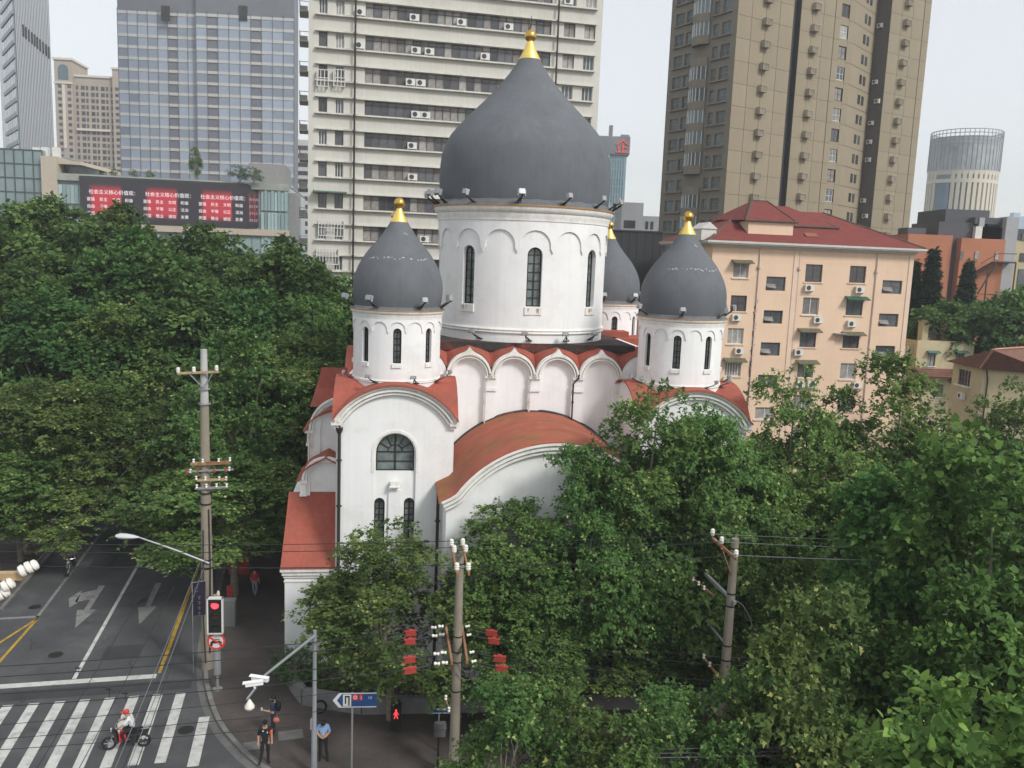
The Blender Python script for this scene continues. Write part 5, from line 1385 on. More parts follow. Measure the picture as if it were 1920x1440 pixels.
def crown_mesh(name, seed, R, z0, z1, nclump, nspray, nleaf, lsize, shape, m, young=0.10, spray_len=(0.7, 1.5), droop=0.35, inner=0.45, clump_r=0.9, lean=(0, 0)):
    rg = np.random.default_rng(seed)
    c = np.array([0, 0, z0 + (z1 - z0) * 0.42]); hz = (z1 - z0)
    d = unit(rg.normal(size=(nclump, 3)) + np.array([0, 0, 0.28]))
    # a lumpy outline: a few big limbs pull the radius out, gaps lie between
    limbs = unit(rg.normal(size=(9, 3)) + np.array([0, 0, 0.4])); amp = rg.uniform(0.10, 0.42, 9)
    bump_ = 0.74 + (np.maximum(d @ limbs.T, 0) ** 6 * amp).sum(1)
    rad = (inner + (1 - inner) * rg.uniform(0, 1, nclump) ** 0.45) * np.clip(bump_, 0.55, 1.18)
    ext = np.where(d[:, 2:3] > 0, np.array([[R, R, hz * 0.58]]), np.array([[R, R, hz * 0.42]]))
    cc = c + d * rad[:, None] * ext
    cc[:, 0] += lean[0] * (cc[:, 2] - z0) / hz; cc[:, 1] += lean[1] * (cc[:, 2] - z0) / hz
    n = nclump * nspray
    ci = np.repeat(np.arange(nclump), nspray)
    cs = rg.uniform(0.7, 1.25, nclump)[ci]
    cd = unit(rg.normal(size=(n, 3)) + np.array([0, 0, 0.75]) + 0.35 * unit(cc - c)[ci])      # leaves sit on the upper, outer side of every bough; its underside stays open
    b = cc[ci] + cd * (clump_r * cs * rg.uniform(0.55, 1.0, n))[:, None] * np.array([1.0, 1.0, 0.62])
    out = unit(b - c * np.array([1, 1, 0.8]))
    sd = unit(out * 0.55 + cd * 0.45 + rg.normal(size=(n, 3)) * 0.55 + np.array([0, 0, 0.35]))
    sl = rg.uniform(spray_len[0], spray_len[1], n)
    ctint = rg.uniform(0.05, 0.55, nclump)[ci]
    N = n * nleaf
    si = np.repeat(np.arange(n), nleaf)
    t = np.tile((np.arange(nleaf) + 0.6) / nleaf, n) + rg.uniform(-0.06, 0.06, N)
    P = b[si] + sd[si] * (sl[si] * t)[:, None] + np.array([0, 0, -1.0]) * (droop * sl[si] * t ** 2)[:, None]
    sidev = unit(np.cross(sd[si], np.array([0, 0, 1.0])) + rg.normal(size=(N, 3)) * 0.35)
    sgn = np.where(np.tile(np.arange(nleaf) % 2, n) == 0, 1.0, -1.0)[:, None]
    ax = unit(sidev * sgn * 0.9 + sd[si] * 0.6 + np.array([0, 0, -0.30]) + rg.normal(size=(N, 3)) * 0.30)
    nr = unit(np.array([0, 0, 1.0]) + out[si] * 0.45 + rg.normal(size=(N, 3)) * 0.42)
    size = lsize * rg.uniform(0.5, 1.35, N) * (1.08 - 0.45 * np.clip(t, 0, 1))
    P = P + ax * (lsize * 0.25)
    tint = np.clip(ctint[si] + rg.uniform(-0.12, 0.34, N), 0, 0.88)
    yg = (t > 0.80) & (rg.uniform(size=n)[si] < young * 2.2) & (rg.uniform(size=N) < 0.8)
    tint[yg] = rg.uniform(0.9, 1.0, yg.sum())
    me = leaves_mesh(name, P, ax, nr, size, tint, shape, m)
    return me, cc
def trunk_mesh(name, seed, cc, z0, z1, r0, m, fork=0.32, nl=6, lean=(0, 0)):
    rr = random.Random(seed); b = MB()
    zf = z1 * fork
    top = Vector((lean[0] * 0.15, lean[1] * 0.15, zf))
    b.tube([(0, 0, -0.1), (0.02, 0.01, 0.3), (0.04 * rr.uniform(-1, 1), 0.06 * rr.uniform(-1, 1), zf * 0.55), top], [r0 * 1.35, r0 * 1.05, r0 * 0.9, r0 * 0.8], 8)
    idx = list(range(len(cc))); rr.shuffle(idx)
    for k in range(nl):
        e = Vector(cc[idx[k]]); 
        mid = top.lerp(e, 0.45) + Vector((rr.uniform(-.3, .3), rr.uniform(-.3, .3), 0.5)); 
        b.tube([top - Vector((0, 0, .15)), top.lerp(mid, .5) + Vector((rr.uniform(-.2, .2), rr.uniform(-.2, .2), .1)), mid, mid.lerp(e, .6) + Vector((0, 0, .2)), e], [r0 * .62, r0 * .5, r0 * .38, r0 * .22, r0 * .10], 6)
        for q in range(3):
            e2 = Vector(cc[idx[(nl + k * 3 + q) % len(cc)]]); 
            if (e2 - mid).length < 4.5: b.tube([mid, mid.lerp(e2, .5) + Vector((0, 0, .3)), e2], [r0 * .25, r0 * .15, r0 * .06], 5)
    return b.data(name, m, True)
PROTO = {}
def proto(key, seed, R, z0, z1, *a, r0=0.22, nl=6, fork=0.32, lean=(0, 0), **kw):
    me, cc = crown_mesh('crown', seed, R, z0, z1, *a, lean=lean, **kw)
    PROTO[key] = (me, trunk_mesh('trunk', seed, cc, z0, z1, r0, BARK, fork, nl, lean), R, z1)
proto('pa', 1, 4.2, 3.8, 13.5, 78, 28, 11, 0.26, 'plane', LEAF, spray_len=(.45, 1.0), clump_r=1.25)
proto('pb', 2, 4.2, 3.5, 13.5, 78, 28, 11, 0.26, 'plane', LEAF, lean=(0.8, 0), spray_len=(.45, 1.0), clump_r=1.25)
proto('pc', 3, 4.2, 3.0, 13.5, 78, 28, 11, 0.26, 'plane', LEAF, lean=(-0.8, 0.3), spray_len=(.45, 1.0), clump_r=1.25)
proto('na', 4, 2.6, 1.6, 7.5, 46, 22, 11, 0.24, 'plane', LEAF, young=.16, spray_len=(.4, .9), clump_r=.85, r0=.13)
proto('nb', 5, 2.6, 1.8, 7.5, 44, 22, 11, 0.24, 'plane', LEAF, young=.16, spray_len=(.4, .9), clump_r=.85, r0=.13, lean=(.6, 0))
proto('fa', 6, 5.0, 6.0, 16, 105, 32, 8, 0.42, 'quad', LEAFD, clump_r=1.5, spray_len=(.4, .9), inner=.6)
proto('fb', 7, 5.0, 6.0, 16, 105, 32, 8, 0.42, 'quad', LEAFD, clump_r=1.5, spray_len=(.4, .9), inner=.6)
proto('fc', 8, 5.0, 5.0, 16, 105, 32, 8, 0.40, 'quad', LEAFD, clump_r=1.45, spray_len=(.4, .9), inner=.6)
proto('va', 9, 3.4, 1.5, 11, 66, 22, 9, 0.30, 'heart', LEAFB, young=.08, spray_len=(.7, 1.4), droop=.6, clump_r=1.0)
proto('vb', 10, 3.4, 1.5, 11, 66, 22, 9, 0.30, 'heart', LEAFB, young=.08, spray_len=(.7, 1.4), droop=.6, clump_r=1.0)
proto('sa', 12, 1.6, 0.3, 3.4, 45, 8, 9, 0.16, 'plane', LEAFD, spray_len=(.3, .7), clump_r=.4, r0=.06)
def conifer(key, seed, R, H, n):
    rg = np.random.default_rng(seed)
    z = H * (1 - rg.uniform(0, 1, n) ** 0.62); a = rg.uniform(0, 2 * PI, n)
    lay = 0.75 + 0.25 * np.sin(z * 5.2 + a * 2.0) + rg.uniform(-.1, .12, n)
    r = R * np.clip((1 - z / H), 0, 1) ** 0.8 * lay * rg.uniform(0.45, 1.0, n) ** .5 + 0.08
    P = np.stack([r * np.cos(a), r * np.sin(a), z + 0.6], 1)
    ax = unit(np.stack([np.cos(a), np.sin(a), np.full(n, -0.25)], 1) + rg.normal(size=(n, 3)) * .4)
    nr = unit(np.array([0, 0, 1.0]) + rg.normal(size=(n, 3)) * .5)
    me = leaves_mesh('crown', P, ax, nr, rg.uniform(.35, .8, n), np.clip(rg.uniform(0, 1, n) * (0.4 + .6 * r / R), 0, 1), 'spray', LEAFC)
    b = MB(); b.tube([(0, 0, -.1), (0, 0, H * .5), (0, 0, H)], [.28, .17, .03], 7)
    PROTO[key] = (me, b.data('trunk', BARK, True), R, H)
conifer('ca', 21, 2.6, 20, 22000)
TREES = []
def tree(key, px, ytop, Y, half_px, label, rot=None, group=None, name='plane_tree', cat='tree', sway=1.0):
    me, tr, R, H = PROTO[key]
    top = at(px, ytop, Y); rpx = half_px * Y / CF
    s = rpx / R; sz = max(top.z, 1.5) / (H * 1.02)
    s = min(max(s, (1.0 if key[0] == 'f' else 0.72) * sz), 1.8 * sz)
    i = len(TREES)
    o = thing(name, label, cat, (top.x, top.y, 0.0), (i * 2.399) % (2 * PI) if rot is None else rot, group)
    o.scale = (s, s, sz)
    c = link('crown', me, o)
    t = (top - RP).dot(RN)
    if name == 'plane_tree' and (top - RP).dot(RD) > -1 and -10.6 < t < 2.5:      # a crown over the carriageway hangs from a trunk on the nearer pavement
        dt = (2.6 if t > -4 else -10.8) - t; o.location = (top.x + RN.x * dt, top.y + RN.y * dt, 0)
        off = Matrix.Rotation(-o.rotation_euler.z, 3, 'Z') @ (RN * -dt * 0.85); c.location = (off.x / s, off.y / s, 0)
    link('trunk', tr, o)
    TREES.append(o); return o
G1 = 'plane trees along the church pavement'
tree('pc', 738, 1008, 34.6, 165, 'leafy plane tree at the church corner, left of the middle concrete pole', rot=0.4, group=G1)
tree('pb', 985, 930, 35.2, 150, 'plane tree covering the church gable just right of the middle pole', rot=1.9, group=G1)
tree('pc', 1235, 765, 37, 160, 'tall plane tree hiding the foot of the right church tower', rot=0.2, group=G1)
tree('pa', 1095, 865, 35.0, 130, 'plane tree below the red vault, between the two concrete poles', rot=2.6, group=G1)
tree('pa', 1300, 800, 39, 110, 'leafy plane tree hiding the arched gable of the right church tower', rot=5.8, group=G1)
tree('pb', 1345, 735, 38.5, 110, 'plane tree against the right church tower, in front of the peach block', rot=4.0, group=G1)
tree('pc', 1500, 735, 41, 125, 'rounded plane tree below the left half of the peach block', rot=5.2, group=G1)
tree('pa', 1640, 690, 43, 150, 'tallest plane tree top, below the right half of the peach block', rot=1.0, group=G1)
tree('pb', 1780, 778, 42, 130, 'plane tree in front of the cream houses', rot=3.0, group=G1)
tree('pc', 1905, 752, 44, 130, 'plane tree at the right edge in front of the tiled house', rot=0.7, group=G1)
tree('pa', 1215, 960, 36.8, 140, 'lower plane tree behind the left side of the right concrete pole', rot=4.4, group=G1)
tree('pb', 1420, 850, 38.5, 145, 'plane tree directly behind the right concrete pole', rot=2.2, group=G1)
tree('pc', 1590, 880, 38.5, 150, 'shaded plane tree right of the right concrete pole', rot=3.7, group=G1)
tree('pa', 1000, 1120, 33.0, 120, 'low plane tree behind the red marker boxes right of the middle pole', rot=5.5, group=G1)
tree('pc', 1470, 1040, 37.5, 110, 'low plane tree just right of the right concrete pole shaft', rot=1.3, group=G1)
tree('pb', 1985, 800, 41, 140, 'plane tree reaching in from beyond the right edge, behind the large leaves', rot=2.2, group=G1)
tree('va', 1740, 900, 31, 150, 'broad leaved tree hung with large leaves at the right', rot=0.9, name='broad_leaved_tree')
tree('vb', 1885, 868, 27, 150, 'broad leaved tree with large drooping leaves at the right edge', rot=2.0, name='broad_leaved_tree')
tree('vb', 1640, 1180, 29, 120, 'low broad leaved shrubby tree in the shade at the lower right', rot=4.2, name='broad_leaved_tree')
tree('va', 1830, 1130, 25, 140, 'low broad leaved tree below the large leaved one at lower right', rot=5.0, name='broad_leaved_tree')
tree('pb', 1130, 1120, 36.5, 120, 'low plane tree in front of the railing between the two poles', rot=.8, group=G1)
tree('pa', 1290, 1130, 36.8, 110, 'low plane tree in front of the railing left of the right pole', rot=2.9, group=G1)
G2 = 'young street trees on the near pavement'
tree('na', 960, 1322, 24.3, 130, 'young plane tree at the bottom, right of the middle pole foot', rot=0.5, group=G2)
tree('nb', 1090, 1350, 24, 120, 'young plane tree at the bottom between the two poles', rot=2.0, group=G2)
tree('na', 1215, 1372, 23.8, 115, 'low young plane tree at the bottom, left of the right pole foot', rot=3.3, group=G2)
tree('na', 1268, 1328, 25.4, 110, 'young plane tree at the bottom centre right, left of the right pole foot', rot=.2, group=G2)
tree('nb', 1330, 1400, 23.8, 100, 'small young plane tree at the bottom just left of the right pole', rot=1.1, group=G2)
tree('nb', 1462, 1250, 25, 110, 'tallest young plane tree at the bottom, at the foot of the right pole', rot=4.1, group=G2)
tree('na', 1580, 1375, 24, 115, 'low young plane tree at the bottom, right of the right pole', rot=5.4, group=G2)
tree('na', 1750, 1405, 23, 120, 'young plane tree cut by the bottom edge at lower right', rot=1.2, group=G2)
tree('va', 1905, 1345, 15, 200, 'bright broad leaved tree top in the bottom right corner', rot=1.7, name='broad_leaved_tree')
o = tree('na', 1530, 1165, 25, 38, 'slim sapling with a leafy tip right of the right pole', rot=2.7, name='sapling')
# along the road on the left
G3 = 'plane trees lining the road on the left'
tree('pb', 405, 850, 47.2, 165, 'low spreading plane tree right of the left concrete pole', rot=.3, group=G3)
tree('pb', 520, 610, 58, 140, 'plane tree left of the church tower drum', rot=.9, group=G3)
tree('pa', 420, 640, 53, 135, 'plane tree directly behind the top of the left concrete pole', rot=2.1, group=G3)
tree('pc', 585, 590, 62, 105, 'dark plane tree touching the left church tower', rot=3.3, group=G3)
tree('pa', 265, 590, 60, 120, 'bright rounded plane tree left of the left concrete pole', rot=4.8, group=G3)
tree('pb', 70, 690, 53, 145, 'bright plane tree at the left edge above the road', rot=5.9, group=G3)
tree('pc', 190, 720, 56, 130, 'plane tree overhanging the far end of the road', rot=1.5, group=G3)
tree('pa', 300, 770, 54, 115, 'plane tree over the street lamp left of the left concrete pole', rot=2.9, group=G3)
tree('pb', -20, 800, 50, 150, 'plane tree cut by the left edge above the kerb', rot=3.6, group=G3)
tree('pc', 110, 850, 52, 120, 'low plane tree over the left kerb of the road', rot=.1, group=G3)
tree('pa', 345, 690, 66, 120, 'plane tree at the end of the road, left of the pole top', rot=1.1, group=G3)
tree('pb', 470, 760, 57, 105, 'shaded plane tree behind the insulator arms of the left pole', rot=4.6, group=G3)
tree('pc', 300, 700, 64, 125, 'plane tree arching over the road behind the street lamp', rot=.7, group=G3)
tree('pa', 400, 745, 70, 110, 'plane tree arching over the far road behind the left pole', rot=3.9, group=G3)
tree('pb', 215, 800, 58, 120, 'plane tree arching low over the left lane', rot=2.4, group=G3)
tree('pc', 330, 880, 56, 100, 'low plane bough over the road beside the lamp head', rot=5.1, group=G3)
# park trees behind
G4 = 'dark park trees behind the road'
PK = [('fa', 30, 385, 76, 110, 'tallest park tree at the left edge below the glass podium'), ('fb', 150, 415, 75, 100, 'park tree below the left end of the red screen'), ('fc', 250, 434, 74, 95, 'park tree covering the lower middle of the red screen'), ('fa', 345, 438, 73, 90, 'park tree covering the lower right of the red screen'), ('fb', 435, 470, 72, 80, 'park tree below the right end of the podium'),
 ('fc', 525, 492, 70, 85, 'park tree left of the cream slab foot'), ('fa', 600, 520, 68, 75, 'park tree in front of the cream slab, left of the small dome'),
 ('fb', 95, 468, 68, 110, 'second row park tree near the left edge'), ('fc', 225, 478, 67, 105, 'second row park tree below the red screen'), ('fa', 350, 490, 66, 105, 'second row park tree right of the red screen middle'), ('fb', 460, 530, 65, 95, 'second row park tree left of the small dome'),
 ('fc', 10, 540, 62, 110, 'third row park tree cut by the left edge'), ('fa', 140, 560, 61, 105, 'third row park tree above the bright left plane trees'), ('fb', 590, 640, 60, 75, 'dark tree tucked behind the left church tower'), ('fc', 540, 700, 64, 90, 'dark tree behind the church porch roof')]
for i, (k, x, y, Y, hp, lab) in enumerate(PK): tree(k, x, y, Y, hp, lab, group=G4, name='park_tree')
# behind the houses on the right
G5 = 'dawn redwoods behind the peach block'
tree('ca', 1752, 470, 98, 44, 'tall dawn redwood in front of the orange block', name='redwood_tree', group=G5)
tree('ca', 1818, 492, 97, 42, 'shorter dawn redwood right of the tall one', name='redwood_tree', group=G5)
tree('ca', 1716, 490, 100, 40, 'dawn redwood half hidden by the peach block corner', name='redwood_tree', group=G5)
tree('fa', 1890, 545, 92, 75, 'dark round tree behind the cream houses', name='park_tree')
tree('fb', 1800, 560, 93, 60, 'dark tree between the redwoods and the cream houses', name='park_tree')
# roof garden on the podium
def roof_plant(key, px, py, Y, half_px, zb, label, sz):
    me, tr, R, H = PROTO[key]; p = at(px, py, Y); s = half_px * Y / CF / R
    o = thing('roof_garden_tree' if sz > 1 else 'roof_garden_shrub', label, 'tree' if sz > 1 else 'shrub', (p.x, p.y, zb), px * .7, 'roof garden plants on the podium'); o.scale = (s, s, s * sz)
    link('trunk', tr, o); link('crown', me, o)
for (px, py, hp, lab, sz) in ((366, 318, 12, 'slim tree on the podium roof above the red screen', 1.5), (448, 338, 18, 'wide clipped shrub on the podium roof', .75), (475, 340, 18, 'clipped shrub at the right end of the podium roof', .7), (250, 318, 8, 'small shrub on the podium roof left of the slim tree', .9), (213, 314, 8, 'shrub on the podium roof below the beige tower', 1.0), (188, 312, 6, 'smallest shrub on the podium roof near the stone pier', 1.0), (280, 320, 10, 'low shrub on the podium roof beside the slim tree', .7)):
    roof_plant('sa' if sz < 1.2 else 'na', px, py, 170, hp, dz + .35, lab, sz)
# ================================================================ houses on the right
TILE = mat('red_brown_roof_tile', (0.165, 0.080, 0.058), 0.85, var=0.25, scale=3, bump=.3, bscale=12, col2=(.11, .06, .045), c2amt=.7, c2scale=1.2, rnd=.12)
CREAMH = mat('cream_house_render', (0.50, 0.43, 0.27), 0.85, var=0.07, scale=.6, col2=(.36, .31, .21), c2amt=.5, c2scale=.4, streak=.08)
TEAL = mat('teal_awning', (.05, .13, .13), .6, var=.15)
def tile_roof(parent, a, b, c, d, n, thick=.05):
    """sloping roof a-b at the eave, d-c at the ridge, laid in stepped courses; every course is a part"""
    a, b, c, d = map(Vector, (a, b, c, d)); nrm = (b - a).cross(d - a).normalized()
    if nrm.z < 0: nrm = -nrm
    base_ = MB(); base_.poly([a, b, c, d]); base_.build('roof_deck', TILE, parent)
    for i in range(n):
        t0, t1 = i / n, min((i + 1.12) / n, 1.0)
        p, q, r, s = a.lerp(d, t0), b.lerp(c, t0), b.lerp(c, t1), a.lerp(d, t1)
        k = MB(); up = nrm * thick; lo = nrm * .012
        m = max(1, int((q - p).length / .9)); ph_ = .5 * (i % 2)
        k.hexa([p, q, r, s, p + up, q + up, r + lo * 1.2, s + lo * 1.2])
        k.build('tile_course', TILE, parent)
Z6 = lambda x, y: (1640 + x / 6, 560 + y / 6)
# house A: flat-roofed cream house
HAO = base(*Z6(500, 640), 88); HAY = math.radians(6)
ha = thing('cream_house', 'flat roofed cream house with teal window awnings beside the peach block', 'house', HAO, HAY)
def hh(x, y, v=0): p = Z6(x, y); return hit(p[0], p[1], HAO, HAY, v)
aw = hh(1115, 600)[0]; az = hh(800, 480)[1]; az2 = hh(800, 800)[1]
w1a = (hh(598, 620)[0], hh(690, 620)[0], hh(640, 755)[1], hh(640, 608)[1]); w2a = (hh(665, 1000)[0], hh(775, 1000)[0], hh(700, 1105)[1], hh(700, 970)[1]); w3a = (hh(915, 640)[0], hh(1010, 640)[0], hh(960, 755)[1], hh(960, 608)[1])
b = MB(); wall(b, [(-.3, 0), (aw, 0), (aw, az), (-.3, az)], [rect(*w1a), rect(*w2a), rect(*w3a)], flat, .2)
b.poly([(-.3, 8, 0), (-.3, 0, 0), (-.3, 0, az), (-.3, 8, az)]); b.poly([(aw, 0, 0), (aw, 8, 0), (aw, 8, az), (aw, 0, az)]); b.poly([(-.3, .25, az - .35), (aw, .25, az - .35), (aw, 8, az - .35), (-.3, 8, az - .35)]); b.box(-.3, aw, .0, .24, az, az + .02)
b.build('wall', CREAMH, ha)
for w_ in (w1a, w2a, w3a):
    window(ha, w_[0], .12, w_[2], w_[1] - w_[0], w_[3] - w_[2], 2, 1, mat('teal_window_frame', (.05, .09, .10), .5, var=.1), CURT, .07)
    if w_ is not w2a: k = MB(); k.hexa([(w_[0] - .15, -.5, w_[3] - .02), (w_[1] + .3, -.5, w_[3] - .02), (w_[1] + .3, 0, w_[3] + .08), (w_[0] - .15, 0, w_[3] + .08), (w_[0] - .15, -.5, w_[3] + .04), (w_[1] + .3, -.5, w_[3] + .04), (w_[1] + .3, 0, w_[3] + .22), (w_[0] - .15, 0, w_[3] + .22)]); k.build('awning', TEAL, ha)
    k = MB(); k.box(w_[0] - .1, w_[1] + .1, -.1, .1, w_[2] - .1, w_[2]); k.build('sill', FRAMEW, ha)
tile_roof(ha, (-.2, -1.3, hh(600, 900)[1] + .35), (hh(900, 820)[0], -1.3, hh(600, 900)[1] + .35), (hh(900, 820)[0], -.02, az2 + .1), (-.3, -.02, az2 + .1), 5)
for (x0, x1, y0, y1, v) in ((535, 618, 240, 420, 1.6), (780, 915, 280, 465, 1.2)):
    a = hh(x0, y1, v); c = hh(x1, y0, v); k = MB(); k.box(a[0], c[0], v, v + .9, az - .5, c[1]); k.box(a[0] - .06, c[0] + .06, v - .06, v + .96, c[1] - .18, c[1]); k.build('chimney', CREAMH, ha)
k = MB(); a = hh(560, 450, 2); c = hh(770, 310, 2); k.mesh([(a[0], 1.4, az - .2), (c[0], 1.4, az - .2), (c[0], 4.5, c[1] + .3), (a[0], 4.5, c[1] + .2)], [(0, 1, 2, 3)]); k.build('ruined_deck', mat('weathered_deck', (.30, .26, .20), .9, var=.4, scale=2, col2=(.06, .05, .045), c2amt=.9, c2scale=1.5), ha)
k = MB(); k.box(-.6, -.3, .6, 6, 0, az - .4); zl = hh(440, 550)[1]; k.box(-2.6, -.32, .8, 6, 0, zl); k.box(-3.2, -.32, 3.0, 8, 0, zl + 2.2); k.build('side_wing', CREAMH, ha)
k = MB(); k.tube([(-.9, .7, zl + .1), (-.9, .65, 0)], .06, 6); k.build('downpipe', PIPEW, ha)
k = MB(); k.box(-3.0, -2.0, 3.4, 4.2, zl + 2.2, zl + 2.9); k.build('roof_box', CREAMH, ha)
tile_roof(ha, (-3.4, 2.9, zl + 1.2), (-.7, 2.9, zl + 1.2), (-1.2, 5.2, zl + 2.5), (-3.4, 5.2, zl + 2.5), 6)
tile_roof(ha, (hh(915, 480)[0], 5.6, az - .6), (hh(1240, 440)[0] + .8, 5.6, az - .6), (hh(1100, 340)[0] + .8, 8.6, az + 1.5), (hh(915, 300)[0], 8.6, az + 1.5), 8)
# house B: hipped tile roof seen corner on, nearest
Nc = at(1838, 692, 70); zN = Nc.z; Lc = gp(1773, 677, zN); Rc = gp(1985, 703, zN); A1 = gp(1863, 657, zN + 1.7); A2 = gp(1990, 648, zN + 1.7)
HBO = Vector((Nc.x, Nc.y, 0)); hb = thing('tiled_house', 'cream house with a red tiled hipped roof at the right', 'house', HBO, 0.0)
q_ = lambda p: Vector(p) - HBO
tile_roof(hb, q_(Lc), q_(Nc), q_(A1), q_(A1 + Vector((-.01, .01, 0))), 10); tile_roof(hb, q_(Nc), q_(Rc), q_(A2), q_(A1), 10)
Bc = Lc + (Rc - Nc); b = MB(); b.poly([q_(Lc), q_(A1), q_(A2), q_(Bc)]); b.build('back_slope', TILE, hb)
k = MB(); k.tube([q_(Nc) + Vector((0, 0, .06)), q_(A1) + Vector((0, 0, .08))], .10, 5); k.tube([q_(A1) + Vector((0, 0, .08)), q_(A2) + Vector((0, 0, .08))], .10, 5); k.build('ridge_caps', mat('pale_ridge_tile', (.36, .20, .14), .85, var=.2), hb, kind='stuff')
cen = (Nc + Bc) / 2; ins = lambda p: q_(p.lerp(cen, .16))
n_, l_, r_ = ins(Nc), ins(Lc), ins(Rc)
def wallseg(a, c, holes):
    d = Vector((c.x - a.x, c.y - a.y, 0)); L_ = d.length; d.normalize(); n = Vector((-d.y, d.x, 0))
    mp = lambda u, z, dd: (a.x + d.x * u + n.x * dd, a.y + d.y * u + n.y * dd, z)
    b = MB(); wall(b, [(0, 0), (L_, 0), (L_, zN), (0, zN)], [rect(*h) for h in holes], mp, .2); b.build('wall', CREAMH, hb)
    for h in holes:
        f = MB(); bar(f, mp, h[0], h[1], h[2], h[3], .17, .19); wo = f.build('window', GLASS, hb)
        f = MB()
        for i in range(5): x = h[0] + (h[1] - h[0]) * i / 4; bar(f, mp, x - .03, x + .03, h[2], h[3], .10, .16)
        bar(f, mp, h[0], h[1], (h[2] + h[3]) / 2 - .03, (h[2] + h[3]) / 2 + .03, .11, .15); f.build('window_bars', GREYF, wo)
        f = MB(); bar(f, mp, h[0] - .2, h[1] + .2, h[2] - .14, h[2], -.2, .05); f.build('sill', FRAMEW, hb)
    return L_
Lw = (n_ - l_).length
wallseg(l_, n_, [(Lw * .22, Lw * .62, zN - 1.75, zN - .45)]); wallseg(n_, r_, [(.9, 2.0, zN - 4.6, zN - 3.2)])
k = MB(); k.tube([(n_.x + .1, n_.y - .35, zN - .05), (n_.x + .35, n_.y - .2, zN - .9), (n_.x + .35, n_.y - .15, 0)], .06, 6); k.build('downpipe', PIPE, hb)
mid_ = l_.lerp(n_, .45); air_con(hb, mid_.x - .1, mid_.y - .15, zN - 2.9, math.atan2(n_.y - l_.y, n_.x - l_.x), .9)
# house C: tiled roofs with a pale dormer and chimneys behind
HCO = base(*Z6(1180, 500), 92); hc_ = thing('tiled_roof_house', 'house with a broad tiled roof, pale dormer and chimneys behind the cream house', 'house', HCO, 0.0)
def hq(x, y, v=0): p = Z6(x, y); return hit(p[0], p[1], HCO, 0.0, v)
zc0 = hq(1200, 600)[1]; zc1 = hq(1400, 410, 4)[1]; xa, xb = hq(1170, 590)[0], hq(1800, 590)[0]
b = MB(); b.box(xa + .5, xb, .5, 9, 0, zc0 + .1); b.build('wall', CREAMH, hc_)
tile_roof(hc_, (xa, 0, zc0), (xb, 0, zc0), (xb, 4.2, zc1), (hq(1240, 410, 4)[0], 4.2, zc1), 10)
k = MB(); a = hq(1395, 545, 1.2); c = hq(1630, 435, 1.2); k.box(a[0], c[0], 1.3, 3.6, zc0 + .5, c[1] + .1); k.build('dormer_box', CREAMH, hc_)
for (x0, x1, y0, y1, v, m_) in ((1215, 1330, 335, 410, 5, CREAMH), (1530, 1620, 235, 400, 7, mat('grey_chimney', (.36, .37, .37), .85, var=.1))):
    a = hq(x0, y1, v); c = hq(x1, y0, v); k = MB(); k.box(a[0], c[0], v, v + .9, 5, c[1]); k.box(a[0] - .08, c[0] + .08, v - .08, v + .98, c[1] - .3, c[1] - .1); k.build('chimney', m_, hc_)
tile_roof(hc_, (hq(1330, 400, 6)[0], 6, zc1 - 1.2), (xb, 6, zc1 - 1.2), (xb, 10, zc1 + 1.6), (hq(1500, 290, 9)[0], 10, zc1 + 1.6), 8)
# tiled roof scrap seen between the towers of the church
b = MB(); p0 = base(1175, 640, 70); tr_ = thing('low_tiled_roof_building', 'low building with a brown tiled roof seen between the church domes', 'building', p0, 0.0)
b.box(0, 4, 0.2, 5, 0, at(1185, 630, 70).z); b.build('wall', CREAMH, tr_); zt0 = at(1185, 632, 70).z; tile_roof(tr_, (-.4, -.2, zt0), (4, -.2, zt0), (4, 3.4, zt0 + 1.9), (-.4, 3.4, zt0 + 1.9), 8)
# orange block with dark penthouse
Zo = lambda x, y: (1480 + x / 4, 200 + y / 4)
OO = base(*Zo(1000, 1000), 114); OY = 0.0
ob = thing('orange_block', 'orange and grey low block with an external steel stair behind the redwoods', 'building', OO, OY)
def oh(x, y, v=0): p = Zo(x, y); return hit(p[0], p[1], OO, OY, v)
ORG = mat('orange_render', (.42, .175, .10), .85, var=.08, scale=.3); GRY = mat('dark_grey_cladding', (.085, .088, .098), .6, var=.12, scale=.3); LGR = mat('pale_concrete_pier', (.36, .36, .37), .8, var=.1, scale=.5)
zo = oh(1400, 990)[1]
b = MB(); b.box(oh(890, 1000)[0], oh(1225, 1000)[0], 0, 14, 0, zo + .3); b.box(oh(1270, 1000)[0], oh(1598, 1000)[0], -.8, 14, 0, zo); b.build('wall', ORG, ob)
b = MB(); b.box(oh(1228, 800)[0], oh(1565, 800)[0], 2, 10, zo, oh(1400, 775, 2)[1]); b.box(oh(1150, 900)[0], oh(1410, 900)[0], 1, 9, zo, oh(1300, 868, 1)[1]); b.box(oh(1410, 850)[0], oh(1690, 850)[0], .5, 2, oh(1500, 880)[1], oh(1500, 830)[1]); b.box(oh(940, 930)[0], oh(1080, 930)[0], 2, 5, zo, oh(1000, 910, 2)[1]); b.box(oh(1225, 1100)[0], oh(1270, 1100)[0], .5, 4, 0, zo); b.build('penthouse', GRY, ob)
b = MB(); b.box(oh(1598, 1000)[0], oh(1690, 1000)[0], -.5, 4, 0, oh(1640, 830)[1]); b.box(oh(1440, 850)[0], oh(1480, 850)[0], .4, 2, zo, oh(1450, 830)[1]); b.build('pier', LGR, ob)
b = MB(); b.box(oh(1690, 1000)[0], oh(1900, 1000)[0], 0, 10, 0, oh(1800, 1005)[1]); b.build('cream_wall', CREAMH, ob)
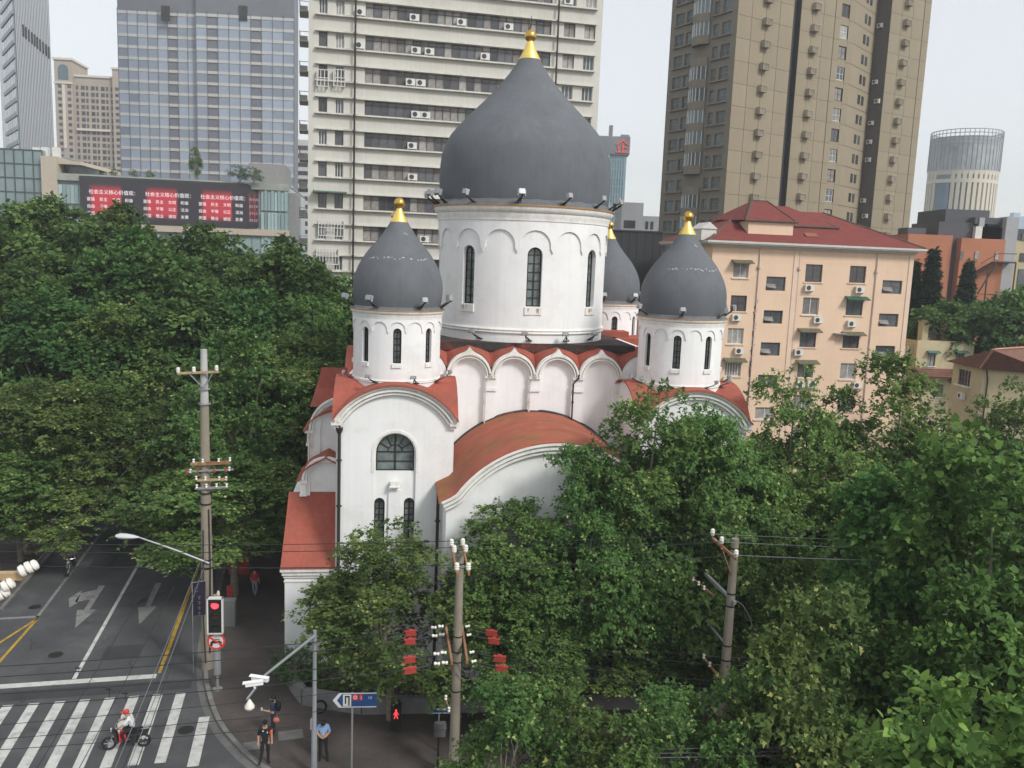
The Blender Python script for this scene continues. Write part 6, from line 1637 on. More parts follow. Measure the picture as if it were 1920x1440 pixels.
b = MB(); b.box(oh(1690, 950)[0], oh(1900, 950)[0], -.05, 10, oh(1800, 1005)[1], oh(1800, 920)[1]); b.build('dark_top', GRY, ob)
for (x0, x1, y0, y1, v) in ((1278, 1308, 1083, 1143, -.85), (1388, 1420, 1085, 1143, -.85), (1540, 1570, 1092, 1150, -.85), (1740, 1790, 950, 1000, -.1), (1725, 1800, 1100, 1160, -.05), (1700, 1800, 1220, 1390, -.05)):
    a = oh(x0, y1, v); c = oh(x1, y0, v); k = MB(); k.box(a[0], c[0], v - .06, v + .2, a[1], c[1]); k.build('window', CURT if y0 < 1100 else GLASS, ob)
for i in range(4): a = oh(1370 + 50 * i, 990, 1); k = MB(); k.box(a[0], a[0] + 2.6, .3, 1.6, zo, zo + 1.6); k.build('roof_plant_unit', ACW, ob)
st = MB(); RUST = mat('dark_stair_steel', (.075, .055, .045), .7, var=.2)
a, c = oh(1430, 1240, -2), oh(1560, 1165, -2); d_ = oh(1700, 1170, -2)
st.tube([(a[0], -2, a[1]), (c[0], -2, c[1]), (d_[0], -2, d_[1])], .12, 5); st.tube([(a[0], -2, a[1] + 1.1), (c[0], -2, c[1] + 1.1), (d_[0], -2, d_[1] + 1.1)], .05, 4); st.tube([(c[0], -2, c[1]), (a[0], -2, c[1] - 4.2), (d_[0] - 2, -2, c[1] - 4.2)], .12, 5); st.tube([(a[0] + 1, -2, a[1]), (a[0] + 1, -2, 0)], .1, 5); st.tube([(d_[0], -2, d_[1]), (d_[0], -2, 0)], .1, 5)
for i in range(9): t = i / 8; st.box(a[0] + (c[0] - a[0]) * t - .15, a[0] + (c[0] - a[0]) * t + .15, -2.2, -.8, a[1] + (c[1] - a[1]) * t - .03, a[1] + (c[1] - a[1]) * t + .03)
st.box(c[0], d_[0], -2.1, -.5, c[1] - .06, c[1]); st.build('steel_stair', RUST, ob)
# church corner planter: low wall and clipped hedge; dark railings behind the trees
pw_ = [gp(548, 1288, .12), gp(556, 1318, .12), gp(600, 1338, .12), gp(720, 1345, .12)]
pts = [Vector((-9.9, 39.2, 0)), Vector((-9.55, 36.9, 0)), Vector((-8.7, 35.6, 0)), Vector((-6.0, 35.0, 0)), Vector((12, 37.0, 0)), Vector((40, 41, 0))]
STN = mat('grey_stone_plinth', (.19, .19, .185), .85, var=.15, scale=2, bump=.2)
k = MB()
for a, b_ in zip(pts, pts[1:]):
    d = (b_ - a).normalized(); n = Vector((-d.y, d.x, 0)) * .15; L_ = (b_ - a).length
    k.hexa([a - n, b_ - n, b_ + n, a + n] and [tuple(v) for v in (a - n + Vector((0, 0, .1)), b_ - n + Vector((0, 0, .1)), b_ + n + Vector((0, 0, .1)), a + n + Vector((0, 0, .1)), a - n + Vector((0, 0, .85)), b_ - n + Vector((0, 0, .85)), b_ + n + Vector((0, 0, .85)), a + n + Vector((0, 0, .85)))])
    m = MB(); m.tube([a + Vector((0, 0, .9)), b_ + Vector((0, 0, .9))], .09, 6)
tag(k.build('boundary_wall', STN), 'low grey stone wall round the church garden corner', 'wall')
fe = thing('railing', 'dark iron railing on the stone wall in front of the church', 'railing', (0, 0, 0))
for a, b_ in zip(pts[3:], pts[4:]):
    L_ = (b_ - a).length; k = MB(); k.tube([a + Vector((0, 0, 2.1)), b_ + Vector((0, 0, 2.1))], .03, 5); k.tube([a + Vector((0, 0, 1.1)), b_ + Vector((0, 0, 1.1))], .03, 5); k.build('rail', IRON, fe)
rb = MB(); rb.tube([(0, 0, .85), (0, 0, 2.25)], .014, 5); rb = rb.data('baluster', IRON)
for a, b_ in zip(pts[3:5], pts[4:]):
    n = int((b_ - a).length / .22)
    for i in range(n):
        if len([c for c in fe.children]) > 160: break
        q = a.lerp(b_, i / n); link('baluster', rb, fe, (q.x, q.y, 0))
for i, (x, y, Y, hp, lab) in enumerate(((565, 1215, 37.2, 42, 'dense dark shrub at the church corner below the porch'), (625, 1240, 36.6, 46, 'dark shrub behind the blue direction sign'), (535, 1260, 38.2, 30, 'small dark shrub at the end of the stone wall'))):
    tree('sa', x, y, Y, hp, lab, name='shrub', cat='shrub', group='shrubs in the church garden')
# ================================================================ poles, wires, signs
CONC = mat('tan_concrete_pole', (0.27, 0.235, 0.185), .9, var=.14, scale=2, bump=.25, bscale=20, col2=(.19, .17, .14), c2amt=.6, c2scale=1.0, streak=.12)
CONCW = mat('pale_painted_pole', (0.44, 0.44, 0.42), .85, var=.1, scale=2, streak=.15)
RUSTY = mat('rusty_angle_iron', (.26, .12, .06), .85, var=.35, scale=6, col2=(.36, .29, .20), c2amt=.8, c2scale=5)
WOODA = mat('pale_timber_arm', (.42, .30, .17), .8, var=.2, scale=4)
PORC = mat('white_porcelain', (.74, .72, .66), .25, var=.06, scale=6, spec=.5)
WIREM = mat('black_wire', (.022, .023, .025), .6, var=.1)
WIREG = mat('grey_wire', (.16, .165, .17), .5, var=.1)
REDP = mat('red_plastic_cover', (.36, .055, .042), .5, var=.12, scale=8)
def lathe_data(name, prof, n, m): b = MB(); b.lathe(prof, n); return b.data(name, m, True)
INS = lathe_data('insulator', [(.02, -.10), (.05, -.08), (.085, -.02), (.085, .02), (.06, .035), (.088, .06), (.088, .09), (.06, .105), (.08, .13), (.075, .17), (.045, .20), (.001, .205)], 12, PORC)
SPOOL = lathe_data('insulator', [(.001, -.09), (.05, -.09), (.062, -.05), (.035, -.01), (.035, .01), (.062, .05), (.05, .09), (.001, .09)], 10, PORC)
def place(name, me, parent, p, s=1.0, rot=None):
    o = link(name, me, parent, p); o.scale = (s, s, s)
    if rot: o.rotation_euler = rot
    return o
def beam(a, b, w_, h, name, m, parent):
    a, b = Vector(a), Vector(b); d = (b - a); L_ = d.length; k = MB(); k.box(0, L_, -w_ / 2, w_ / 2, -h / 2, h / 2)
    o = link(name, k.data(name, m), parent, a); o.rotation_euler = d.to_track_quat('X', 'Z').to_euler(); return o
def cable(pts, r, label, m=WIREM, sag=0.0, name='overhead_wire', group='overhead wires', sleeve=None):
    P = [Vector(p) for p in pts]; out = []
    for a, b in zip(P, P[1:]):
        n = 10
        for i in range(n): t = i / n; q = a.lerp(b, t); q.z -= sag * 4 * t * (1 - t); out.append(q)
    out.append(P[-1]); k = MB(); k.tube(out, r, 5)
    if sleeve: k.tube([sleeve[0].lerp(sleeve[1], .25), sleeve[0].lerp(sleeve[1], .75)], r * 2.6, 6)
    return tag(k.build(name, m), label, 'wire', group)
# ---- middle pole
mt_ = at(863, 1040, 30.2); mp_ = thing('utility_pole', 'middle concrete utility pole with white insulators in front of the church trees', 'utility pole', (mt_.x, mt_.y, 0)); mo = Vector((mt_.x, mt_.y, 0))
k = MB(); k.tube([(0, 0, 0), (0, 0, mt_.z)], [.21, .135], 14); k.build('shaft', CONC, mp_, True)
zi = mt_.z + .02
def L3(p): return p - mo
top_ins = [[gp(*q, zi + .3) for q in ((846.7, 1017), (851.8, 1029), (856.7, 1062))], [gp(*q, zi + .3) for q in ((867.8, 1016), (873.3, 1028), (878.4, 1062))]]
for row in top_ins:
    a, b = row[0] - Vector((0, 0, .16)), row[2] - Vector((0, 0, .16)); d = (b - a) * .12
    beam(L3(a - d), L3(b + d), .07, .10, 'crossarm', RUSTY, mp_)
    for q in row: place('insulator', INS, mp_, L3(q - Vector((0, 0, .08))), 1.05)
zl_ = at(856, 1205, 30.2).z
Zm = lambda x, y: (730 + x / 4.5, 960 + y / 4.5)
lo_l = [((375, 975), (435, 965)), ((383, 1045), (443, 1035)), ((398, 1197), (458, 1187)), ((402, 1280), (468, 1272))]
lo_r = [(658, 965), (670, 1037), (695, 1183), (712, 1260)]
bx_l = [(770, 1186), (769, 1202), (768, 1236), (769, 1256)]; bx_r = [(922, 1186), (926, 1201), (937, 1234), (941, 1253)]
for seq, e0, e1 in ((lo_l, (478, 975), (528, 1275)), (lo_r, (612, 960), (658, 1268))):
    a, b = gp(*Zm(*e0), zl_), gp(*Zm(*e1), zl_); beam(L3(a), L3(b), .08, .13, 'crossarm', RUSTY, mp_)
for z_ in (zl_ + .25, zl_ - .35, zl_ - .75, zl_ - 1.9, mt_.z - .35):
    k = MB(); rr_ = .135 + (.21 - .135) * (1 - z_ / mt_.z); k.lathe([(rr_ + .004, 0), (rr_ + .014, 0), (rr_ + .014, .05), (rr_ + .004, .05)], 14, (0, 0, z_)); k.build('pole_band', IRON, mp_)
beam((-.32, -.05, zl_ - .1), (-.15, 0, zl_ - 1.3), .05, .05, 'brace', RUSTY, mp_)
# red covers on the wires: a moulded box with flanges and an arched top
cv = MB(); cv.box(-.19, .19, -.05, .05, -.10, .08); cv.box(-.23, .23, -.06, .06, .05, .09); cv.box(-.23, .23, -.06, .06, -.12, -.085); cv.hexa([(-.10, -.045, .09), (.10, -.045, .09), (.10, .045, .09), (-.10, .045, .09), (-.06, -.03, .14), (.06, -.03, .14), (.06, .03, .14), (-.06, .03, .14)]); cv.box(-.12, .12, -.058, .058, -.05, .03)
cv = cv.data('wire_cover', REDP)
ordn = ('top', 'second', 'third', 'bottom')
LEFT_END = [(-80, 1254), (-80, 1274), (-80, 1306), (-80, 1330)]
RINS = [(1320.5, 1230), (1332, 1246), (1357, 1278), (1371, 1295)]
RGT_END = [(2000, 1243), (2000, 1254), (2000, 1292), (2000, 1309)]
rt_ = at(1379, 1010, 31.5); zr2 = at(1360, 1260, 31.5).z
for i in range(4):
    for q in lo_l[i]: o = place('insulator', SPOOL, mp_, L3(gp(*Zm(*q), zl_)), 1.15, (0, PI / 2, 0))
    o = place('insulator', SPOOL, mp_, L3(gp(*Zm(*lo_r[i]), zl_)), 1.0, (0, PI / 2, .5))
    il = gp(*Zm(*lo_l[i][0]), zl_); ir = gp(*Zm(*lo_r[i]), zl_); bl = gp(*bx_l[i], zl_ - .1); br = gp(*bx_r[i], zl_ - .12)
    for p, side in ((bl, 'left'), (br, 'right')):
        d = (p - (il if side == 'left' else ir)); c = tag(link('wire_cover', cv, None, p, math.atan2(d.y, d.x) if side == 'right' else math.atan2(-d.y, -d.x)), f'red plastic cover on the {ordn[i]} low wire, {side} of the middle pole', 'wire cover', 'red covers on the low wires')
    cable([il, bl, gp(*LEFT_END[i], zl_ - .3)], .017, f'{ordn[i]} low wire running left from the middle pole over the road', sag=.12, sleeve=(il, bl))
    cable([ir, br, gp(*RINS[i], zr2 + .05)], .014, f'{ordn[i]} low wire between the middle and right poles', sag=.05, sleeve=(ir, br))
    cable([gp(*RINS[i], zr2 + .05), gp(*RGT_END[i], zr2 + .2)], .012, f'{ordn[i]} low wire running right from the right pole', WIREG, sag=.1)
# insulators low on the middle pole, loose cable loops
for x, y in ((830, 880), (855, 975)): place('insulator', SPOOL, mp_, L3(gp(640 + x / 4.234, 1100 + y / 4.234, zl_ - 1.6)), .9)
beam(L3(gp(836, 1310, zl_ - 1.7)), L3(gp(842, 1330, zl_ - 1.7)), .04, .04, 'small_arm', RUSTY, mp_)
def loop(a, b, dip, name='cable_loop', parent=None, m=WIREG, r=.012):
    a, b = Vector(a), Vector(b); k = MB(); k.tube([a.lerp(b, t) - Vector((0, 0, dip * 4 * t * (1 - t))) for t in [i / 10 for i in range(11)]], r, 5); return k.build(name, m, parent)
loop((.05, -.2, zl_ - .7), (.9, -.1, zl_ - .55), .45, parent=mp_); loop((-.1, -.22, zl_ - .95), (1.0, -.1, zl_ - .8), .5, parent=mp_)
k = MB(); k.tube([(.17, -.05, zl_ - .5), (.2, -.06, zl_ - 1.5), (.21, -.06, .3)], .018, 5); k.build('riser_cable', WIREM, mp_)
# top wires
names3 = ('rear', 'middle', 'front')
le3 = [(-60, 1017), (-60, 1033), (-60, 1058)]; RI3 = [(1336, 1001), (1353, 1016), (1380, 1041)]; re3 = [(1990, 1017), (1990, 1031), (1990, 1052)]
zR = rt_.z + .05
for i in range(3):
    a, b = top_ins[0][i] + Vector((0, 0, .05)), top_ins[1][i] + Vector((0, 0, .05))
    cable([gp(*le3[i], zi + .2), a, b, gp(*RI3[i], zR + .2)], .014, f'{names3[i]} high wire over the middle pole top', sag=.12)
    cable([gp(*RI3[i], zR + .2), gp(*re3[i], zR + .3)], .012, f'{names3[i]} high wire right of the right pole', WIREG, sag=.1)
    if i < 2:
        q = gp(800, (1015, 1027)[i], zi + .28); k = MB(); k.tube([q - Vector((.12, 0, 0)), q - Vector((.05, 0, 0)), q + Vector((.05, 0, 0)), q + Vector((.12, 0, 0))], [.015, .055, .055, .015], 7); tag(k.build('wire_clamp', WIREM), ('dark clamp on the rear high wire left of the middle pole', 'dark clamp on the middle high wire left of the middle pole')[i], 'wire clamp')
# ---- right pole
rp_ = thing('utility_pole', 'right concrete utility pole leaning over the dark trees', 'utility pole', (rt_.x, rt_.y, 0)); ro3 = Vector((rt_.x, rt_.y, 0)); R3 = lambda p: p - ro3
k = MB(); k.tube([(0, 0, 0), (0, 0, rt_.z)], [.22, .145], 14); k.build('shaft', CONC, rp_, True)
a, b = gp(1336, 1009, zR + .02), gp(1382, 1050, zR - .1); beam(R3(a), R3(b), .07, .10, 'crossarm', RUSTY, rp_); beam(R3(gp(1353, 1028, zR)), (-.1, -.1, rt_.z - 1.4), .05, .05, 'brace', RUSTY, rp_)
for q in RI3: place('insulator', INS, rp_, R3(gp(*q, zR + .15)), 1.0)
Zr = lambda x, y: (1200 + x * .375, 960 + y * .375)
zq = at(1370, 1125, 31.5).z; beam(R3(gp(*Zr(330, 312), zq + .1)), R3(gp(*Zr(475, 455), zq)), .12, .12, 'switch_bar', STEELG, rp_); beam(R3(gp(*Zr(255, 325), zq - .1)), R3(gp(*Zr(365, 415), zq - .1)), .06, .06, 'switch_arm', RUSTY, rp_)
for t in (.1, .35, .6): q = R3(gp(*Zr(255 + 110 * t, 325 + 90 * t), zq)); place('insulator', SPOOL, rp_, q, .9)
zq2 = at(1365, 1210, 31.5).z; beam(R3(gp(*Zr(330, 545), zq2 + .1)), R3(gp(*Zr(440, 675), zq2)), .06, .06, 'switch_arm', STEELG, rp_)
a, b = gp(*Zr(318, 728), zr2), gp(*Zr(448, 895), zr2); beam(R3(a), R3(b), .06, .09, 'crossarm', RUSTY, rp_)
for x, y in ((320, 722), (350, 762), (418, 850), (452, 893)): place('insulator', SPOOL, rp_, R3(gp(*Zr(x, y), zr2 + .1)), 1.0)
zr3 = zr2 - 1.2; a, b = gp(*Zr(330, 940), zr3), gp(*Zr(390, 1020), zr3); beam(R3(a), R3(b), .05, .07, 'crossarm', RUSTY, rp_); place('insulator', SPOOL, rp_, R3(a + Vector((0, 0, .1))), 1.0)
for z_ in (rt_.z - .4, rt_.z - 2.2, rt_.z - 2.7, zq2, zr2 + .5, zr2 - .6): k = MB(); rr_ = .145 + .075 * (1 - z_ / rt_.z); k.lathe([(rr_ + .004, 0), (rr_ + .014, 0), (rr_ + .014, .06), (rr_ + .004, .06)], 14, (0, 0, z_)); k.build('pole_band', IRON, rp_)
loop((.15, -.1, zq), (.9, -.1, zq - 1.0), -.25, parent=rp_, r=.02); k = MB(); k.tube([(.9, -.1, zq - 1.0), (.75, -.12, zq2 - .6), (.6, -.15, zr2 - .3), (.3, -.2, zr3)], .05, 6); k.build('cable_riser', WIREM, rp_)
for i in range(3):
    cable([gp(1200, 1405 + i * 8, 5.5), gp(1990, 1385 + i * 8, 5.8)], .012, f'{("upper", "middle", "lower")[i]} slack cable at the bottom right', WIREG, sag=.05)
# ---- left pole with arms and the street lamp
lt_ = at(382, 655, 38.6); lp_ = thing('utility_pole', 'tall left concrete pole with pale painted top beside the road', 'utility pole', (lt_.x, lt_.y, 0)); lo3 = Vector((lt_.x, lt_.y, 0)); Lp = lambda p: p - lo3
zsw = at(387, 756, 38.6).z
k = MB(); k.tube([(0, 0, 0), (0, 0, zsw)], [.30, .19], 14); k.build('shaft', CONC, lp_, True)
k = MB(); k.tube([(0, 0, zsw), (0, 0, lt_.z)], [.185, .145], 14); k.build('painted_shaft', CONCW, lp_, True)
def lat(x, y): return Lp(at(x, y, 38.35))
def larm(x0, y0, x1, y1, ins, m, th=.09, cov=()):
    beam(lat(x0, y0), lat(x1, y1), th, th, 'crossarm', m, lp_)
    for x, y in ins: place('insulator', INS if y0 < 720 else SPOOL, lp_, lat(x, y), 1.0)
    for x, y in cov: k = MB(); k.box(-.035, .035, -.05, .05, -.12, .08); link('red_cover', k.data('red_cover', REDP), lp_, lat(x, y))
larm(332, 700, 410, 697, ((334, 697), (363.5, 696), (406, 693)), WOODA, .10)
beam(lat(355, 701), lat(381, 727), .04, .04, 'brace', STEELG, lp_); beam(lat(398, 701), lat(384, 727), .04, .04, 'brace', STEELG, lp_)
larm(358, 870, 431, 867, ((363, 864), (380, 864), (410, 863), (431, 861)), RUSTY, .14); larm(352, 884, 438, 880, ((357, 883), (430, 879)), STEELG, .07, ((351, 884), (371, 881), (402, 881), (423, 880)))
larm(370, 901, 426, 898, ((368, 896), (385, 897), (411, 897), (424, 897)), WOODA, .09); larm(366, 916, 427, 913, ((369, 912), (387, 911), (406, 910), (425, 910)), STEELG, .09)
for y in (730, 758, 925, 945, 1050, 1065): q = Lp(at(391, y, 38.6)); k = MB(); k.lathe([(.26, 0), (.275, 0), (.275, .07), (.26, .07)], 14, (0, 0, q.z)); k.build('pole_band', IRON if y > 800 else STEELG, lp_)
k = MB(); k.tube([(.2, -.2, 8), (.25, -.24, 5), (.2, -.28, 1.0)], .03, 5); k.tube([(-.05, -.27, 7), (-.1, -.28, 3), (0, -.32, .5)], .025, 5); k.build('riser_cable', WIREM, lp_)
a, b = at(392, 1056, 38.3), at(262, 1008, 38.0)
lm_ = thing('street_lamp', 'grey street lamp arm with an oval head fixed to the left pole', 'street lamp', a)
k = MB(); k.tube([(0, 0.3, 0), (0, 0, 0), (b - a) * .5 + Vector((0, 0, .04)), b - a], [.05, .05, .045, .035], 8); k.build('arm', STEELG, lm_, True)
hd = at(216, 1004, 38.0) - a; k = MB(); c = (b - a); ax = (hd - c)
k.tube([c, c + ax * .08, c + ax * .25, c + ax * .55, c + ax * .82, c + ax * .97, c + ax], [.03, .07, .14, .20, .20, .10, .01], 12); k.v = [(x, y, c.z + ax.z * .5 + (z - c.z - ax.z * .5) * .62) for x, y, z in k.v]; k.build('lamp_head', mat('pale_lamp_shell', (.52, .53, .53), .4, var=.06), lm_, True)
# wires from the near crossarm at the left edge up to the left pole
zn = at(40, 1070, 10).z
na_ = at(10, 1075, 10); nr_ = thing('near_crossarm', 'pale timber crossarm with large white insulators at the left edge', 'utility pole', (at(-170, 1080, 10).x, 10, 0)); no_ = Vector((at(-170, 1080, 10).x, 10, 0)); Nn = lambda p: p - no_
k = MB(); k.tube([(0, 0, 0), (0, 0, zn + .6)], [.2, .14], 12); k.build('shaft', CONC, nr_, True)
beam(Nn(at(-180, 1082, 9.8)), Nn(at(45, 1079, 9.8)), .10, .085, 'crossarm', WOODA, nr_); beam(Nn(at(-180, 1094, 9.9)), Nn(at(34, 1086, 9.9)), .05, .035, 'lower_arm', RUSTY, nr_)
BIGI = lathe_data('insulator', [(.001, -.10), (.04, -.10), (.085, -.07), (.09, -.02), (.05, .0), (.09, .02), (.085, .07), (.05, .09), (.001, .095)], 16, PORC)
for x, y, s in ((48, 1067, .85), (60, 1062, .75), (15, 1096, .8), (4, 1112, .85)): place('insulator', BIGI, nr_, Nn(at(x, y, 9.75)), s, (0, 1.1, .5))
for i, (q, e) in enumerate((((62, 1060), (406, 693)), ((40, 1032), (363, 696)), ((-20, 1022), (334, 697)))): cable([at(*q, 9.8 + 3 * i), at(*e, 38.35)], .006, f'{("nearest", "middle", "farthest")[i]} thin wire climbing from the left edge to the left pole top', WIREM, sag=.15)
# trolley wires along the road
for i, (p, q) in enumerate((((396, 1000), (214, 1445)), ((389, 1040), (229, 1445)), ((384, 1060), (238, 1445)), ((376, 1085), (252, 1445)), ((326, 1100), (146, 1445)), ((262, 1120), (66, 1445)))):
    cable([gp(*p, 5.6), gp(*q, 5.6)], .012, f'{("first", "second", "third", "fourth", "fifth", "sixth")[i]} trolley wire along the road, counted from the left pole', WIREG if i in (0, 2) else WIREM, sag=.05, group='trolley wires over the road')
for i, (p, q) in enumerate((((-30, 1362), (640, 1298)), ((-30, 1388), (640, 1330)), ((-30, 1408), (560, 1362)))):
    cable([gp(*p, 5.4), gp(*q, 5.5)], .010, f'{("upper", "middle", "lower")[i]} span wire across the crosswalk', sag=.03, group='span wires over the crosswalk')
for i, (x, y) in enumerate(((205, 1302), (148, 1262), (236, 1310))):
    p = gp(x, y, 5.5); k = MB(); k.tube([p + Vector((0, 0, .2)), p - Vector((0, 0, .12))], .012, 5); k.box(p.x - .12, p.x + .06, p.y - .015, p.y + .015, p.z + .16, p.z + .2); tag(k.build('wire_hanger', WIREM), ('dark wire hanger above the fifth crosswalk stripe', 'dark wire hanger above the stop line', 'dark wire hanger right of the fifth crosswalk stripe')[i], 'wire hanger')
# ---- traffic light with a no-motor-vehicle disc
tl = gp(408, 1292, .12); yawc = math.atan2(-tl.x, tl.y)
ts = thing('traffic_light', 'traffic light showing red above a round red bordered sign on a grey pole', 'traffic light', (tl.x, tl.y, .12), 0.12)
zt_ = at(407, 1120, tl.y).z; zb2 = at(407, 1187, tl.y).z; zsg = at(407, 1193, tl.y).z
k = MB(); k.tube([(0, 0, -.12), (0, 0, .65), (0, 0, .75), (0, 0, zt_)], [.06, .06, .17, .14], 12); k.build('pole', mat('grey_signal_pole', (.27, .28, .285), .5, var=.12, metal=.2), ts, True)
k = MB(); k.lathe([(.001, 0), (.22, 0), (.22, .04), (.001, .04)], 14); k.build('base_plate', STEELG, ts)
hw_, hh2 = .345, (zt_ - zb2)
z0_ = zb2 - .12 + .10
BLK = mat('black_signal_housing', (.018, .018, .018), .5, var=.1)
k = MB(); k.box(-hw_ + .05, hw_ - .05, -.34, -.14, z0_ + .05, z0_ + hh2 - .05); sh_ = k.build('housing', BLK, ts)
k = MB(); k.box(-hw_, -hw_ + .06, -.37, -.15, z0_, z0_ + hh2); k.box(hw_ - .06, hw_, -.37, -.15, z0_, z0_ + hh2); k.box(-hw_, hw_, -.37, -.15, z0_, z0_ + .06); k.box(-hw_, hw_, -.37, -.15, z0_ + hh2 - .06, z0_ + hh2); k.build('white_border', FRAMEW, sh_)
for j, (m_) in enumerate((emit('red_signal_light', (1.0, .035, .05), 2.2), mat('unlit_amber_lens', (.05, .035, .02), .3), mat('unlit_green_lens', (.02, .035, .03), .3))):
    zc = z0_ + hh2 * (.80 - .30 * j); k = MB(); k.lathe([(.001, -.02), (.13, -.02), (.17, 0)], 18); k.v = [(x, -.345 + z, zc + y) for x, y, z in k.v]; k.build('red_lens' if j == 0 else 'dark_lens', m_, ts)
    k = MB(); n = 12
    for i in range(n):
        a0, a1 = PI * (-.05 + 1.1 * i / n), PI * (-.05 + 1.1 * (i + 1) / n); r_ = .19
        k.poly([(r_ * math.cos(a0), -.34, zc + r_ * math.sin(a0)), (r_ * math.cos(a1), -.34, zc + r_ * math.sin(a1)), (r_ * math.cos(a1), -.34 - .22 * max(math.sin(a1), .1), zc + r_ * math.sin(a1)), (r_ * math.cos(a0), -.34 - .22 * max(math.sin(a0), .1), zc + r_ * math.sin(a0))])
    k.build('visor', BLK, ts)
def disc(r, y, zc, m, name, parent, r0=.001):
    k = MB(); k.lathe([(r0, 0), (r, 0)], 32); k.v = [(x, y, zc + yy) for x, yy, z in k.v]; return k.build(name, m, parent)
zc = zsg - .12 - .16; SR = mat('sign_red', (.62, .05, .035), .5, var=.05); SWh = mat('sign_white', (.60, .59, .56), .5, var=.05)
d0 = disc(.40, -.165, zc, SR, 'sign_disc', ts); disc(.31, -.170, zc, SWh, 'sign_face', d0)
k = MB()
for dx in (-.20, .20): k.box(dx - .05, dx + .05, -.178, -.172, zc - .22, zc - .10)
k.box(-.25, .25, -.178, -.172, zc - .10, zc - .02); k.box(-.19, .19, -.178, -.172, zc - .02, zc + .03); k.box(-.16, .16, -.178, -.172, zc + .07, zc + .10); k.build('vehicle_pictogram', BLK, d0)
k = MB(); k.mesh([(-.27, -.181, zc + .13), (-.22, -.181, zc + .20), (.27, -.181, zc - .13), (.22, -.181, zc - .20)], [(0, 3, 2, 1)]); k.build('diagonal_bar', SR, d0)
k = MB(); k.lathe([(.07, 0), (.07, .25), (.04, .33), (.001, .35)], 10, (.08, 0, zt_ - .15)); k.build('cap', mat('cream_cap', (.55, .48, .36), .6), ts, True)
# ---- camera pole
cpb = gp(589, 1452, .12); cp_ = thing('camera_pole', 'grey pole with a raked arm carrying two white cameras over the pavement', 'camera pole', (cpb.x, cpb.y, .12)); co_ = Vector((cpb.x, cpb.y, .12)); zt2 = at(592, 1188, cpb.y).z
k = MB(); k.tube([(0, 0, -.1), (0, 0, 1.9), (0, 0, 1.95), (0, 0, zt2)], [.12, .11, .085, .07], 10); k.box(-.14, -.05, -.1, .1, 1.9, 2.3); k.build('pole', mat('grey_painted_steel', (.24, .25, .26), .5, var=.1), cp_, True)
e1 = gp(497, 1266, zt2 + .2) - co_; e2 = gp(463, 1311, zt2 + .2) - co_
k = MB(); k.tube([(0, 0, zt2 - .2), e1, e2], [.06, .045, .035], 8); k.build('arm', mat('grey_painted_steel', (.3, .3, .3)), cp_, True)
CW = mat('white_camera_shell', (.78, .78, .76), .35, var=.03)
def camera_box(p, L_, rz, tilt, name='security_camera'):
    k = MB(); k.box(-L_ / 2, L_ / 2, -.065, .065, -.05, .06); k.box(-L_ / 2 - .08, L_ / 2, -.085, .085, .06, .085); k.box(-.03, .03, -.03, .03, -.16, -.05); o = link(name, k.data(name, CW), cp_, p); o.rotation_euler = (0, tilt, rz); return o
camera_box(gp(488, 1273, zt2 + .38) - co_, .55, -.1, .06); camera_box(gp(477, 1282, zt2 + .38) - co_, .55, .22, -.08)
dl = gp(468, 1322, zt2 + .05) - co_; k = MB(); k.lathe([(.001, -.17), (.10, -.15), (.155, -.08), (.15, -.02), (.09, .08), (.05, .15), (.03, .2)], 16, dl); k.build('dome_camera', mat('cream_dome_shell', (.70, .67, .58), .4), cp_, True)
# ---- blue direction sign
sgp = gp(659, 1450, .12); zs1, zs2 = at(660, 1326, sgp.y).z, at(660, 1299, sgp.y).z
sn = thing('direction_sign', 'blue metro direction sign with a white arrow end on a thin grey post', 'sign', (sgp.x, sgp.y, .12), 0.10); zs1 -= .12; zs2 -= .12
k = MB(); k.tube([(0, .04, -.1), (0, .04, zs2)], .04, 8); k.build('post', STEELG, sn)
SB = mat('sign_blue', (.022, .065, .19), .45, var=.06); sc_ = sgp.y / CF * 1.02; W0, W1 = (634 - 659) * sc_, (706 - 659) * sc_; wt0 = (621 - 659) * sc_; zm = (zs1 + zs2) / 2; Hs = zs2 - zs1
k = MB(); k.mesh([(wt0, -.01, zm), (W0, -.01, zs1), (W1, -.01, zs1), (W1, -.01, zs2), (W0, -.01, zs2), (wt0, .02, zm), (W0, .02, zs1), (W1, .02, zs1), (W1, .02, zs2), (W0, .02, zs2)], [(0, 1, 2, 3, 4), (9, 8, 7, 6, 5), (0, 5, 6, 1), (1, 6, 7, 2), (2, 7, 8, 3), (3, 8, 9, 4), (4, 9, 5, 0)]); pn = k.build('panel', SB, sn)
k = MB(); k.box(W0, W1, -.02, -.012, zs2 - .03, zs2); k.box(W0, W1, -.02, -.012, zs1, zs1 + .03); k.mesh([(wt0, -.018, zm), (W0 - .02, -.018, zs1), (W0 + .12, -.018, zs1), (wt0 + .16, -.018, zm), (W0 + .12, -.018, zs2), (W0 - .02, -.018, zs2)], [(0, 1, 2, 3), (0, 3, 4, 5)])
xa, xb2 = (641 - 659) * sc_, (657 - 659) * sc_; k.box(xa, xb2, -.018, -.013, zs1 + .05, zs2 - .06); k.build('white_border', SWh, pn)
k = MB(); xm_ = (xa + xb2) / 2; k.box(xb2 - .11, xb2 - .06, -.026, -.02, zs1 + .08, zs2 - .17); k.box(xa + .07, xa + .12, -.026, -.02, zs1 + .16, zs2 - .17); k.box(xa + .07, xb2 - .06, -.026, -.02, zs2 - .17, zs2 - .11); k.build('turn_arrow', BLK, pn)
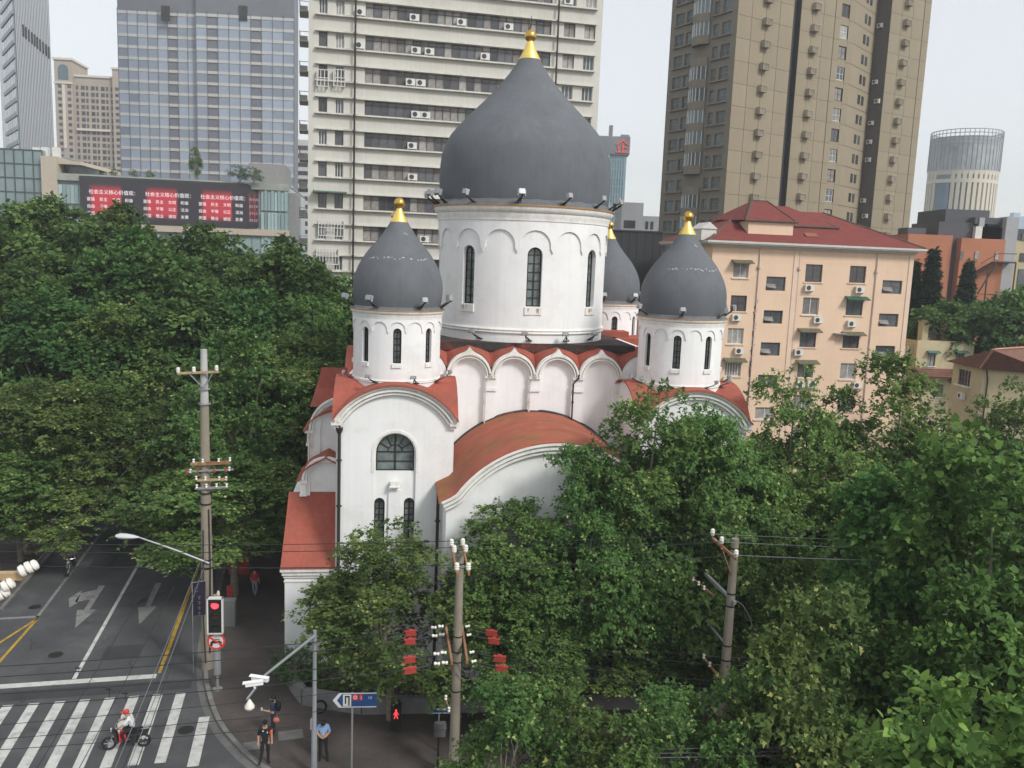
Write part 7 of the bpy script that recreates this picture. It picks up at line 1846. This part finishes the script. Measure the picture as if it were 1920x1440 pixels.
k = MB(); k.box(xb2 + .05, xb2 + .25, -.018, -.013, zm + .0, zs2 - .06); k.box(xb2 + .31, xb2 + .42, -.018, -.013, zm + .0, zs2 - .06); k.build('red_symbol', SR, pn)
k = MB(); k.lathe([(.045, 0), (.075, 0)], 16); k.v = [(x + xb2 + .15, -.022, y + (zm + zs2 - .06) / 2) for x, y, z in k.v]; k.build('metro_ring', SWh, pn)
text('1', xb2 + .335, -.022, zm + .04, .16, pn, SWh); text('10', xb2 + .62, -.022, zm + .04, .16, pn, SWh)
# ---- pedestrian signal, blue plate, small control boxes
pg = gp(742, 1375, .12); pgY = pg.y; zpp = at(742, 1337, pgY).z
ps = thing('pedestrian_signal', 'pedestrian signal showing a red standing figure under the trees', 'pedestrian signal', (pg.x, pgY, .12), .1)
k = MB(); k.tube([(.12, .12, 0), (.12, .12, zpp + .4)], .05, 8); k.build('post', IRON, ps)
k = MB(); k.box(-.22, .22, -.12, .06, zpp - .85, zpp + .32); k.build('housing', BLK, ps)
k = MB(); zz_ = zpp - .10; k.sphere((0, -.14, zz_ + .17), .045, 8); k.box(-.035, .035, -.15, -.13, zz_ - .02, zz_ + .12); k.mesh([(-.03, -.14, zz_ + .12), (-.12, -.14, zz_ - .02), (-.09, -.14, zz_ - .03), (0, -.14, zz_ + .1), (.03, -.14, zz_ + .12), (.12, -.14, zz_ - .02), (.09, -.14, zz_ - .03)], [(0, 1, 2, 3), (4, 3, 6, 5)]); k.mesh([(-.035, -.14, zz_), (-.09, -.14, zz_ - .2), (-.05, -.14, zz_ - .2), (0, -.14, zz_ - .03), (.035, -.14, zz_), (.09, -.14, zz_ - .2), (.05, -.14, zz_ - .2)], [(0, 1, 2, 3), (4, 3, 6, 5)]); k.build('red_figure', emit('red_figure_light', (1, .06, .08), .9), ps)
bp_ = gp(826, 1408, .12); bs_ = thing('street_name_sign', 'small blue street plate on posts left of the middle pole', 'sign', (bp_.x, bp_.y, .12), .1); zbp = at(832, 1333, bp_.y).z
k = MB(); k.tube([(-.1, 0, 0), (-.1, 0, zbp + .3)], .03, 6); k.build('post', STEELG, bs_); k = MB(); k.box(-.42, .42, -.05, -.02, zbp - .2, zbp + .12); k.build('plate', SB, bs_); k = MB(); k.box(-.42, .42, -.056, -.05, zbp - .2, zbp - .17); k.box(-.2, .2, -.056, -.05, zbp - .06, zbp + .02); k.build('lettering_band', SWh, bs_)
lb = gp(823, 1440, .12); li = thing('litter_box', 'grey lidded box on a post left of the middle pole foot', 'box', (lb.x, lb.y, .12), .1); zlb = at(823, 1368, lb.y).z
k = MB(); k.tube([(-.05, 0, 0), (-.05, 0, zlb - .3)], .04, 8); k.build('post', IRON, li); k = MB(); k.box(-.22, .22, -.15, .15, zlb - .35, zlb + .15); k.box(-.25, .25, -.18, .18, zlb - .02, zlb + .02); k.build('box', mat('grey_steel_box', (.12, .12, .12), .5), li)
# banner, cabinet and red boards near the left pole
bn = gp(382, 1195, .12); zb0, zb1 = at(380, 1160, 38).z, at(380, 1098, 38).z
bnp = at(372, 1130, 38.0); ba = thing('banner', 'dark purple shop banner with pale lettering beside the left pole', 'banner', (bnp.x, 38.0, .12))
k = MB(); k.tube([(-.28, 0, 0), (-.28, 0, zb1 + .1)], .02, 6); k.tube([(-.28, 0, zb1), (.35, 0, zb1 + .12)], .015, 6); k.build('frame', STEELG, ba)
k = MB(); k.grid(lambda i, j: (-.27 + .60 * i, .03 * math.sin(i * 5 + j * 3), zb0 + (zb1 - zb0) * j + .1 * i), 6, 8); k.build('cloth', mat('purple_banner_cloth', (.020, .016, .034), .8, var=.15), ba)
text('C', -.2, -.06, zb1 - .42, .34, ba, KERB)
for i in range(4): k = MB(); zz_ = zb1 - .65 - .26 * i; k.box(-.02, .14, -.05, -.04, zz_, zz_ + .025); k.box(.0, .12, -.05, -.04, zz_ - .09, zz_ - .065); k.box(.045, .07, -.05, -.04, zz_ - .14, zz_ + .04); k.build('stroke', KERB, ba)
cb = gp(432, 1172, .12); ca = thing('control_cabinet', 'grey street cabinet behind the traffic light', 'cabinet', (cb.x, cb.y, .12), .15); zcb = at(432, 1125, cb.y).z - .12
k = MB(); k.box(-.28, .28, -.2, .2, 0, zcb); k.build('body', mat('grey_cabinet', (.16, .165, .16), .6, var=.12), ca); k = MB(); k.box(-.31, .31, -.23, .23, zcb, zcb + .06); k.build('lid', mat('grey_cabinet_lid', (.2, .2, .2), .6), ca); k = MB(); k.box(-.24, .24, -.215, -.2, .1, zcb - .1); k.build('door', mat('grey_cabinet', (.16, .16, .16)), ca)
rbp = gp(441, 1150, .12)
for i, (x, y, w2, h2, Yb, lab) in enumerate(((447, 1063, 40, 38, 49, 'red poster board under the tree right of the left pole'), (431, 1112, 12, 22, 45.5, 'small red board above the grey street cabinet'))):
    p = at(x, y, Yb); s_ = Yb / CF; o = thing('red_board', lab, 'board', (p.x, p.y, .12), .1); k = MB(); k.box(-w2 * s_ / 2, w2 * s_ / 2, 0, .05, p.z - h2 * s_ / 2, p.z + h2 * s_ / 2); k.build('panel', mat('dull_red_board', (.30, .035, .03), .6, var=.2, scale=3), o)
    for sx in (-1, 1): k = MB(); k.tube([(sx * w2 * s_ * .45, .03, 0), (sx * w2 * s_ * .45, .03, p.z)], .03, 6); k.build('post', IRON, o)
# tyre leaning by the wall
tp = gp(600, 1338, .12); k = MB(); n = 20
for i in range(n):
    a0, a1 = 2 * PI * i / n, 2 * PI * (i + 1) / n; k.tube([(.26 * math.cos(a0), 0, .33 + .26 * math.sin(a0)), (.26 * math.cos(a1), 0, .33 + .26 * math.sin(a1))], .055, 7, cap=False)
tag(k.build('tyre', mat('black_rubber', (.02, .02, .02), .7), None, True, (tp.x, tp.y, .12), .2), 'black tyre standing against the stone wall behind the camera pole', 'tyre')

# ================================================================ people and the motorbike
def skin_body(name, verts, edges, radii, mats, fmat, parent=None, loc=(0, 0, 0), rz=0.0):
    me = bpy.data.meshes.new(name); me.from_pydata(verts, edges, []); o = bpy.data.objects.new(name, me); COL.objects.link(o)
    sk = o.modifiers.new('skin', 'SKIN'); sk.use_smooth_shade = True
    for i, r in enumerate(radii): me.skin_vertices[0].data[i].radius = (r, r) if not isinstance(r, tuple) else r
    me.skin_vertices[0].data[0].use_root = True
    su = o.modifiers.new('sub', 'SUBSURF'); su.levels = 2; su.render_levels = 2
    dg = bpy.context.evaluated_depsgraph_get(); m2 = bpy.data.meshes.new_from_object(o.evaluated_get(dg)); bpy.data.objects.remove(o)
    m2.name = name; m2.materials.clear()
    for m in mats: m2.materials.append(m)
    V = [Vector(v) for v in verts]
    for p in m2.polygons:
        c = p.center; best, bi = 1e9, 0
        for ei, (a, b) in enumerate(edges):
            ab = V[b] - V[a]; t = max(0, min(1, (c - V[a]).dot(ab) / (ab.length_squared + 1e-9))); d = (c - V[a] - ab * t).length
            if d < best: best, bi, bt = d, ei, t
        p.material_index = fmat(bi, bt); p.use_smooth = True
    return link(name, m2, parent, loc, rz)
SKINM = mat('skin', (.42, .25, .17), .6, var=.06)
HAIRM = mat('black_hair', (.012, .011, .010), .5, var=.1)
SHOE = mat('black_shoe', (.015, .015, .015), .5)
def person(label, loc, rz, shirt, trousers, J=None, H=1.72, cap=None, sleeve=0.45, bend=0.0, name='person', parent=None, hair=True):
    """J overrides joints; the figure faces local -y"""
    j = dict(pel=(0, 0, .95), spi=(0, .0, 1.12), che=(0, 0, 1.32), nec=(0, .0, 1.49), hea=(0, -.03, 1.60), top=(0, -.02, 1.68))
    for s, n in ((-1, 'R'), (1, 'L')):
        j.update({'sh' + n: (s * .18, 0, 1.42), 'el' + n: (s * .24, .02, 1.15), 'wr' + n: (s * .25, -.06, .92), 'pa' + n: (s * .25, -.08, .85), 'hi' + n: (s * .09, 0, .90), 'kn' + n: (s * .11, -.02, .50), 'an' + n: (s * .12, .03, .09), 'to' + n: (s * .14, -.15, .04)})
    j.update(J or {})
    keys = list(j); idx = {k_: i for i, k_ in enumerate(keys)}
    R_ = dict(pel=(.155, .11), spi=(.14, .10), che=(.165, .115), nec=.058, hea=(.085, .10), top=(.07, .08))
    for n in 'RL': R_.update({'sh' + n: .068, 'el' + n: .047, 'wr' + n: .034, 'pa' + n: .034, 'hi' + n: .088, 'kn' + n: .062, 'an' + n: .042, 'to' + n: .036})
    ed = [('pel', 'spi'), ('spi', 'che'), ('che', 'nec'), ('nec', 'hea'), ('hea', 'top')]
    for n in 'RL': ed += [('che', 'sh' + n), ('sh' + n, 'el' + n), ('el' + n, 'wr' + n), ('wr' + n, 'pa' + n), ('pel', 'hi' + n), ('hi' + n, 'kn' + n), ('kn' + n, 'an' + n), ('an' + n, 'to' + n)]
    verts = [Vector(j[k_]) for k_ in keys]; rad = [(R_[k_] if k_ in ('hea', 'top', 'nec') or k_[:2] in ('wr', 'pa') else tuple(1.14 * q for q in R_[k_]) if isinstance(R_[k_], tuple) else 1.14 * R_[k_]) for k_ in keys]; E_ = [(idx[a], idx[b]) for a, b in ed]; en = ['/'.join(e) for e in ed]
    for n, s in (('R', -1), ('L', 1)):        # five fingers, thumb from the side of the palm
        pa, wr = Vector(j['pa' + n]), Vector(j['wr' + n]); d = (pa - wr).normalized(); sd = d.cross(Vector((0, 1, .2))).normalized()
        for f, (off, ln) in enumerate(((-.030, .060), (-.010, .075), (.010, .070), (.028, .055), (-.045, .045))):
            if f == 4: b0 = wr.lerp(pa, .5) + sd * off * .8; t0 = b0 + (d * .6 + sd * (-.8)) * ln * .6; t1 = t0 + d * ln * .4
            else: b0 = pa + sd * off; t0 = b0 + d * ln * .5; t1 = t0 + (d + Vector((0, -.5, 0))).normalized() * ln * .5
            i0 = len(verts); verts += [t0, t1]; rad += [.010, .008]; E_ += [(idx['pa' + n], i0), (i0, i0 + 1)]; en += ['pa/f', 'pa/f']
    def fm(ei, t):
        e = en[ei]
        if e.startswith(('nec', 'hea')): return 2
        if e.startswith(('che/nec',)): return 0 if t < .7 else 2
        if e.startswith('sh'): return 0 if t < sleeve * 2 else 2
        if e.startswith('el'): return 0 if sleeve > .6 else 2
        if e.startswith(('wr', 'pa')): return 2
        if e.startswith('pel/spi'): return 1 if t < .25 else 0
        if e.startswith(('spi', 'che')): return 0
        if e.startswith('an'): return 3
        return 1
    s = H / 1.72
    if parent is None: root = thing(name, label, 'person', loc, rz)
    else: root = parent
    root.scale = (s, s, s)
    skin_body('body', verts, E_, rad, [shirt, trousers, SKINM, SHOE], fm, root)
    h, tp_ = Vector(j['hea']), Vector(j['top']); upv = (tp_ - h).normalized(); c = h.lerp(tp_, .35)
    fwd = Vector((0, -1, 0)); fwd = (fwd - upv * fwd.dot(upv)).normalized(); rt = fwd.cross(upv)
    k = MB(); q = c + fwd * .105 - upv * .01; k.hexa([tuple(q + rt * a * .016 + fwd * f + upv * z) for z, f, a in ((-.03, .02, -1), (-.03, .02, 1), (-.03, -.02, 1), (-.03, -.02, -1), (.03, .0, -.6), (.03, .0, .6), (.03, -.02, .6), (.03, -.02, -.6))])
    for sx in (-1, 1): k.sphere(tuple(c + rt * sx * .095 - upv * .01), .022, 8, 0, (.5, 1, 1.3))
    k.box(q.x - .022, q.x + .022, q.y + .008, q.y + .02, q.z - .062, q.z - .054, 1)
    for sx in (-1, 1): k.sphere(tuple(c + rt * sx * .036 + fwd * .092 + upv * .022), .013, 8, 2)
    k.build('face', [SKINM, mat('lips', (.28, .10, .08), .6), HAIRM], root)
    if hair or cap:
        k = MB(); m_ = cap or HAIRM; n = 12
        pr = [(.108, -.01), (.112, .03), (.104, .07), (.075, .105), (.03, .122), (.001, .125)]
        k.lathe(pr, n, (0, 0, 0)); k.v = [tuple(c + rt * x * .92 + fwd * (-y * 1.02 - .012) * -1 * -1 + upv * (z + .015)) for x, y, z in k.v]
        if cap: k.mesh([tuple(c + rt * a + fwd * f + upv * .03) for a, f in ((-.08, .08), (.08, .08), (.06, .19), (-.06, .19))], [(0, 1, 2, 3)])
        k.build('cap' if cap else 'hair', m_, root, True)
    return root
def fabric(n, c): return mat(n, c, .85, var=.10, scale=8, bump=.15, bscale=25)
BLKF = fabric('black_trousers', (.018, .018, .020))
# man in a light blue shirt, head bowed, hands joined
p = gp(606, 1424, .12)
person('man in light blue shirt and black trousers, head bowed, beside the camera pole', (p.x, p.y, .12), .15, fabric('light_blue_shirt', (.24, .40, .68)), BLKF, dict(hea=(0, -.10, 1.57), top=(0, -.16, 1.63), elR=(-.25, -.02, 1.17), wrR=(-.09, -.19, 1.06), paR=(-.03, -.22, 1.04), elL=(.25, -.02, 1.17), wrL=(.09, -.19, 1.07), paL=(.04, -.22, 1.05), anL=(.17, -.04, .09), toL=(.20, -.22, .04)), 1.73)
# guard in black with cap and orange armband
p = gp(497, 1430, .12)
gd = person('guard in black uniform and cap with an orange armband at the kerb', (p.x, p.y, .12), .35, fabric('black_uniform', (.016, .017, .022)), BLKF, dict(anR=(-.18, -.02, .09), toR=(-.24, -.18, .04)), 1.76, cap=fabric('black_cap', (.012, .012, .014)))
k = MB(); k.lathe([(.066, 0), (.074, .02), (.072, .15), (.064, .17)], 12); k.v = [(x + .215, y + .01, z + 1.18) for x, y, z in k.v]; k.build('armband', mat('orange_armband', (.75, .14, .03), .7), gd)
k = MB(); k.box(-.11, -.05, -.135, -.12, 1.36, 1.40); k.box(.06, .10, -.135, -.12, 1.27, 1.33); k.build('badge', SWh, gd)
# man with backpack facing left
p = gp(513, 1378, .12)
bm2 = person('man in navy shirt with a dark backpack facing the road', (p.x, p.y, .12), -1.45, fabric('navy_shirt', (.025, .040, .085)), fabric('dark_jeans', (.022, .025, .035)), dict(elL=(.24, -.06, 1.16), wrL=(.20, -.32, 1.20), paL=(.19, -.40, 1.22), elR=(-.24, .0, 1.14), wrR=(-.22, -.18, .98), paR=(-.22, -.24, .95)), 1.72)
k = MB(); k.sphere((0, .20, 1.27), .2, 14, 0, (.8, .55, 1.15)); k.tube([(-.12, .12, 1.42), (-.13, -.1, 1.38), (-.12, -.1, 1.15)], .02, 5); k.tube([(.12, .12, 1.42), (.13, -.1, 1.38), (.12, -.1, 1.15)], .02, 5)
tag(k.build('backpack', fabric('black_backpack', (.012, .012, .014)), None, True, (p.x, p.y, .12), -1.45), 'black backpack on the back of the man in navy', 'backpack')
k = MB(); k.box(-.035, .035, -.01, .01, -.07, .07); o = tag(k.build('phone', SWh, None, False, None), 'pale phone held out by the man in navy', 'phone'); q = Matrix.Rotation(-1.45, 3, 'Z') @ Vector((.19, -.44, 1.26)); o.location = (p.x + q.x, p.y + q.y, .12 + q.z)
# hand bag beside them
hb2 = gp(518, 1382, .12); k = MB(); k.sphere((0, 0, .75), .14, 12, 0, (1, .6, .9)); k.tube([(-.08, 0, .85), (0, 0, 1.0), (.08, 0, .85)], .014, 5); tag(k.build('hand_bag', mat('coral_bag', (.50, .16, .12), .6), None, True, (hb2.x, hb2.y, .12)), 'coral pink hand bag behind the guard', 'bag')
# woman in red walking away
p = gp(478, 1118, .12); person('person in a red top and grey trousers walking away on the shaded pavement', (p.x, p.y, .12), PI - .2, fabric('red_top', (.35, .02, .03)), fabric('grey_trousers', (.22, .23, .25)), dict(anR=(-.10, .16, .14), toR=(-.10, .02, .05), anL=(.10, -.12, .09), toL=(.10, -.3, .04)), 1.66)
# ---- motorbike and rider
def moped(label, a, b, frame_m, extra_red=False):
    """a = front wheel contact, b = rear wheel contact; local -y points forward"""
    d = a - b; wb = 1.28; c = (a + b) / 2
    r = thing('motorbike', label, 'motorbike', (c.x, c.y, 0.008), math.atan2(d.y, d.x) + PI / 2)
    RUB = mat('black_rubber', (.02, .02, .02), .7); CHR = mat('chrome', (.6, .6, .6), .25, metal=.8)
    for y, nm in ((-wb / 2, 'wheel'), (wb / 2, 'wheel')):
        k = MB(); n = 20
        prof = [(math.cos(t) * .05, math.sin(t) * .045) for t in [2 * PI * i / 8 for i in range(8)]]
        vs, fs = [], []
        for i in range(n):
            an = 2 * PI * i / n
            for px_, pz in prof: rr_ = .24 + px_; vs.append((pz, y + rr_ * math.cos(an), .29 + rr_ * math.sin(an)))
        for i in range(n):
            for q in range(8): fs.append((i * 8 + q, i * 8 + (q + 1) % 8, ((i + 1) % n) * 8 + (q + 1) % 8, ((i + 1) % n) * 8 + q))
        k.mesh(vs, fs); w_ = k.build(nm, RUB, r, True)
        k = MB(); k.tube([(-.05, y, .29), (.05, y, .29)], .06, 10)
        for i in range(6): an = PI * i / 3; k.tube([(0, y, .29), (0, y + .2 * math.cos(an), .29 + .2 * math.sin(an))], .012, 5)
        k.build('rim', CHR, w_)
    k = MB(); k.tube([(-.06, -wb / 2, .29), (-.06, -.42, .75), (-.04, -.36, .98)], .022, 6); k.tube([(.06, -wb / 2, .29), (.06, -.42, .75), (.04, -.36, .98)], .022, 6); k.tube([(-.34, -.26, 1.02), (-.1, -.38, 1.0), (.1, -.38, 1.0), (.34, -.26, 1.02)], .016, 6); k.build('front_fork', CHR, r)
    k = MB(); k.tube([(0, -.38, .80), (0, -.25, .45), (0, .15, .38), (0, .45, .5)], [.05, .06, .09, .06], 8); k.tube([(0, .1, .36), (.12, .45, .28), (.13, .85, .34)], .04, 7); k.tube([(0, .2, .4), (0, wb / 2, .29)], .03, 6); k.sphere((0, .05, .38), .16, 10, 0, (.8, 1.2, .8)); k.build('frame', BLK, r, True)
    k = MB(); k.sphere((0, -.44, .80), .13, 12, 0, (.8, .8, 1.2)); k.hexa([(-.2, -.36, .35), (.2, -.36, .35), (.22, -.26, .35), (-.22, -.26, .35), (-.14, -.46, .8), (.14, -.46, .8), (.14, -.36, .82), (-.14, -.36, .82)]); k.hexa([(-.13, .02, .5), (.13, .02, .5), (.10, .80, .62), (-.10, .80, .62), (-.14, .05, .66), (.14, .05, .66), (.12, .85, .74), (-.12, .85, .74)]); k.build('bodywork', frame_m, r)
    k = MB(); k.hexa([(-.12, -.02, .68), (.12, -.02, .68), (.12, .62, .74), (-.12, .62, .74), (-.13, -.02, .76), (.13, -.02, .76), (.12, .62, .84), (-.12, .62, .84)]); k.build('seat', BLK, r)
    k = MB(); k.lathe([(.001, 0), (.07, 0), (.08, .05)], 12); k.v = [(x, -.56 + z, .86 + y) for x, y, z in k.v]; k.build('headlight', SWh, r)
    k = MB(); k.tube([(-.34, -.24, 1.02), (-.36, -.26, 1.18)], .01, 5); k.box(-.42, -.31, -.27, -.25, 1.17, 1.25); k.tube([(.34, -.24, 1.02), (.36, -.26, 1.18)], .01, 5); k.box(.31, .42, -.27, -.25, 1.17, 1.25); k.build('mirrors', BLK, r)
    k = MB(); k.tube([(-.12, .6, .84), (-.12, .98, .86), (.12, .98, .86), (.12, .6, .84)], .015, 5); k.box(-.1, .1, .7, .98, .85, .87); k.build('rear_rack', CHR, r)
    if extra_red:
        k = MB(); k.box(-.17, -.01, -.24, .02, .36, .72); k.box(.01, .17, -.24, .02, .36, .72); k.build('leg_apron', mat('red_cloth', (.55, .03, .05), .7, var=.1), r)
    return r
a, b = gp(203, 1407), gp(271, 1400)
mb_ = moped('black motorbike with red bags crossing the zebra stripes', a, b, mat('black_bike_paint', (.03, .03, .033), .35, spec=.5), True)
ride = dict(pel=(0, .28, .86), spi=(0, .25, 1.03), che=(0, .16, 1.22), nec=(0, .08, 1.37), hea=(0, .02, 1.47), top=(0, .02, 1.55))
for s, n in ((-1, 'R'), (1, 'L')): ride.update({'sh' + n: (s * .18, .13, 1.31), 'el' + n: (s * .26, -.04, 1.12), 'wr' + n: (s * .29, -.20, 1.05), 'pa' + n: (s * .30, -.26, 1.05), 'hi' + n: (s * .10, .22, .84), 'kn' + n: (s * .19, -.14, .74), 'an' + n: (s * .18, -.02, .36), 'to' + n: (s * .19, -.18, .33)})
rr0 = mb_.rotation_euler.z
person('rider in white shirt, dark trousers and red cap on the motorbike', tuple(mb_.location), rr0, fabric('white_shirt', (.66, .66, .66)), BLKF, ride, 1.76, cap=mat('red_cap', (.60, .05, .045), .6))
a, b = gp(128, 1081), gp(141, 1068)
m2 = moped('motorbike riding away in the shade at the far end of the road', a + RD * .0, a - RD * -1.2 if False else a + RD * 1.2, mat('grey_bike_paint', (.10, .10, .11), .4))
person('rider in grey on the far motorbike in the shade of the trees', tuple(m2.location), m2.rotation_euler.z, fabric('grey_jacket', (.13, .14, .16)), BLKF, ride, 1.74, cap=mat('dark_helmet', (.05, .05, .06), .4))
# ================================================================ haze: one closed box of thin air round everything
HZ = bpy.data.materials.new('thin_haze'); HZ.use_nodes = True
_n = HZ.node_tree.nodes; _n.remove(_n['Principled BSDF'])
_v = _n.new('ShaderNodeVolumePrincipled'); _v.inputs['Color'].default_value = (0.93, 0.96, 1.0, 1); _v.inputs['Density'].default_value = 0.00055; _v.inputs['Anisotropy'].default_value = 0.2
HZ.node_tree.links.new(_v.outputs[0], _n['Material Output'].inputs['Volume'])
hz_ = MB(); hz_.box(-900, 900, -120, 1100, -1.02, 140); hz_.build('haze', HZ, kind='stuff')
